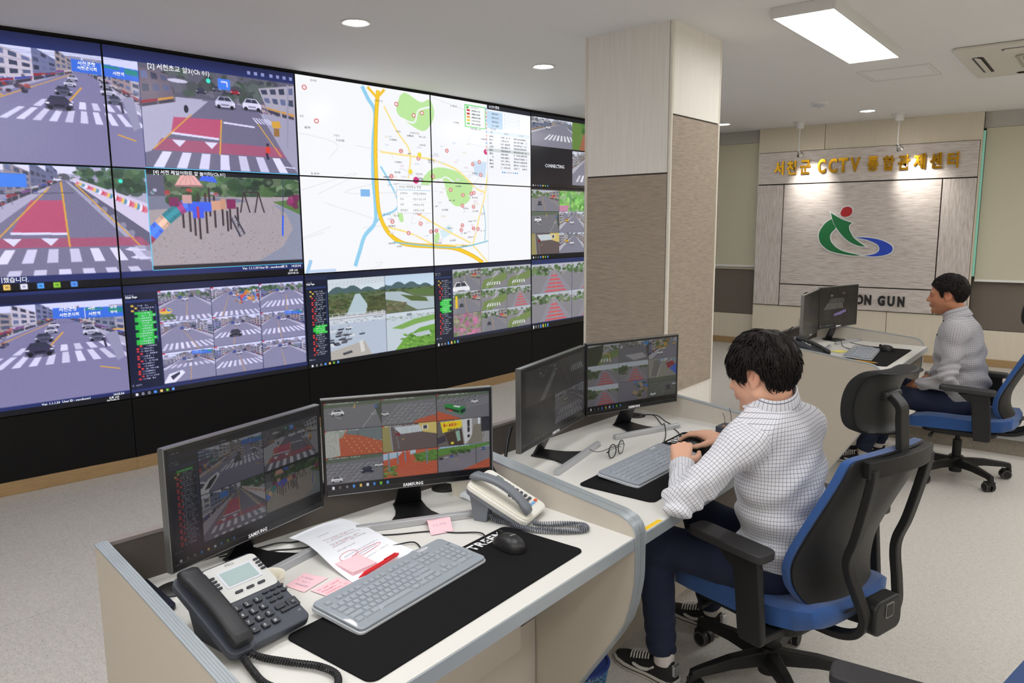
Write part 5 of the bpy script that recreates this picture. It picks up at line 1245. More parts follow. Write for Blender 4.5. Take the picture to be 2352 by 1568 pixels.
ms = mouse((-1.212, 1.528, DZ+.004), rad(80), 'black computer mouse on the nearest desk pad, covering part of its lettering')
dup(ms, (-1.222, 2.690, DZ+.004), rad(82), "black computer mouse under the checked-shirt man's right hand")
dup(ms, (-1.136, 5.535, DZ+.004), rad(75), 'black computer mouse on the farthest desk pad')

# ---- coiled cords and cables
def coil(path, rc, wr, turns_per_m=150, n=6, k=10):
    P = bez(path, 24); L = [0]
    for a, b in zip(P, P[1:]): L.append(L[-1]+(b-a).length)
    tot = L[-1]; N = int(tot*turns_per_m*k); out = []; j = 0
    prev = None
    for i in range(N+1):
        s = tot*i/N
        while j < len(L)-2 and L[j+1] < s: j += 1
        t = (s-L[j])/max(1e-9, L[j+1]-L[j]); p = P[j].lerp(P[j+1], t); d = (P[j+1]-P[j]).normalized()
        sd = d.cross(Vector((0, 0, 1))).normalized() if prev is None else (prev-d*prev.dot(d)).normalized(); prev = sd
        u = sd.cross(d); a = 2*math.pi*i/k
        out.append(p+(sd*math.cos(a)+u*math.sin(a))*rc)
    return MB().tube(out, wr, n)
M_cordk = mat('black_cord', (26, 26, 29), .45)
M_cordg = mat('grey_cord', (104, 108, 118), .45)
M_cable = mat('black_cable', (18, 18, 19), .5)

# ---- black desk telephone
M_slate = mat('slate_plastic', (66, 70, 80), .5, spec=.4, bump=.1, bscale=900)
M_hand = mat('handset_black', (34, 35, 39), .45, spec=.4, bump=.1, bscale=900)
M_silver = mat('silver_plastic', (198, 198, 196), .4, .15)
M_btn = mat('phone_button', (44, 46, 54), .45)
M_lcd = mat('phone_lcd', (158, 176, 176), .12, spec=.7, emit=(160, 182, 182), estr=.06)
M_pw = mat('phone_print', (210, 214, 220), .6)
def handset(mb, u0, w, v0, v1, lift, PM, t=.020, arch=.012):
    N = 22; rings = []
    for i in range(N+1):
        s = i/N; v = v0+(v1-v0)*s; e_ = min(s, 1-s)
        thick = t*(1.0+.55*max(0, 1-e_/.2)); base = lift+arch*math.sin(math.pi*s)**.8-(.004 if e_ < .18 else 0)
        ends = (1-(1-min(1, e_/.055))**2)**.5 if e_ < .055 else 1.0
        hw = w/2*(.80+.20*ends)*(1.0-.10*math.sin(math.pi*s))
        ring = []
        for a, b in rrect(2*hw, thick*max(.5, ends), min(hw, thick*.45*max(.5, ends)), 4): ring.append((u0+a, v, base+thick/2+b))
        rings.append(ring)
    mb.rings(rings, M=PM)
def desk_phone(loc, rz, label):
    e = empty('desk_telephone', loc, rz, label, 'telephone', 'black desk telephones')
    PM = Matrix.Translation((0, .002, .026)) @ Matrix.Rotation(rad(24), 4, 'X')
    W_, L_ = .196, .232
    MB().prism(rrect(W_, L_, .016, 5, 0, L_/2), -.020, 0, M=PM).build('body', M_slate, e, bevel=.004, seg=3)
    for sx in (-.07, .07): MB().prism([(.03, 0), (.17, 0), (.205, .095), (.16, .075), (.05, .03)], sx-.008, sx+.008, axis='X').build('stand_leg', M_slate, e)
    MB().prism(rrect(.132, .108, .012, 4, .030, .172), 0, .0022, M=PM).build('faceplate', M_silver, e, bevel=.0008)
    fr = MB().prism(rrect(.088, .052, .003, 3, .032, .180), .0022, .0034, M=PM).build('lcd_frame', mat('lcd_clear_frame', (206, 208, 216), .15, spec=.6), e)
    MB().prism(rrect(.076, .042, .001, 2, .032, .180), .0034, .0040, M=PM).build('lcd', M_lcd, e)
    bt = MB(); ts = []
    def b(u, v, w, h, t=.0035, r=None): bt.prism(rrect(w, h, r or min(w, h)*.45, 3, u, v), .001, .0018+t, M=PM)
    for k in range(4): b(-.026, .196-.0105*k, .013, .0055); b(.088, .203-.0105*k, .013, .0055)
    for k in range(3): b(.004+.028*k, .137, .019, .0062)
    for r in range(4):
        for c in range(3):
            u, v = -.024+.0245*c, .098-.0225*r; b(u, v, .018, .0145, .004, .003); ts.append(('123456789*0#'[r*3+c], .0115, PM @ Matrix.Translation((u-.006, v-.004, .0060)), dict(res=1)))
    for r in range(3):
        for c in range(3 if r < 2 else 2): b(.051+.0195*c, .108-.0145*r, .0155, .0062, .003)
    b(.055, .058, .024, .013, .003, .003); b(.060, .044, .024, .008, .003, .002); b(.085, .054, .026, .026, .002, .003); b(.085, .054, .012, .012, .004, .003)
    bt.build('keys', M_btn, e, bevel=.0006)
    ts += [('OK', .005, PM @ Matrix.Translation((.0815, .0525, .0062)), dict(res=1)), ('iPECS', .0095, PM @ Matrix.Translation((.018, .2145, .0026)), dict(res=1)), ('LG', .006, PM @ Matrix.Translation((.082, .028, .0006)), dict(res=1))]
    tl = [ts.pop(-2)]
    join_text('print', ts, M_pw, e); join_text('logo', tl, mat('dark_print', (70, 70, 74), .6), e)
    MB().prism(rrect(.062, L_+.010, .02, 5, -.070, L_/2), -.014, .004, M=PM).build('cradle', M_slate, e, bevel=.003)
    hs = MB(); handset(hs, -.070, .050, .004, L_-.002, .006, PM, .021, .012); hs.build('handset', M_hand, e, smooth=50)
    return e
dp = desk_phone((-1.300, .852, DZ), rad(90+1), 'black and silver desk telephone in the left foreground, grey screen above its keypad')
coil([(-1.325, .785, DZ+.03), (-1.285, .800, DZ+.011), (-1.215, .826, DZ+.011), (-1.155, .853, DZ+.011), (-1.105, .855, DZ+.011), (-1.075, .825, DZ+.011), (-1.10, .785, DZ+.011), (-1.18, .755, DZ+.011), (-1.25, .765, DZ+.011), (-1.315, .782, DZ+.014), (-1.345, .79, DZ+.012)], .0058, .0021, 165).build('coiled_cord', M_cordk, None, smooth=180)
tag(bpy.data.objects['coiled_cord'], 'black coiled telephone cord looped on the desk in the left foreground', 'cord')
rd_ = empty('desk_radio', (-1.125, 2.962, DZ), rad(-4), "flat slate-grey radio set half hidden behind the checked-shirt man's right arm", 'radio')
MB().prism(rrect(.20, .085, .012), 0, .034).build('case', M_slate, rd_, bevel=.005, seg=3)
for k in range(2): MB().cyl((-.070+.028*k, -.020, .033), (-.070+.028*k, -.020, .0365), .006, n=14).build('amber_button', mat('amber_button', (214, 150, 90), .4), rd_, smooth=40)
MB().tube(bez([(-.085, .02, .03), (-.092, .03, .055), (-.102, .03, .075)], 6), .0012, 5).build('antenna_wire', M_cable, rd_, smooth=180); MB().tube(bez([(-.06, .03, .03), (-.066, .034, .07), (-.074, .034, .10)], 6), .0012, 5).build('antenna_wire', M_cable, rd_, smooth=180)
dup(dp, (-1.365, 5.045, DZ), rad(90+20), 'black desk telephone on the farthest desk behind its side panel')

# ---- white desk telephone
M_wp = mat('ivory_plastic', (234, 232, 224), .42); M_gp = mat('grey_plastic', (112, 117, 126), .45)
def white_phone(loc, rz):
    e = empty('desk_telephone', loc, rz, 'white desk telephone with grey handset and coiled grey cord, right of the monitors', 'telephone')
    PM = Matrix.Translation((0, 0, .020)) @ Matrix.Rotation(rad(25), 4, 'X'); W_, L_ = .158, .215
    MB().prism(rrect(W_, L_, .022, 6, 0, L_/2), -.012, .006, M=PM).build('body', M_wp, e, bevel=.005, seg=3)
    MB().prism(rrect(W_-.006, L_-.006, .022, 6, 0, L_/2), -.026, -.012, M=PM).build('underside', M_gp, e, bevel=.004)
    for sx in (-.052, .052): MB().prism([(.135, 0), (.175, 0), (.190, .080), (.125, .052)], sx-.014, sx+.014, axis='X').build('stand_leg', M_gp, e, bevel=.002)
    MB().prism(rrect(.084, .022, .004, 3, .030, .193), .006, .0068, M=PM).build('name_window', mat('white_window', (240, 240, 234), .3), e)
    MB().prism(rrect(.060, .024, .002, 2, .036, .166), .0062, .0070, M=PM).build('lcd', mat('grey_lcd', (126, 138, 128), .15), e)
    g = MB(); d = MB(); bl = MB(); rd = MB()
    def b(mb, u, v, w, h, t=.004): mb.prism(rrect(w, h, min(w, h)*.3, 3, u, v), .005, .006+t, M=PM)
    for r in range(3):
        for c in range(3): b(g, .010+.020*c, .139-.0115*r, .014, .0055)
    for r in range(4):
        for c in range(4): b(d, -.002+.0172*c, .099-.0155*r, .0125, .0095)
    for c in range(3): b(bl, .006+.0172*c, .034, .0125, .008)
    b(rd, .0585, .036, .0135, .009)
    g.build('grey_keys', M_gp, e); d.build('keys', mat('dark_button', (70, 72, 80), .45), e); bl.build('blue_keys', mat('blue_button', (120, 170, 222), .4), e); rd.build('red_key', mat('orange_button', (218, 88, 44), .4), e)
    MB().prism(rrect(.058, L_-.004, .02, 5, -.047, L_/2), .004, .011, M=PM).build('cradle', mat('ivory_cradle', (226, 222, 208), .45), e, bevel=.004)
    hs = MB(); handset(hs, -.047, .040, .012, L_+.004, .012, PM, .018, .030); hs.build('handset', M_gp, e, smooth=50)
    return e
white_phone((-1.262, 1.725, DZ), rad(90+13))
coil([(-1.395, 1.655, DZ+.035), (-1.36, 1.645, DZ+.012), (-1.318, 1.652, DZ+.010), (-1.255, 1.645, DZ+.010), (-1.185, 1.672, DZ+.010), (-1.125, 1.715, DZ+.010), (-1.105, 1.748, DZ+.010), (-1.128, 1.765, DZ+.010), (-1.175, 1.742, DZ+.010), (-1.220, 1.697, DZ+.012), (-1.243, 1.678, DZ+.018)], .0065, .0023, 150).build('coiled_cord', M_cordg, None, smooth=180)
tag(bpy.data.objects['coiled_cord.001'], 'grey coiled telephone cord looped on the desk before the white telephone', 'cord')

# ---- cable grommets and thin cables
def grommet(x, y, label, r=.042):
    e = empty('cable_grommet', (x, y, DZ), label=label, cat='cable grommet', group='round desk grommets')
    MB().lathe([(r, 0), (r, .003), (r-.006, .006), (.001, .0065)], 28).build('ring', mat('grommet_black', (30, 29, 28), .45), e, smooth=40)
    MB().cyl((.012, -.006, .006), (.012, -.006, .0072), .010, n=14).build('slot', mat('grommet_hole', (6, 6, 6), .9), e)
    return e
gr = grommet(-1.715, .858, 'round black cable grommet at the left rear of the nearest desk')
for x, y, l in ((-1.678, 1.772, 'round black cable grommet under the right monitor of the nearest desk'), (-1.634, 3.000, 'round black cable grommet behind the right monitor of the middle desk'), (-1.60, 5.87, 'round black cable grommet behind the right monitor of the farthest desk')):
    dup(gr, (x, y, DZ), label=l)
def cable(pts, label, r=.0022, m=None, n=7):
    o = MB().tube(bez(pts, 10), r, n).build('cable', m or M_cable, None, smooth=180)
    return tag(o, label, 'cable', 'thin black desk cables')
z = DZ+.0024
cable([(-1.266, 1.498, DZ+.012), (-1.33, 1.552, z+.004), (-1.40, 1.515, z), (-1.46, 1.482, z), (-1.53, 1.40, z), (-1.575, 1.365, z), (-1.60, 1.36, z)], 'thin black mouse cable running left from the nearest mouse')
cable([(-1.79, 1.02, z), (-1.76, 1.10, z), (-1.735, 1.16, z+.004), (-1.712, 1.20, z), (-1.69, 1.25, z)], 'thin black cable behind the papers, upper of two')
cable([(-1.735, 1.06, z), (-1.71, 1.13, z), (-1.675, 1.17, z), (-1.64, 1.22, z)], 'thin black cable behind the papers, lower of two')
cable([(-1.475, 1.345, z), (-1.44, 1.39, z+.005), (-1.405, 1.385, z), (-1.38, 1.36, z)], 'short black keyboard cable showing beside the paper near the keyboard top')
cable([(-1.60, 3.0, DZ+.009), (-1.55, 3.005, z+.012), (-1.47, 2.93, z), (-1.42, 2.855, DZ+.028), (-1.385, 2.80, z), (-1.35, 2.72, z), (-1.325, 2.66, DZ+.006)], 'black cable curving from the grommet over the stand bar to the keyboard, middle desk')
cable([(-1.60, 3.01, DZ+.009), (-1.54, 3.02, z+.010), (-1.48, 2.985, z), (-1.43, 2.95, z)], 'short black cable beside the round grommet of the middle desk')
cable([(-1.405, 2.905, z), (-1.36, 2.86, z), (-1.32, 2.80, DZ+.007), (-1.28, 2.735, DZ+.016)], "black mouse cable at the top edge of the checked-shirt man's pad")
cable([(-1.57, 5.87, DZ+.009), (-1.50, 5.86, z+.01), (-1.42, 5.78, z), (-1.33, 5.70, z), (-1.24, 5.63, DZ+.007), (-1.19, 5.56, DZ+.012)], 'black mouse cable on the farthest desk')
cable([(-1.57, 5.87, DZ+.009), (-1.51, 5.82, z+.008), (-1.46, 5.68, DZ+.026), (-1.42, 5.58, z), (-1.37, 5.50, z), (-1.32, 5.46, DZ+.006)], 'black keyboard cable on the farthest desk')
cable([(-1.60, 1.985, z+.002), (-1.61, 2.01, z+.03), (-1.635, 2.06, z+.10), (-1.65, 2.10, z+.14)], 'thick black cable dropping behind the left monitor of the middle desk', .006)
cable([(-1.52, 1.835, DZ+.09), (-1.49, 1.835, DZ+.05), (-1.46, 1.80, DZ+.03), (-1.44, 1.76, DZ+.05)], 'short black cable behind the white telephone', .003)
cable([(-1.60, 4.95, DZ+.02), (-1.61, 4.97, DZ+.10), (-1.60, 4.985, DZ+.17), (-1.585, 5.0, DZ+.19)], 'black cable behind the dark left monitor of the farthest desk', .004)

# ---- paper, notes, pen, cup
M_paper = mat('white_paper', (236, 239, 246), .75); M_pink = mat('pink_note_paper', (246, 200, 208), .75); M_ink = mat('grey_ink', (120, 116, 126), .8); M_rink = mat('red_ink', (214, 72, 84), .8); M_bink = mat('blue_ink', (150, 142, 178), .8)
def sheet(name, q, label, cat, m, zf, group=None, res=14, loc=None):
    """a thin sheet over the quadrilateral q (corners in order), height zf(u, v)"""
    c = Vector((sum(p[0] for p in q)/4, sum(p[1] for p in q)/4, DZ)); e = empty(name, c, label=label, cat=cat, group=group)
    def at(u, v, dz=0):
        p = (Vector(q[0]).lerp(Vector(q[1]), u)).lerp(Vector(q[3]).lerp(Vector(q[2]), u), v)
        return Vector((p.x-c.x, p.y-c.y, zf(u, v)+dz))
    mb = MB(); vs = [at(i/res, j/res) for j in range(res+1) for i in range(res+1)]; n = len(vs); vs += [v-Vector((0, 0, .0006)) for v in vs]
    R1 = res+1; fs = []
    for j in range(res):
        for i in range(res):
            a = j*R1+i; fs.append((a, a+1, a+R1+1, a+R1)); fs.append((n+a+R1, n+a+R1+1, n+a+1, n+a))
    for i in range(res):
        for a, b in ((i, i+1), (res*R1+i+1, res*R1+i), ((i+1)*R1, i*R1), (i*R1+res, (i+1)*R1+res)): fs.append((b, a, n+a, n+b))
    mb.add(vs, fs); mb.build('sheet', m, e, smooth=60)
    return e, at
def writing(e, at, rows, m, name='handwriting', rs=1, aspect=1.0, dz=.0005):
    """small unreadable pen marks: rows of (u0, u1, v, height)"""
    g = random.Random(rs); mb = MB()
    for u0, u1, v, h in rows:
        u = u0
        while u < u1:
            w = h*.55*aspect; k = g.random()
            if k > .14:
                for a, b, c_, d in ((0, 0, .16, 1), (0, g.uniform(.2, .8), .9, .14)) + (((.7, 0, .16, g.uniform(.5, 1)),) if k > .5 else ()):
                    q4 = [at(u+w*a, v+h*b, dz), at(u+w*(a+c_), v+h*b, dz), at(u+w*(a+c_), v+h*(b+d), dz), at(u+w*a, v+h*(b+d), dz)]
                    mb.add(q4, [(0, 1, 2, 3)])
            u += w*1.35
    mb.build(name, m, e)
e, at = sheet('paper_sheet', [(-1.724, 1.192), (-1.732, 1.382), (-1.408, 1.362), (-1.352, 1.130)], 'printed white sheet with red pen notes, between monitors and keyboard', 'paper', M_paper, lambda u, v: .003+.027*math.exp(-((v-.30)/.32)**2)*(1-.55*u)+.004*math.sin(3*u)*(1-v))
writing(e, at, [(.22, .44, .24, .018), (.24, .80, .335, .016), (.24, .86, .375, .016), (.24, .80, .42, .016), (.24, .86, .455, .016), (.24, .56, .52, .016), (.24, .86, .61, .016), (.28, .80, .66, .018), (.26, .88, .74, .016)], M_ink, 'print', 3, 1.5)
writing(e, at, [(.34, .66, .355, .013), (.25, .70, .435, .013), (.20, .24, .33, .02)], M_rink, 'red_handwriting', 5, 1.6)
def loop(u0, u1, v0, v1): return [at((u0+u1)/2+(u1-u0)/2*math.cos(a), (v0+v1)/2+(v1-v0)/2*math.sin(a), .001) for a in [2*math.pi*i/28 for i in range(29)]]
MB().tube(loop(.24, .84, .645, .700), .0006, 4).tube(loop(.16, .46, .575, .665), .0006, 4).build('red_pen_loops', M_rink, e)
pd = empty('sticky_note_pad', (-1.452, 1.200, DZ+.002), rad(-4), 'thick pad of pink sticky notes lying on the white sheet', 'sticky notes')
mb = MB()
for k in range(5): mb.prism(rrect(.076, .076, .001, 1), .0025*k, .0025*k+.0022)
mb.build('pad', M_pink, pd); 
pn = empty('red_pen', (-1.395, 1.226, DZ+.014), rad(98), 'red ballpoint pen lying beside the pink pad on the sheet', 'pen')
M_red = mat('red_plastic', (214, 26, 36), .3)
MB().tube([(-.052, 0, 0), (.070, 0, 0)], .0055, 12).build('barrel', M_red, pn, smooth=40)
MB().cyl((-.075, 0, -.0016), (-.052, 0, 0), .0012, .0052, 12).build('tip', M_red, pn, smooth=40); MB().cyl((.070, 0, 0), (.078, 0, 0), .0045, .0035, 12).build('push_button', M_red, pn, smooth=40)
MB().box((.045, 0, .0065), (.045, .004, .002)).build('clip', M_red, pn)
flat = lambda u, v: .0015+.004*(u-.5)**2
e, at = sheet('sticky_note', [(-1.532, 1.100), (-1.462, 1.118), (-1.448, 1.036), (-1.512, 1.030)], 'single pink sticky note with faint blue writing, beside the paper cup', 'sticky note', M_pink, flat, 'loose pink sticky notes', 4)
writing(e, at, [(.12, .6, .22, .10), (.12, .7, .45, .10), (.25, .8, .66, .10)], M_bink, rs=2)
e, at = sheet('sticky_note', [(-1.442, 1.050), (-1.446, 1.135), (-1.372, 1.145), (-1.368, 1.058)], 'single pink sticky note with red writing, partly under the keyboard', 'sticky note', M_pink, flat, 'loose pink sticky notes', 4)
writing(e, at, [(.10, .85, .16, .09), (.10, .8, .34, .09), (.10, .85, .52, .09)], M_rink, rs=4)
e, at = sheet('sticky_note', [(-1.512, 1.512), (-1.478, 1.574), (-1.408, 1.522), (-1.438, 1.462)], 'pink sticky note with faint writing draped over the silver stand bar', 'sticky note', M_pink, lambda u, v: .003+.021*math.exp(-((v-.38)/.30)**2), 'loose pink sticky notes', 12)
writing(e, at, [(.12, .9, .12, .09), (.15, .4, .34, .08), (.2, .85, .56, .08)], M_bink, rs=6)
def cup(loc, label, r=.037, h=.078):
    e = empty('paper_cup', loc, label=label, cat='cup')
    MB().lathe([(.001, .004), (r*.70, .004), (r*.97, h-.001), (r*1.05, h+.001), (r*1.06, h-.002), (r, h-.004), (r*.74, 0), (.001, 0)], 36).build('cup_wall', mat('cup_paper', (238, 232, 216), .6), e, smooth=50)
    return e
cup((-1.492, .972, DZ), 'cream paper cup half hidden behind the black telephone', .036, .058)
cup((-1.600, 1.765, DZ), 'white paper cup behind the propped sheet under the right monitor', .034, .075)
e = empty('propped_paper', (-1.53, 1.775, DZ), label='creased white sheet propped up beside the white telephone', cat='paper')
mb = MB(); g5 = [(-1.575, 1.738, .004), (-1.452, 1.690, .002), (-1.415, 1.765, .004), (-1.50, 1.80, .004)]
rows_ = []
for v in range(7):
    t = v/6; row = []
    for u in range(9):
        s = u/8; base = Vector((-1.578+(.150)*s, 1.735-.02*s+.02*t, 0)); z_ = .003+.078*(t**1.1)*(1-.35*s)+.004*math.sin(9*s+4*t)
        row.append((base.x+1.53-.075*t, base.y-1.775+.085*t, z_))
    rows_.append(row)
vs = [p for r in rows_ for p in r]; fs = [(j*9+i, j*9+i+1, j*9+i+10, j*9+i+9) for j in range(6) for i in range(8)]
o = MB().add(vs, fs).build('sheet', M_paper, e, smooth=60); s_ = o.modifiers.new('thickness', 'SOLIDIFY'); s_.thickness = .0008
rb = empty('red_packet', (-1.572, 1.822, DZ), rad(-8), 'small red packet with blue strip behind the white telephone', 'packet')
MB().box((0, 0, .055), (.05, .03, .11)).build('box', mat('brick_red', (172, 52, 26), .5), rb, bevel=.003); MB().box((.0255, .006, .06), (.002, .010, .11)).build('strip', mat('strip_blue', (80, 140, 230), .4), rb)
db = empty('dark_tablet', (-1.712, .800, DZ), rad(-7), 'dark blue flat device lying against the left side panel', 'device')
MB().prism(rrect(.19, .045, .012), .0, .014).build('case', mat('navy_case', (22, 26, 44), .3), db, bevel=.003); MB().box((.052, .0235, .008), (.014, .001, .005)).build('port', mat('port_blue', (80, 110, 190), .3), db)

# ---- round spectacles
gl = empty('spectacles', (-1.400, 2.425, DZ), rad(92), 'round black spectacles standing on the middle desk before the keyboard', 'spectacles')
M_gf = mat('spectacle_black', (14, 14, 15), .35)
gm = MB(); R0 = .0255
for sx in (-1, 1):
    Rg = Matrix.Translation((sx*.034, 0, .027)) @ Matrix.Rotation(rad(sx*4), 4, 'Z')
    gm.tube([(R0*math.cos(a), 0, R0*math.sin(a)) for a in [2*math.pi*i/36 for i in range(37)]], .0019, 8, M=Rg)
gm.tube(bez([(-.010, .0, .030), (0, .002, .034), (.010, .0, .030)], 6), .0013, 6)
gm.tube([(-.0595, 0, .029), (-.066, .003, .029)], .0018, 6).tube([(.0595, 0, .029), (.066, .003, .029)], .0018, 6)
gm.build('frame', M_gf, gl, smooth=60)
for sx, pts in ((-1, [(-.066, .003, .029), (-.062, .008, .028), (.0, .018, .024), (.055, .022, .020), (.080, .026, .010)]), (1, [(.066, .003, .031), (.060, .010, .031), (.0, .024, .028), (-.055, .034, .026), (-.085, .048, .030), (-.098, .062, .040)])):
    MB().tube(bez(pts, 8), .0013, 6).build('temple', M_gf, gl, smooth=60)
M_lens = mat('lens_glass', (245, 248, 246), .02, spec=.5, trans=1.0)
for sx in (-1, 1): MB().cyl((sx*.034, -.0006, .027), (sx*.034, .0006, .027), .0247, n=32).build('lens', M_lens, gl)

# ---- small pieces
tg = tag(MB().prism(rrect(.100, .014, .001, 1), 0, .0006).build('yellow_label', mat('label_yellow', (244, 200, 30), .6), None, loc=(-.9805, 1.906, DZ), rot=(0, 0, rad(88))), 'narrow yellow label strip on the front edge of the middle desk', 'label')
e, at = sheet('yellow_note', [(-1.435, 5.300), (-1.395, 5.395), (-1.318, 5.375), (-1.355, 5.275)], 'square yellow note beside the keyboard on the farthest desk', 'sticky note', mat('yellow_note_paper', (236, 226, 120), .75), flat, res=4)
pe = empty('yellow_pencil', (-1.135, 5.002, DZ+.0075), rad(-8), 'yellow pencil lying at the near edge of the farthest desk', 'pencil')
MB().cyl((-.075, 0, 0), (.060, 0, 0), .0038, n=6).build('shaft', mat('pencil_yellow', (236, 172, 20), .5), pe); MB().cyl((.060, 0, 0), (.078, 0, 0), .0036, .0006, 6).build('point', mat('pencil_wood', (206, 170, 130), .6), pe)
# ---- blue basket on the floor under the middle desk
bk = empty('waste_basket', (-1.290, 2.00, 0), label='blue lattice waste basket on the floor behind the desk side panel', cat='basket')
M_bk = mat('basket_blue', (62, 108, 146), .5); mb = MB(); n = 28
for i in range(n):
    a = 2*math.pi*i/n; mb.tube([(.075*math.cos(a), .075*math.sin(a), .01), (.10*math.cos(a), .10*math.sin(a), .15)], .003, 4)
for k in range(9):
    r = .075+.025*k/8; zz = .012+.138*k/8; mb.tube([(r*math.cos(2*math.pi*i/n), r*math.sin(2*math.pi*i/n), zz) for i in range(n+1)], .003, 4)
mb.build('lattice', M_bk, bk); MB().lathe([(.104, .146), (.106, .154), (.098, .156), (.096, .148)], 32).build('rim', mat('basket_rim', (40, 62, 130), .5), bk, smooth=50)
MB().lathe([(.001, 0), (.078, 0), (.080, .012), (.001, .012)], 28).build('base', M_bk, bk)
# ================================================================ office chairs
M_blue = mat('blue_mesh_fabric', (31, 78, 142), .8, sheen=.3, noise=.08, nscale=700, bump=.35, bscale=900)
M_chk = mat('black_chair_plastic', (26, 26, 27), .5, spec=.4, bump=.12, bscale=700)
M_hdr = mat('black_chair_fabric', (20, 20, 21), .85, bump=.3, bscale=900)
M_arm = mat('armrest_rubber', (44, 43, 45), .6, bump=.1, bscale=800)
M_tyre = mat('caster_grey', (92, 90, 90), .6)
def lerp_prof(prof, s):
    x = s*(len(prof)-1); i = min(int(x), len(prof)-2); t = x-i
    return tuple(a+(b-a)*t for a, b in zip(prof[i], prof[i+1]))
def smooth_prof(pts, n):
    P = bez([tuple(p)+(0,)*(3-len(p)) for p in pts], n); return [tuple(p) for p in P]
def chair(loc, az, label, legrot):
    e = empty('office_chair', loc, az, label, 'chair', 'blue office chairs')
    # seat: rings from front to back
    prof = [(.250, .352, .352, .10), (.248, .338, .386, .20), (.225, .332, .405, .235), (.15, .338, .424, .248), (.05, .343, .430, .252), (-.08, .347, .428, .252), (-.18, .352, .430, .246), (-.26, .362, .440, .228), (-.305, .38, .446, .200), (-.325, .40, .43, .15)]
    P = [[a for a in p] for p in prof]; mb = MB(); rings = []
    for i in range((len(P)-1)*4+1):
        x, zb, zt, hw = lerp_prof(P, i/((len(P)-1)*4)); ring = []
        for k in range(13): t = -1+2*k/12; ring.append((x+.012*abs(t)**3, t*hw, zt+.018*abs(t)**2.2-.020*abs(t)**8))
        for k in range(13): t = 1-2*k/12; ring.append((x+.012*abs(t)**3, t*hw*.985, zb+(.012*abs(t)**6)))
        rings.append(ring)
    mb.rings(rings); mb.build('seat', M_blue, e, smooth=70)
    MB().prism(rrect(.40, .42, .06, 4, -.02, 0), .318, .350).build('seat_shell', M_chk, e, bevel=.008)
    # backrest: blue pad and black shell
    edge = [(-.268, .424), (-.222, .440), (-.194, .485), (-.188, .54), (-.200, .60), (-.245, .70), (-.296, .803), (-.330, .880), (-.346, .926), (-.352, .938)]
    wid = [.130, .170, .205, .226, .234, .232, .226, .216, .206, .188]
    E = smooth_prof([(a, b, w) for (a, b), w in zip(edge, wid)], 5)
    def back(off0, off1, k=1.0, top=0):
        rings = []
        for (x, z_, w) in E:
            ring = []
            for j in range(15): t = -1+2*j/14; ring.append((x-.034*(1-t*t)+off0-.006*abs(t)**8, t*w*k, z_+.012*(1-t*t)*max(0, (z_-.85)/.09)))
            for j in range(15): t = 1-2*j/14; ring.append((x-.034*(1-t*t)+off1, t*w*k, z_+.012*(1-t*t)*max(0, (z_-.85)/.09)))
            rings.append(ring)
        return MB().rings(rings)
    back(.004, -.026).build('backrest', M_blue, e, smooth=60)
    back(-.0255, -.038, .985).build('back_shell', M_chk, e, smooth=50)
    # rear frame: two uprights, cross bar, lower arms
    rect = [(-.017, -.011), (.017, -.011), (.017, .011), (-.017, .011)]
    fr = MB()
    for sy in (-1, 1):
        pts = [(-.418, sy*.150, .918), (-.412, sy*.148, .86), (-.376, sy*.142, .70), (-.352, sy*.136, .625), (-.352, sy*.126, .575), (-.372, sy*.108, .50), (-.386, sy*.088, .43), (-.362, sy*.075, .372), (-.30, sy*.070, .340), (-.20, sy*.066, .330)]
        fr.tube(bez(pts, 6), 1.0, sect=[(a*1.0, b*1.15) for a, b in rect], up=(1, 0, 0))
    fr.tube(bez([(-.405, -.172, .915), (-.428, -.09, .918), (-.436, 0, .920), (-.428, .09, .918), (-.405, .172, .915)], 6), 1.0, sect=[(-.015, -.026), (.015, -.026), (.015, .026), (-.015, .026)])
    fr.build('back_frame', M_chk, e, bevel=.004)
    lb = MB().prism(rrect(.15, .11, .03, 4, 0, .425), -.412, -.360, axis='X').build('lumbar_block', M_chk, e, bevel=.008)
    MB().prism(rrect(.042, .046, .006, 3, 0, .445), -.4145, -.412, axis='X').build('badge', mat('badge_rim', (150, 150, 152), .4, .6), lb); MB().prism(rrect(.035, .039, .005, 3, 0, .445), -.4155, -.4145, axis='X').build('badge_face', M_chk, lb)
    MB().tube([(-.335, -.10, .905), (-.42, -.10, .912)], .012, 10).tube([(-.335, .10, .905), (-.42, .10, .912)], .012, 10).build('pivot', M_chk, e, smooth=40)
    # headrest
    rings = []; hp = [(-.338, .996, .070), (-.316, 1.000, .096), (-.300, 1.022, .112), (-.296, 1.065, .120), (-.304, 1.115, .122), (-.324, 1.155, .119), (-.354, 1.178, .110), (-.384, 1.184, .094)]
    for (x, z_, w) in smooth_prof(hp, 4):
        ring = []
        for j in range(13): t = -1+2*j/12; ring.append((x-.030*(1-t*t)+.030-.020*abs(t)**9, t*w, z_))
        for j in range(13): t = 1-2*j/12; ring.append((x-.030*(1-t*t)+.030-.060+.012*abs(t)**6, t*w*.985, z_-.004))
        rings.append(ring)
    hr = MB().rings(rings).build('headrest', M_hdr, e, smooth=70)
    rings = []
    for (x, z_, w) in smooth_prof(hp, 4)[1:-3]:
        ring = []
        for j in range(13): t = -1+2*j/12; ring.append((x-.030*(1-t*t)-.029, t*w*.95, z_))
        for j in range(13): t = 1-2*j/12; ring.append((x-.030*(1-t*t)-.040+.006*t*t, t*w*.92, z_))
        rings.append(ring)
    MB().rings(rings).build('headrest_shell', M_chk, hr, smooth=50)
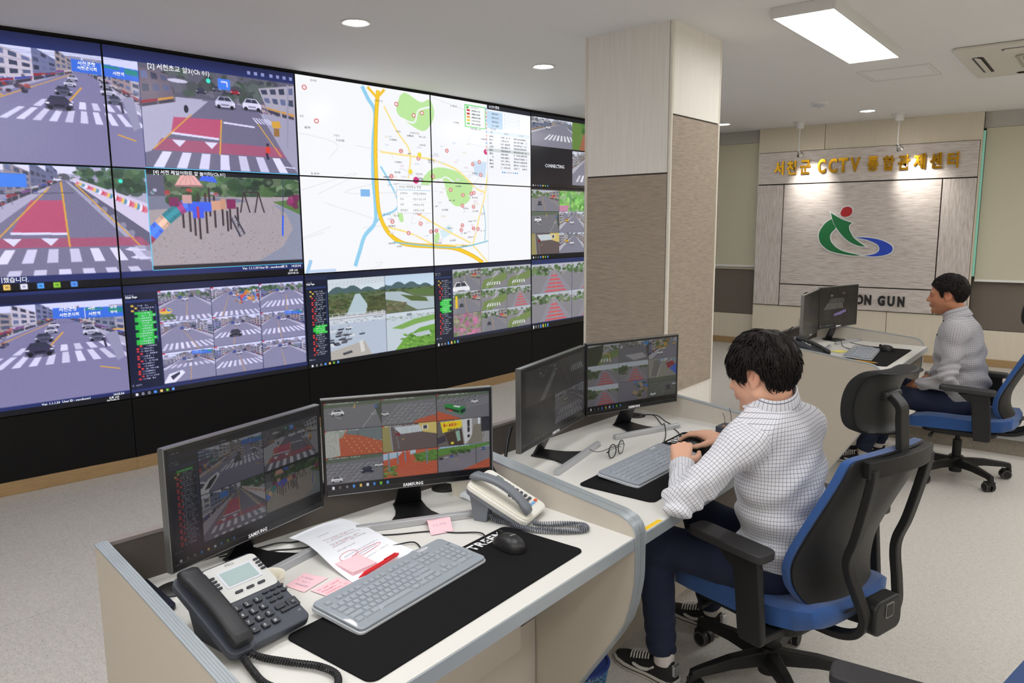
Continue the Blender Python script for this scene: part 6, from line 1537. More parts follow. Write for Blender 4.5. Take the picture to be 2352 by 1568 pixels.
    ha = MB().tube(bez([(-.418, 0, .905), (-.414, 0, .97), (-.408, 0, 1.035), (-.404, 0, 1.075), (-.372, 0, 1.105)], 5), 1.0, sect=[(-.022, -.010), (.022, -.010), (.022, .010), (-.022, .010)], up=(1, 0, 0))
    ha.tube([(-.368, -.045, 1.105), (-.368, .045, 1.105)], .014, 10)
    ha.build('headrest_arm', M_chk, e, bevel=.003)
    # armrests
    for sy in (-1, 1):
        mb = MB(); y = sy*.322
        prof = [(.612, -.060, -.170), (.575, -.085, -.185), (.50, -.098, -.192), (.40, -.108, -.202), (.345, -.115, -.206), (.330, -.125, -.200)]
        mb.rings([[(a, y-.013, z_), (b, y-.013, z_), (b, y+.013, z_), (a, y+.013, z_)] for z_, a, b in prof])
        mb.rings([[(-.02, y-.012, .603), (-.185, y-.012, .610), (-.185, y+.012, .610), (-.02, y+.012, .603)], [(-.075, y-.012, .555), (-.18, y-.012, .555), (-.18, y+.012, .555), (-.075, y+.012, .555)]])
        mb.box((-.155, sy*.235, .338), (.075, .18, .026))
        a_ = mb.build('armrest', M_chk, e, bevel=.005)
        MB().prism(rrect(.290, .086, .026, 4, -.068, y), -.014, .014, M=Matrix.Translation((0, 0, .626)) @ Matrix.Rotation(rad(-1.5), 4, 'Y')).build('arm_pad', M_arm, a_, bevel=.006, seg=3)
    MB().box((.0, 0, .305), (.24, .20, .04)).box((.08, 0, .295), (.10, .09, .05)).build('mechanism', M_chk, e, bevel=.012)
    MB().cyl((.12, .08, .30), (.12, .20, .30), .007).cyl((.12, .20, .30), (.12, .235, .30), .012).build('lever', M_chk, e, smooth=40)
    MB().cyl((0, 0, .12), (0, 0, .24), .026, n=20).cyl((0, 0, .24), (0, 0, .29), .015, n=16).build('gas_lift', M_chk, e, smooth=40)
    MB().cyl((0, 0, .035), (0, 0, .135), .036, .042, 20).build('base_hub', M_chk, e, smooth=40)
    for k in range(5):
        lg = MB(); sec = lambda x, zc, w, h: [(x, -w, zc-h), (x, w, zc-h), (x, w*.7, zc+h), (x, -w*.7, zc+h)]
        lg.rings([sec(.02, .098, .030, .026), sec(.16, .102, .024, .020), (sec(.28, .092, .018, .015)), sec(.315, .082, .016, .018)])
        lg.cyl((.308, 0, .055), (.308, 0, .085), .014, n=12)
        l_ = lg.build('leg', M_chk, e, bevel=.004); l_.rotation_euler = (0, 0, rad(legrot+72*k))
        cs = MB().cyl((.290, -.026, .029), (.290, -.006, .029), .029, n=24).cyl((.290, .006, .029), (.290, .026, .029), .029, n=24).box((.295, 0, .05), (.04, .05, .024))
        c_ = cs.build('caster', M_chk, l_, smooth=40)
        for sy in (-1, 1):
            t_ = MB().tube([(.290+.0255*math.cos(a), sy*.0262, .029+.0255*math.sin(a)) for a in [2*math.pi*i/20 for i in range(21)]], .0026, 6)
            t_.build('tyre', M_tyre, l_, smooth=180)
    return e
ch1 = chair((-.825, 2.517, 0), rad(163), 'blue and black office chair with headrest under the man in checked shirt', 1)
def set_legs(c, rot):
    for i, o in enumerate([o for o in c.children if o.name.startswith('leg')]): o.rotation_euler = (0, 0, rad(rot+72*i))
ch2 = dup(ch1, (-.655, 5.40, 0), rad(180), 'blue and black office chair under the man in grey shirt at the farthest desk'); set_legs(ch2, 63)
ch3 = dup(ch1, (-.305, 1.425, 0), rad(188), 'blue office chair cut off at the lower right corner of the picture'); set_legs(ch3, 20)
for o in ch3.children:
    if o.name.startswith('armrest'): o.location.z -= .05
# ================================================================ solid shapes from distance functions
def vdot(P, v): return P[:, 0]*v[0]+P[:, 1]*v[1]+P[:, 2]*v[2]
def rcone(P, a, b, ra, rb):
    a = np.asarray(a, np.float32); ba = np.asarray(b, np.float32)-a; pa = P-a
    t = np.clip(vdot(pa, ba)/max(1e-9, float(ba @ ba)), 0, 1)
    q = pa-t[:, None]*ba
    return np.sqrt((q*q).sum(1))-(ra+(rb-ra)*t)
def ellip(P, c, r, R=None):
    q = P-np.asarray(c, np.float32)
    if R is not None: q = q @ np.asarray(R, np.float32)
    r = np.asarray(r, np.float32); k0 = np.sqrt(((q/r)**2).sum(1)); k1 = np.sqrt(((q/(r*r))**2).sum(1))+1e-9
    return k0*(k0-1)/k1
def smin(a, b, k):
    h = np.maximum(k-np.abs(a-b), 0)/k; return np.minimum(a, b)-h*h*k*.25
def smax(a, b, k): return -smin(-a, -b, k)
def sdf_mesh(name, f, lo, hi, h, newton=2):
    lo = np.array(lo, np.float32); n = np.ceil((np.array(hi)-lo)/h).astype(int)+1; B = 8; nb = np.ceil(n/B).astype(int); n = nb*B+1
    cb = np.stack(np.meshgrid(*[np.arange(k) for k in nb], indexing='ij'), -1).reshape(-1, 3)
    ctr = lo+(cb*B+B/2)*h; dc = f(ctr.astype(np.float32)); half = B*h*.5*1.7321*1.25+h
    val = np.empty(n, np.float32); sgn = np.where(dc < 0, -1., 1.).astype(np.float32).reshape(nb)
    val[:-1, :-1, :-1] = sgn.repeat(B, 0).repeat(B, 1).repeat(B, 2); val[-1] = 1; val[:, -1] = 1; val[:, :, -1] = 1
    act = cb[np.abs(dc) < half]
    o = np.stack(np.meshgrid(*[np.arange(B+1)]*3, indexing='ij'), -1).reshape(-1, 3)
    for s in range(0, len(act), 400):
        idx = (act[s:s+400, None]*B+o[None]).reshape(-1, 3)
        val[idx[:, 0], idx[:, 1], idx[:, 2]] = f((lo+idx*h).astype(np.float32))
    ins = val < 0
    c = [ins[i:n[0]-1+i, j:n[1]-1+j, k:n[2]-1+k] for i in (0, 1) for j in (0, 1) for k in (0, 1)]
    anyi = c[0].copy(); alli = c[0].copy()
    for q in c[1:]: anyi |= q; alli &= q
    cells = np.argwhere(anyi & ~alli)
    cid = np.full(n-1, -1, np.int32); cid[cells[:, 0], cells[:, 1], cells[:, 2]] = np.arange(len(cells))
    acc = np.zeros((len(cells), 3)); cnt = np.zeros(len(cells))
    for ax in range(3):
        for u in (0, 1):
            for v in (0, 1):
                a = np.zeros(3, int); o1, o2 = [q for q in range(3) if q != ax]; a[o1] = u; a[o2] = v
                b = a.copy(); b[ax] = 1
                A = cells+a; Bq = cells+b; va = val[A[:, 0], A[:, 1], A[:, 2]]; vb = val[Bq[:, 0], Bq[:, 1], Bq[:, 2]]
                m = (va < 0) != (vb < 0); t = np.where(m, va/(va-vb+1e-12), 0)
                p = np.repeat(a[None].astype(float), len(cells), 0); p[:, ax] += t
                acc[m] += p[m]; cnt[m] += 1
    V = lo+(cells+acc/np.maximum(cnt, 1)[:, None])*h
    F = []
    for ax in range(3):
        o1, o2 = (ax+1) % 3, (ax+2) % 3
        sl0 = [slice(None)]*3; sl1 = [slice(None)]*3; sl0[ax] = slice(0, n[ax]-1); sl1[ax] = slice(1, n[ax])
        d = ins[tuple(sl0)] != ins[tuple(sl1)]; E = np.argwhere(d); E = E[(E[:, o1] > 0) & (E[:, o2] > 0) & (E[:, o1] < n[o1]-1) & (E[:, o2] < n[o2]-1)]
        s = ins[E[:, 0], E[:, 1], E[:, 2]]
        def cc(du, dv): q = E.copy(); q[:, o1] -= du; q[:, o2] -= dv; return cid[q[:, 0], q[:, 1], q[:, 2]]
        q = np.stack([cc(1, 1), cc(0, 1), cc(0, 0), cc(1, 0)], 1); q[~s] = q[~s][:, ::-1]; F.append(q)
    F = np.concatenate(F); F = F[(F >= 0).all(1)]
    V = V.astype(np.float32)
    for _ in range(newton):
        e = h*.5; d = f(V); g = np.stack([f(V+np.eye(3, dtype=np.float32)[i]*e)-f(V-np.eye(3, dtype=np.float32)[i]*e) for i in range(3)], 1)/(2*e)
        g2 = (g*g).sum(1)+1e-6; st = np.clip(d/g2, -h*.6, h*.6); V = V-(st[:, None]*g).astype(np.float32)
    return V, F
def frame3(fwd, up=(0, 0, 1)):
    f = np.array(fwd, float); f /= np.linalg.norm(f); u = np.array(up, float); u -= f*(u @ f); u /= np.linalg.norm(u); l = np.cross(u, f)
    return np.stack([f, l, u], 1)     # columns: forward, left, up

# ---------------------------------------------------------------- materials for people
def skin_mat(name, c, lip):
    m = bpy.data.materials.new(name); m.use_nodes = True; nt = m.node_tree; b = nt.nodes['Principled BSDF']
    at = nt.nodes.new('ShaderNodeVertexColor'); at.layer_name = 'tint'; nt.links.new(at.outputs[0], b.inputs['Base Color'])
    b.inputs['Roughness'].default_value = .5; b.inputs['Specular IOR Level'].default_value = .35; b.inputs['Subsurface Weight'].default_value = .06; b.inputs['Subsurface Radius'].default_value = (.01, .004, .002)
    tc = nt.nodes.new('ShaderNodeTexCoord'); n = nt.nodes.new('ShaderNodeTexNoise'); n.inputs['Scale'].default_value = 500; nt.links.new(tc.outputs['Object'], n.inputs['Vector'])
    bp = nt.nodes.new('ShaderNodeBump'); bp.inputs['Strength'].default_value = .12; bp.inputs['Distance'].default_value = .001; nt.links.new(n.outputs[0], bp.inputs['Height']); nt.links.new(bp.outputs[0], b.inputs['Normal'])
    return m
def check_mat(name, base, line, pitch, width, line2=None, w2=.0):
    m = bpy.data.materials.new(name); m.use_nodes = True; nt = m.node_tree; b = nt.nodes['Principled BSDF']
    b.inputs['Roughness'].default_value = .85; b.inputs['Specular IOR Level'].default_value = .2; b.inputs['Sheen Weight'].default_value = .15
    uv = nt.nodes.new('ShaderNodeUVMap'); uv.uv_map = 'cloth'; sx = nt.nodes.new('ShaderNodeSeparateXYZ'); nt.links.new(uv.outputs[0], sx.inputs[0])
    def M_(op, a, b_=None):
        n = nt.nodes.new('ShaderNodeMath'); n.operation = op
        for i, v in enumerate((a, b_)):
            if v is None: continue
            if isinstance(v, (int, float)): n.inputs[i].default_value = v
            else: nt.links.new(v, n.inputs[i])
        return n.outputs[0]
    s = []
    for k in range(2):
        s.append(M_('LESS_THAN', M_('FRACT', M_('DIVIDE', sx.outputs[k], pitch)), width))
    mx = nt.nodes.new('ShaderNodeMixRGB'); mx.inputs[1].default_value = (*rgb(base), 1); mx.inputs[2].default_value = (*rgb(line), 1)
    nt.links.new(M_('MULTIPLY', M_('MAXIMUM', s[0], s[1]), .82), mx.inputs[0]); out = mx.outputs[0]
    if line2:
        m2 = nt.nodes.new('ShaderNodeMixRGB'); m2.inputs[2].default_value = (*rgb(line2), 1); nt.links.new(out, m2.inputs[1])
        nt.links.new(M_('MULTIPLY', M_('LESS_THAN', M_('FRACT', M_('DIVIDE', sx.outputs[1], pitch*2)), w2), .7), m2.inputs[0]); out = m2.outputs[0]
    nt.links.new(out, b.inputs['Base Color'])
    return m
M_hair = mat('black_hair', (26, 19, 18), .55, spec=.3)
M_jean = mat('dark_navy_denim', (24, 34, 60), .85, noise=.22, nscale=220, bump=.3, bscale=700)
M_shoe = mat('black_suede', (24, 23, 23), .75); M_sole = mat('white_sole', (196, 190, 182), .6); M_lace = mat('white_lace', (214, 210, 204), .8); M_heel = mat('silver_heel', (190, 192, 196), .25, .8); M_sock = mat('white_sock', (214, 206, 202), .9)

# ---------------------------------------------------------------- head, hands
def head_sdf(Q):
    """Q in head space: x forward, y left, z up, origin midway between the ears"""
    S = Q.copy(); S[:, 1] = np.abs(S[:, 1])
    d = ellip(S, (-.010, 0, .030), (.094, .074, .090))
    d = smin(d, ellip(S, (.030, 0, -.030), (.060, .058, .086)), .04)
    d = smin(d, rcone(S, (-.005, .050, -.055), (.058, .012, -.098), .026, .019), .035)
    d = smin(d, ellip(S, (.050, .036, -.034), (.030, .030, .034)), .025)
    d = smin(d, rcone(S, (.080, .0, .020), (.074, .046, .014), .012, .010), .018)
    d = smax(d, -ellip(S, (.100, .031, -.004), (.018, .018, .012)), .014)
    d = smin(d, ellip(S, (.0765, .031, -.004), (.014, .0155, .0125)), .004)
    d = smin(d, rcone(S, (.088, 0, .006), (.108, 0, -.030), .0085, .0115), .012)
    d = smin(d, ellip(S, (.096, .012, -.034), (.011, .008, .007)), .007)
    d = smin(d, ellip(S, (.086, 0, -.060), (.014, .026, .016)), .012)
    d = smin(d, ellip(S, (.097, 0, -.0575), (.008, .020, .0055)), .004)
    d = smin(d, ellip(S, (.094, 0, -.0685), (.008, .017, .0065)), .004)
    d = smax(d, -rcone(S, (.104, 0, -.0630), (.096, .022, -.0632), .0012, .0010), .003)
    d = smin(d, ellip(S, (.078, 0, -.098), (.016, .018, .014)), .016)
    # ears
    R = np.array(((.94, 0, .34), (0, 1, 0), (-.34, 0, .94))).T
    e = ellip(S, (-.014, .0765, -.006), (.0185, .0085, .031), R); e = smax(e, -ellip(S, (-.006, .086, .000), (.010, .008, .018), R), .006)
    e = smin(e, ellip(S, (-.002, .074, -.030), (.009, .006, .010)), .008); e = smin(e, ellip(S, (.006, .073, -.008), (.006, .006, .009)), .005)
    return smin(d, e, .007)
def hand_joints(w, d, n, side, curls, spread=.0, thumb=(.2, .3), scale=1.0):
    """w wrist, d towards the knuckles, n out of the back of the hand, side +1 when the thumb is to the left of d (seen from n)"""
    d = np.array(d, float); d /= np.linalg.norm(d); n = np.array(n, float); n -= d*(n @ d); n /= np.linalg.norm(n); s = np.cross(n, d)*side; w = np.array(w, float)
    seg = []; L = [(.043, .026, .021), (.047, .030, .022), (.044, .028, .022), (.034, .021, .019)]; off = [.027, .009, -.009, -.026]; ln = [.088, .091, .086, .078]
    for k in range(4):
        kn = w+d*ln[k]*scale+s*off[k]*scale+n*(.004-.0015*abs(k-1.3))
        seg.append((w+s*off[k]*.55+d*.012, kn, .0150, .0120)); p = kn; a = 0.0
        for j in range(3):
            a += curls[k][j]; dd = (d*math.cos(a)-n*math.sin(a))+s*spread*(1.3-k)*.12; dd /= np.linalg.norm(dd)
            q = p+dd*L[k][j]*scale; r = [.0098, .0088, .0080, .0068]; kk = .93 if k == 3 else 1.0
            seg.append((p, q, r[j]*kk, r[j+1]*kk)); p = q
    t0 = w+d*.018+s*.020-n*.004; td = d*math.cos(.75)+s*math.sin(.75)-n*thumb[0]; td /= np.linalg.norm(td); t1 = t0+td*.042
    td2 = td*math.cos(thumb[1])+(d-s*.35-n*.2)*math.sin(thumb[1]); td2 /= np.linalg.norm(td2); t2 = t1+td2*.032; td3 = td2+(d*.5-s*.4)*.5; td3 /= np.linalg.norm(td3); t3 = t2+td3*.024
    seg += [(t0, t1, .0150, .0118), (t1, t2, .0108, .0096), (t2, t3, .0094, .0074)]
    pad = (w+d*.050-n*.006, d, s, n)
    return seg, pad
def hand_sdf(P, hj):
    seg, (c, d, s, n) = hj
    R = np.stack([d, s, n], 1); D = ellip(P, c, (.050, .036, .0135), R)
    nf = 4
    for i, (a, b, ra, rb) in enumerate(seg): D = smin(D, rcone(P, a, b, ra, rb), .0055 if i % 4 == 0 or i > 15 else .003)
    return D

def cloth_uv(me, V, F, uvf):
    C_ = V[F].mean(1); lay = me.uv_layers.new(name='cloth')
    uv = uvf(V, F, C_)            # (faces, corners, 2)
    lay.data.foreach_set('uv', uv.astype(np.float32).ravel())
def limb_uv(V, a, b, r, ref):
    a = np.array(a); d = np.array(b)-a; d /= np.linalg.norm(d); ref = np.array(ref, float); x = ref-d*(ref @ d); x /= np.linalg.norm(x); y = np.cross(d, x); q = V-a
    return np.stack([np.arctan2(q @ y, q @ x)*r, q @ d], -1)

def hair_strands(H2W, n, length, cover, lift, width, seed, lx, lz, crown=(-.045, .0, .118), wav=1.0):
    """tapered locks lying over the scalp, growing away from the crown"""
    g = np.random.default_rng(seed); mb = MB(); cen = np.array((-.012, 0, .030)); rr = np.array((.104, .086, .100)); k = 0; tries = 0
    while k < n and tries < n*12:
        tries += 1
        u = g.normal(size=3); u /= np.linalg.norm(u); p = cen+u*rr
        if not cover(p): continue
        k += 1
        L = length*g.uniform(.6, 1.25); st = 6; pts = []; q = p.copy(); away = q-np.array(crown); away /= np.linalg.norm(away)+1e-6
        dirv = away+g.normal(size=3)*.28*wav+np.array((.10, 0, -.25)); lf = g.uniform(.2, 1.0)*lift
        for i in range(st+1):
            if i > 1 and q[2] < np.interp(q[0], lx, lz)-.006: break
            nrm = (q-cen)/(rr*rr); nrm /= np.linalg.norm(nrm); lev = np.sqrt((((q-cen)/rr)**2).sum())
            pts.append(q+nrm*(lf*(i/st)**.7)); dirv = dirv-nrm*(dirv @ nrm); dirv /= np.linalg.norm(dirv)+1e-6
            q = q+dirv*L/st; q = cen+(q-cen)/max(1e-6, np.sqrt((((q-cen)/rr)**2).sum())); dirv = dirv+np.array((0, 0, -.16))+g.normal(size=3)*.14*wav
        st = len(pts)-1
        if st < 2: continue
        P = [Vector(H2W(np.array(p_))) for p_ in pts]; w = width*g.uniform(.6, 1.3)
        mb.tube(P, [w*(.55+.45*math.sin(math.pi*min(1, .25+.5*i/st)))*(1-(i/st)**2.2)+.0003 for i in range(st+1)], 3)
    return mb

def np_obj(name, V, F, m, parent, origin, uvf=None, tint=None):
    me = np_mesh(name, V-np.array(origin, np.float32), F)
    if uvf: cloth_uv(me, V, F, uvf)
    if tint is not None:
        ca = me.color_attributes.new('tint', 'FLOAT_COLOR', 'POINT'); ca.data.foreach_set('color', np.c_[tint, np.ones(len(tint))].astype(np.float32).ravel())
    return link(name, me, m, parent)
def shoe(parent, ank, toe_dir, origin):
    """black suede trainer: sole, upper, laces, heel tab and side mark"""
    t = Vector((toe_dir[0], toe_dir[1], 0)).normalized(); o = Vector((ank[0], ank[1], 0))-Vector(origin)
    M = frame_matrix(o-t*.065, t, (-t.y, t.x, 0)); L = .275
    W = [(0, .026), (.02, .034), (.06, .036), (.11, .036), (.16, .044), (.20, .046), (.24, .038), (.265, .022), (.275, .006)]
    mb = MB(); 
    outl = [(x, w) for x, w in W]+[(x, -w) for x, w in W[::-1]]
    mb.prism([(x, y*1.06) for x, y in outl], 0, .026, M=M); s = mb.build('shoe', M_sole, parent, bevel=.004)
    MB().prism([(x, y*1.075) for x, y in outl], .0125, .016, M=M).build('sole_line', M_shoe, s)
    rings = []
    for x, w, h in ((0.004, .020, .070), (.02, .032, .092), (.05, .035, .096), (.08, .035, .094), (.11, .036, .086), (.14, .040, .074), (.17, .043, .062), (.20, .043, .052), (.235, .036, .044), (.262, .020, .034)):
        rings.append([(x, math.cos(a)*w*(1-.25*max(0, math.sin(a))), .022+max(0, math.sin(a))**.8*(h-.022)) for a in [math.pi*k/12 for k in range(13)]])
    MB().rings(rings, M=M).build('upper', M_shoe, s, smooth=60)
    lc = MB()
    for k in range(7): x = .105+.013*k; z = .094-.0042*k*1.15; lc.tube(bez([(x, -.026, z-.020), (x+.004, -.012, z-.001), (x+.004, .012, z-.001), (x, .026, z-.020)], 4), .0032, 5, M=M)
    lc.tube(bez([(.10, .0, .094), (.085, .012, .110), (.078, .026, .104)], 4), .002, 5, M=M).tube(bez([(.10, .0, .094), (.09, -.014, .112), (.08, -.028, .108)], 4), .002, 5, M=M).build('laces', M_lace, s, smooth=60)
    for sy in (-1, 1):
        MB().tube(bez([(.165, sy*.0405, .040), (.13, sy*.040, .036), (.10, sy*.037, .042), (.075, sy*.0365, .060)], 5), [.002]+[.006]*5+[.0065]*5+[.004]*5, 6, M=M).build('side_mark', M_lace, s, smooth=60)
    MB().box((.004, 0, .066), (.016, .036, .044), M=M).build('heel_tab', M_heel, s, bevel=.006)
    MB().lathe([(.034, 0), (.036, .004), (.037, .05), (.030, .052)], 20, M=M @ Matrix.Translation((.055, 0, .072))).build('sock', M_sock, s, smooth=50)
    return s

def person(label, J, az_head, head_pitch, shirt_mat, skin, strands, wr_seed, big):
    """J: joint positions in the place; builds body (head, neck, arms, hands, trunk, legs as one skin), shirt, trousers, shoes, hair"""
    A = {k: np.array(v, float) for k, v in J.items() if not k.startswith(('hand', 'toe'))}
    root_loc = (A['pelvis'][0], A['pelvis'][1], .43); e = empty('person', root_loc, label=label, cat='person')
    hf = np.array((math.cos(az_head)*math.cos(head_pitch), math.sin(az_head)*math.cos(head_pitch), math.sin(head_pitch))); HR = frame3(hf); hc = A['head']
    toH = lambda P: ((P-hc.astype(np.float32)) @ HR.astype(np.float32)).astype(np.float32)
    H2W = lambda q: hc+HR @ q-np.array(root_loc)
    TF = A['fwd']/np.linalg.norm(A['fwd']); TL = np.cross((0, 0, 1), TF)
    TR = np.stack([TF, TL, (0, 0, 1)], 1).astype(np.float32)
    hands = [hand_joints(*J['hand_l']), hand_joints(*J['hand_r'])]
    nb, up, ch, wa, pe = A['neck'], A['upper'], A['chest'], A['waist'], A['pelvis']
    nk_top = hc+HR @ np.array((-.030, 0, -.060))
    def arms(P, r0, r1, r2, k=.02):
        D = None
        for s in 'lr':
            sh, el, wrp = A['sh_'+s], A['el_'+s], A['wr_'+s]
            d = smin(rcone(P, sh, el, r0, r1), rcone(P, el, wrp, r1*.96, r2), k)
            D = d if D is None else np.minimum(D, d)
        return D
    cg = A['belly'][1]
    def trunk(P, g, belly):
        d = ellip(P, pe, (.125+g, .170+g, .115+g), TR)
        d = smin(d, ellip(P, wa, (.112+g+belly, .158+g, .14+g), TR), .07)
        d = smin(d, ellip(P, ch, (.116+g+cg, .172+g+cg*.5, .16+g), TR), .07)
        d = smin(d, ellip(P, up, (.095+g+cg*.6, .178+g, .10+g), TR), .06)
        d = smin(d, rcone(P, A['sh_l'], A['sh_r'], .054+g, .054+g), .06)
        for s in 'lr': d = smin(d, rcone(P, nb-(0, 0, .022), A['sh_'+s]+(0, 0, .002), .056+g, .050+g), .04)
        return d
    def f_body(P):
        d = head_sdf(toH(P))
        d = smin(d, rcone(P, nk_top, nb+(0, 0, .01), .052, .058), .03)
        d = smin(d, rcone(P, nb, up, .050, .055), .03)
        d = smin(d, trunk(P, -.034, 0), .04); d = smin(d, arms(P, .034, .030, .025), .03)
        for hj, s in zip(hands, 'lr'):
            d = smin(d, hand_sdf(P, hj), .012)
        for s in 'lr': d = smin(d, smin(rcone(P, A['hip_'+s], A['kn_'+s], .070, .045), rcone(P, A['kn_'+s], A['an_'+s], .045, .030), .03), .03)
        return d
    allp = np.array([v for k, v in A.items() if k not in ('fwd', 'belly')]); lo, hi = allp.min(0)-.19, allp.max(0)+.17; lo[2] = max(lo[2], .02)
    V, F = sdf_mesh('body', f_body, lo, hi, .0036 if big else .0046)
    q = toH(V); base = np.array(rgb(skin)); tint = np.repeat(base[None], len(V), 0)
    lip = np.exp(-((q[:, 0]-.096)/.012)**2-((q[:, 2]+.0635)/.008)**2-(q[:, 1]/.02)**2); lip = lip[:, None]
    tint = tint*(1-lip)+np.array(rgb((176, 96, 92)))*lip
    warm = np.exp(-((q[:, 0]-.06)/.04)**2-((np.abs(q[:, 1])-.045)/.025)**2-((q[:, 2]+.03)/.03)**2)[:, None]*.25+np.exp(-((q[:, 0]+.012)/.03)**2-((np.abs(q[:, 1])-.082)/.012)**2-((q[:, 2])/.035)**2)[:, None]*.35
    tint = tint*(1-warm)+np.array(rgb((214, 128, 108)))*warm
    np_obj('body', V, F, skin_mat('skin_'+str(wr_seed), skin, None), e, root_loc, tint=tint)
    # ---- shirt
    up3 = np.array((0, 0, 1.))
    def folds(P):
        L = P @ TR.astype(np.float32); x, y, z = L[:, 0], L[:, 1], L[:, 2]; s = wr_seed
        w1 = np.sin(z*62+3.2*np.sin(y*9+s)+2.0*np.sin(x*11))*np.exp(-((z-wa[2]+.02)/.13)**2)
        w2 = np.sin((z*.8+y*.5)*75+2.5*np.sin(x*14+s))*np.exp(-((z-ch[2]-.02)/.12)**2)*.55
        w3 = np.sin((z-.6*y)*38+2*np.sin(x*9-s))*.5
        out = .0088*w1+.0072*w2+.0042*w3
        for k in 'lr':
            dd = np.sqrt(((P-A['el_'+k].astype(np.float32))**2).sum(1)); ax = (A['el_'+k]-A['sh_'+k]); ax /= np.linalg.norm(ax)
            t = (P-A['el_'+k].astype(np.float32)) @ ax.astype(np.float32)
            out = out+.0085*np.sin(t*120+3*np.sin(x*25)+2*np.sin(z*30))*np.exp(-(dd/.10)**2)
            wd = np.sqrt(((P-A['wr_'+k].astype(np.float32))**2).sum(1)); out = out+.004*np.sin(t*150+2*np.sin(y*40))*np.exp(-(wd/.12)**2)
        return out
    def f_shirt(P):
        d = trunk(P, .0, A['belly'][0])
        d = smin(d, rcone(P, nb+(0, 0, .004), up, .066, .085), .03)
        d = smin(d, arms(P, .058, .050, .038), .045)
        d = d+folds(P)
        for s in 'lr':
            wv = A['wr_'+s]-A['el_'+s]; wv /= np.linalg.norm(wv); cu = A['wr_'+s]-wv*.020
            d = smin(d, rcone(P, cu-wv*.030, cu, .0390, .0380), .006)
            d = smax(d, (vdot(P-cu.astype(np.float32), wv)-.006)*np.where(np.sqrt(((P-cu.astype(np.float32))**2).sum(1)) < .12, 1, 0)-np.where(np.sqrt(((P-cu.astype(np.float32))**2).sum(1)) < .12, 0, 1), .004)
        L = (P-pe.astype(np.float32)) @ TR
        hem = (pe[2]-.068)+.045*np.clip(L[:, 0]/.12, -.6, 1)+.008*np.sin(L[:, 1]*22)
        d = smax(d, hem-P[:, 2], .006)
        ndir = (nk_top-nb); ndir = ndir/np.linalg.norm(ndir)
        d = smax(d, vdot(P-nb.astype(np.float32), ndir)-.018, .004)
        return d
    lo2 = np.minimum.reduce([A[k] for k in ('pelvis', 'chest', 'upper', 'sh_l', 'sh_r', 'el_l', 'el_r', 'wr_l', 'wr_r')])-.24; hi2 = np.maximum.reduce([A[k] for k in ('pelvis', 'chest', 'upper', 'neck', 'sh_l', 'sh_r', 'el_l', 'el_r', 'wr_l', 'wr_r')])+.24; lo2[2] = .36; hi2[2] = nb[2]+.06
    V, F = sdf_mesh('shirt', f_shirt, lo2, hi2, .0045 if big else .006)
    def uvf(V, F, C_):
        C_ = C_.astype(np.float32); segs = [(A['sh_l'], A['el_l'], .058), (A['el_l'], A['wr_l'], .046), (A['sh_r'], A['el_r'], .058), (A['el_r'], A['wr_r'], .046)]
        ds = [rcone(C_, a, b, r, r*.9) for a, b, r in segs]; dt = trunk(C_, .0, A['belly'][0])+.012
        D = np.stack(ds+[dt], 1); who = D.argmin(1); VC = V[F]
        L = (VC-ch) @ TR; ang = np.arctan2(L[..., 1]/.17, -L[..., 0]/.115)
        yoke = (VC[..., 2] > up[2]+.0)
        uv = np.stack([ang*.150, VC[..., 2]], -1)
        for i, (a, b, r) in enumerate(segs):
            m = who == i; uv[m] = limb_uv(VC[m], a, b, r, TF if i % 2 == 0 else (0, 0, 1))
        d0 = uv[..., 0]; jump = (d0.max(1)-d0.min(1)) > .1
        k = np.where(d0 < 0, d0+2*math.pi*np.where(who < 4, .052, .150)[:, None], d0); uv[..., 0] = np.where(jump[:, None], k, d0)
        return uv
    sh_o = np_obj('shirt', V, F, shirt_mat, e, root_loc, uvf=uvf)
    # collar: a folded band around the neck
    ndir = (nk_top-nb)/np.linalg.norm(nk_top-nb); cf = TF-ndir*(TF @ ndir); cf /= np.linalg.norm(cf); cl = np.cross(ndir, cf); o = Vector(nb-np.array(root_loc))
    rings = []
    for (r, h) in ((.066, .004), (.0645, .046), (.0665, .052), (.0715, .048), (.081, .016), (.091, -.008), (.0885, -.011), (.074, .010)):
        ring = []
        for k in range(40):
            a = 2*math.pi*(k+.5)/40; fr = max(0, math.cos(a))
            hh = h-(.020*fr**3 if h > .03 else .030*fr**4*(1 if h < .02 else .6)); rr_ = r*(1+.05*math.cos(a))
            ring.append(tuple(o+Vector(cf)*math.cos(a)*rr_+Vector(cl)*math.sin(a)*rr_*1.02+Vector(ndir)*hh))
        rings.append(ring)
    mb = MB(); mb.rings(rings+[rings[0]], cap=False); me = mb.mesh('collar'); lay = me.uv_layers.new(name='cloth')
    vv = np.zeros(len(me.loops), np.int32); me.loops.foreach_get('vertex_index', vv); k = vv % 40; j = vv//40
    uvc = np.stack([k*.0105, j*.0115], 1); fi = uvc.reshape(-1, 4, 2); jm = (fi[..., 0].max(1)-fi[..., 0].min(1)) > .2; fi[..., 0] = np.where(jm[:, None] & (fi[..., 0] < .2), fi[..., 0]+.42, fi[..., 0]); lay.data.foreach_set('uv', fi.astype(np.float32).ravel())
    link('collar', me, shirt_mat, sh_o, smooth=60)
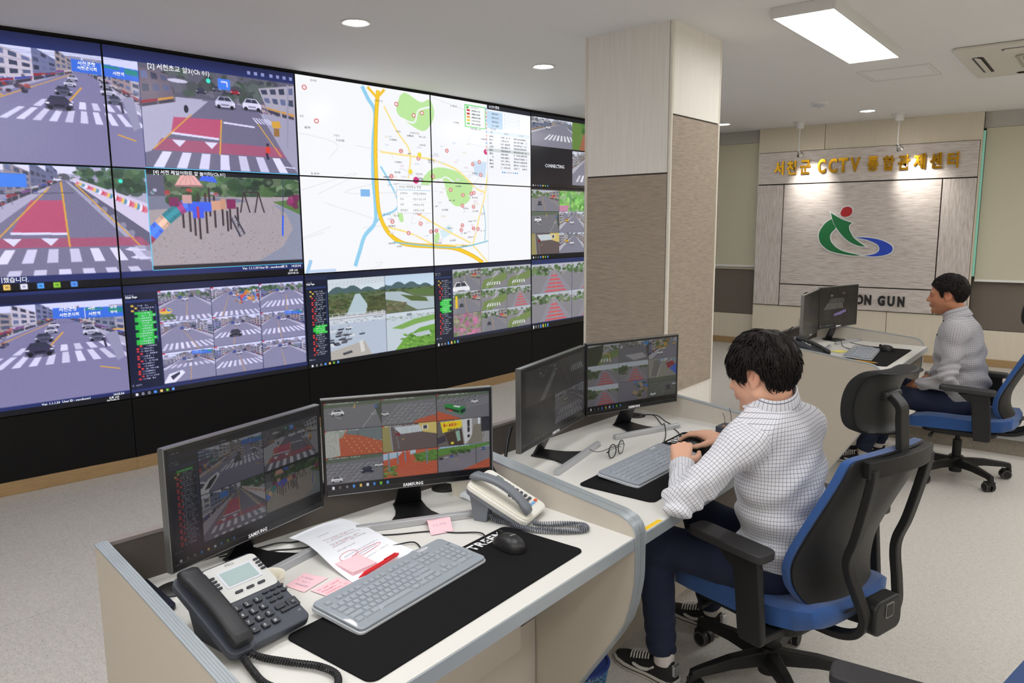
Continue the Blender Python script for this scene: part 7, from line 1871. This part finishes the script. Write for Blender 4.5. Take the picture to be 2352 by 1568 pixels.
    # ---- trousers
    def f_tr(P):
        d = ellip(P, pe-np.array((0, 0, .012)), (.128, .166, .104), TR); x = P @ TF.astype(np.float32)
        for s in 'lr':
            hp, kn, an = A['hip_'+s], A['kn_'+s], A['an_'+s]; dn = an-kn; end = an-dn/np.linalg.norm(dn)*.012
            g = smin(rcone(P, hp, kn, .088, .066), rcone(P, kn, end, .066, .050), .03)
            kd = np.sqrt(((P-kn.astype(np.float32))**2).sum(1)); hd = np.sqrt(((P-hp.astype(np.float32))**2).sum(1)); ad = np.sqrt(((P-an.astype(np.float32))**2).sum(1))
            g = g+.0035*np.sin(P[:, 2]*90+2*np.sin(x*30))*np.exp(-(kd/.11)**2)+.004*np.sin(x*70+2*np.sin(P[:, 1]*30))*np.exp(-(hd/.13)**2)+.003*np.sin(P[:, 2]*110+2*np.sin(P[:, 1]*40))*np.exp(-(ad/.16)**2)
            g = smax(g, vdot(P-end.astype(np.float32), dn/np.linalg.norm(dn))*np.where(ad < .15, 1, 0)-np.where(ad < .15, 0, 1), .004)
            d = smin(d, g, .035)
        return d
    lp = np.array([A[k] for k in ('pelvis', 'hip_l', 'hip_r', 'kn_l', 'kn_r', 'an_l', 'an_r')])
    lo3 = lp.min(0)-.20; hi3 = lp.max(0)+.20; lo3[2] = .04; hi3[2] = pe[2]+.13
    V, F = sdf_mesh('trousers', f_tr, lo3, hi3, .006)
    np_obj('trousers', V, F, M_jean, e, root_loc)
    for s in 'lr': shoe(e, A['an_'+s], J['toe_'+s], root_loc)
    # ---- hair, eyebrows, eyes
    def f_hair(P):
        Q = toH(P); S = Q.copy(); S[:, 1] = np.abs(S[:, 1])
        d = ellip(S, (-.014, 0, .034), strands['cap']); x, y, z = S[:, 0], S[:, 1], S[:, 2]
        d = d+.0035*np.sin(x*70+5*np.sin(y*40))*np.sin(z*60+4*np.sin(x*33)+Q[:, 1]*50)+.002*np.sin(Q[:, 1]*140+x*60)
        line = np.interp(x, strands['lx'], strands['lz']).astype(np.float32)
        d = smax(d, (line-z)*.8, .008)
        return smax(d, x-strands['front']-.25*np.maximum(0, z-.05), .01)
    hl = hc-.17; hh = hc+.17
    V, F = sdf_mesh('hair', f_hair, hl, hh, .0035)
    Vh = V-np.array(root_loc, np.float32); cover = lambda p: p[2] > np.interp(p[0], strands['lx'], strands['lz'])+.004 and p[0] < strands['front']-.012
    mb = hair_strands(H2W, strands['n'], strands['len'], cover, strands['lift'], strands['w'], wr_seed, strands['lx'], strands['lz'], wav=strands['wav'])
    m2 = mb.mesh('hair'); bm = bmesh.new(); bm.from_mesh(np_mesh('hair_cap', Vh, F)); bm.from_mesh(m2); m3 = bpy.data.meshes.new('hair'); bm.to_mesh(m3); bm.free()
    link('hair', m3, M_hair, e, smooth=180)
    bw_ = MB(); ey = MB()
    for sy in (-1, 1):
        bw_.tube([Vector(H2W(np.array(p))) for p in ((.090, sy*.014, .0145), (.0905, sy*.026, .0185), (.086, sy*.038, .0185), (.076, sy*.049, .0135))], [.0025, .0035, .003, .001], 5)
        ey.tube([Vector(H2W(np.array(p))) for p in ((.0895, sy*.021, -.0060), (.0915, sy*.031, -.0035), (.0865, sy*.042, -.0055))], [.0006, .0016, .0006], 5)
    bw_.build('eyebrows', M_hair, e, smooth=180); ey.build('eyelashes', M_hair, e, smooth=180)
    return e, H2W, sh_o

az = rad(167); F1 = (math.cos(az), math.sin(az), 0)
M_chk1 = check_mat('white_check_cloth', (224, 224, 230), (84, 86, 112), .0118, .115)
M_chk2 = check_mat('grey_check_cloth', (176, 176, 180), (140, 132, 140), .013, .18)
flatf = lambda a, b, c: [(a, b, c)]*4
J1 = dict(fwd=F1, belly=(.026, .010, 0), pelvis=(-.772, 2.445, .505), waist=(-.768, 2.418, .635), chest=(-.775, 2.392, .80), upper=(-.790, 2.376, .940), neck=(-.800, 2.363, 1.050), head=(-.836, 2.352, 1.135),
          sh_l=(-.822, 2.205, .950), sh_r=(-.752, 2.532, .934), el_l=(-.948, 2.035, .786), wr_l=(-1.060, 2.262, .812), el_r=(-.868, 2.675, .765), wr_r=(-1.085, 2.672, .800),
          hip_l=(-.800, 2.362, .475), hip_r=(-.752, 2.530, .475), kn_l=(-1.155, 2.270, .515), kn_r=(-1.125, 2.590, .515), an_l=(-1.125, 2.285, .10), an_r=(-1.130, 2.715, .10),
          toe_l=(-.26, .045), toe_r=(-.25, .05),
          hand_l=((-1.062, 2.268, .815), (-.40, .80, .42), (.20, -.42, .9), -1, [(.85, 1.0, .6), (1.05, 1.0, .6), (1.1, 1.0, .6), (1.15, .9, .6)], .2, (.35, .5)),
          hand_r=((-1.085, 2.672, .800), (-.97, .16, .06), (0, 0, 1), 1, [(.25, .35, .25), (.28, .38, .25), (.4, .5, .3), (.5, .5, .3)], .6, (.45, .25)))
ST1 = dict(cap=(.113, .090, .104), lx=[-.13, -.085, -.060, -.044, -.034, -.020, .010, .018, .034, .044, .060, .080, .12], lz=[-.103, -.100, -.082, -.055, .004, .024, .022, -.020, -.014, .000, .004, .010, .02], front=.104, n=3000, len=.062, lift=.020, w=.0030, wav=1.7)
p1_, H1, S1 = person('seated man in white checked shirt seen from behind, typing at the middle desk', J1, rad(174), rad(-14), M_chk1, (222, 172, 146), ST1, 3, True)
az2 = rad(181); F2 = (math.cos(az2), math.sin(az2), 0)
J2 = dict(fwd=F2, belly=(.052, .026, 0), pelvis=(-.640, 5.40, .505), waist=(-.672, 5.40, .63), chest=(-.684, 5.40, .80), upper=(-.692, 5.40, .925), neck=(-.712, 5.40, 1.018), head=(-.772, 5.40, 1.150),
          sh_l=(-.690, 5.222, .930), sh_r=(-.690, 5.578, .930), el_l=(-.705, 5.150, .655), wr_l=(-.875, 5.285, .585), el_r=(-.705, 5.650, .655), wr_r=(-.875, 5.515, .585),
          hip_l=(-.665, 5.315, .475), hip_r=(-.665, 5.485, .475), kn_l=(-1.050, 5.285, .500), kn_r=(-1.040, 5.530, .505), an_l=(-1.185, 5.285, .10), an_r=(-1.150, 5.545, .10),
          toe_l=(-.26, 0), toe_r=(-.26, .02),
          hand_l=((-.875, 5.285, .585), (-.72, .62, -.25), (-.25, -.25, .9), -1, [(.5, .6, .4), (.55, .6, .4), (.6, .6, .4), (.6, .6, .4)], .2, (.3, .4)),
          hand_r=((-.875, 5.515, .585), (-.72, -.62, -.25), (-.25, .25, .9), 1, [(.5, .6, .4), (.55, .6, .4), (.6, .6, .4), (.6, .6, .4)], .2, (.3, .4)))
ST2 = dict(cap=(.105, .083, .098), lx=[-.13, -.085, -.058, -.044, -.034, -.020, .010, .018, .030, .040, .060, .080, .12], lz=[-.070, -.068, -.050, -.030, .006, .026, .024, -.010, -.006, .026, .046, .062, .08], front=.090, n=2600, len=.026, lift=.007, w=.0024, wav=1.0)
p2_, H2, S2 = person('seated man in grey checked shirt in profile at the farthest desk', J2, rad(182), rad(-4), M_chk2, (178, 122, 92), ST2, 8, False)
mb = MB(); o2 = Vector((-.640, 5.40, .43))
mb.tube(bez([Vector((-.685, 5.322, 1.015))-o2, Vector((-.730, 5.302, .992))-o2, Vector((-.776, 5.306, .950))-o2, Vector((-.808, 5.335, .90))-o2], 6), .0035, 6); mb.build('lanyard', mat('lanyard_black', (24, 24, 34), .7), p2_, smooth=180)
bt = MB()
for p in ((-.772, 5.345, .990), (-.782, 5.372, .957)):
    q = Vector(p)-o2; bt.cyl(q, q+Vector((-.004, -.006, .001)), .0055, n=12)
bt.build('shirt_buttons', M_cable, S2)
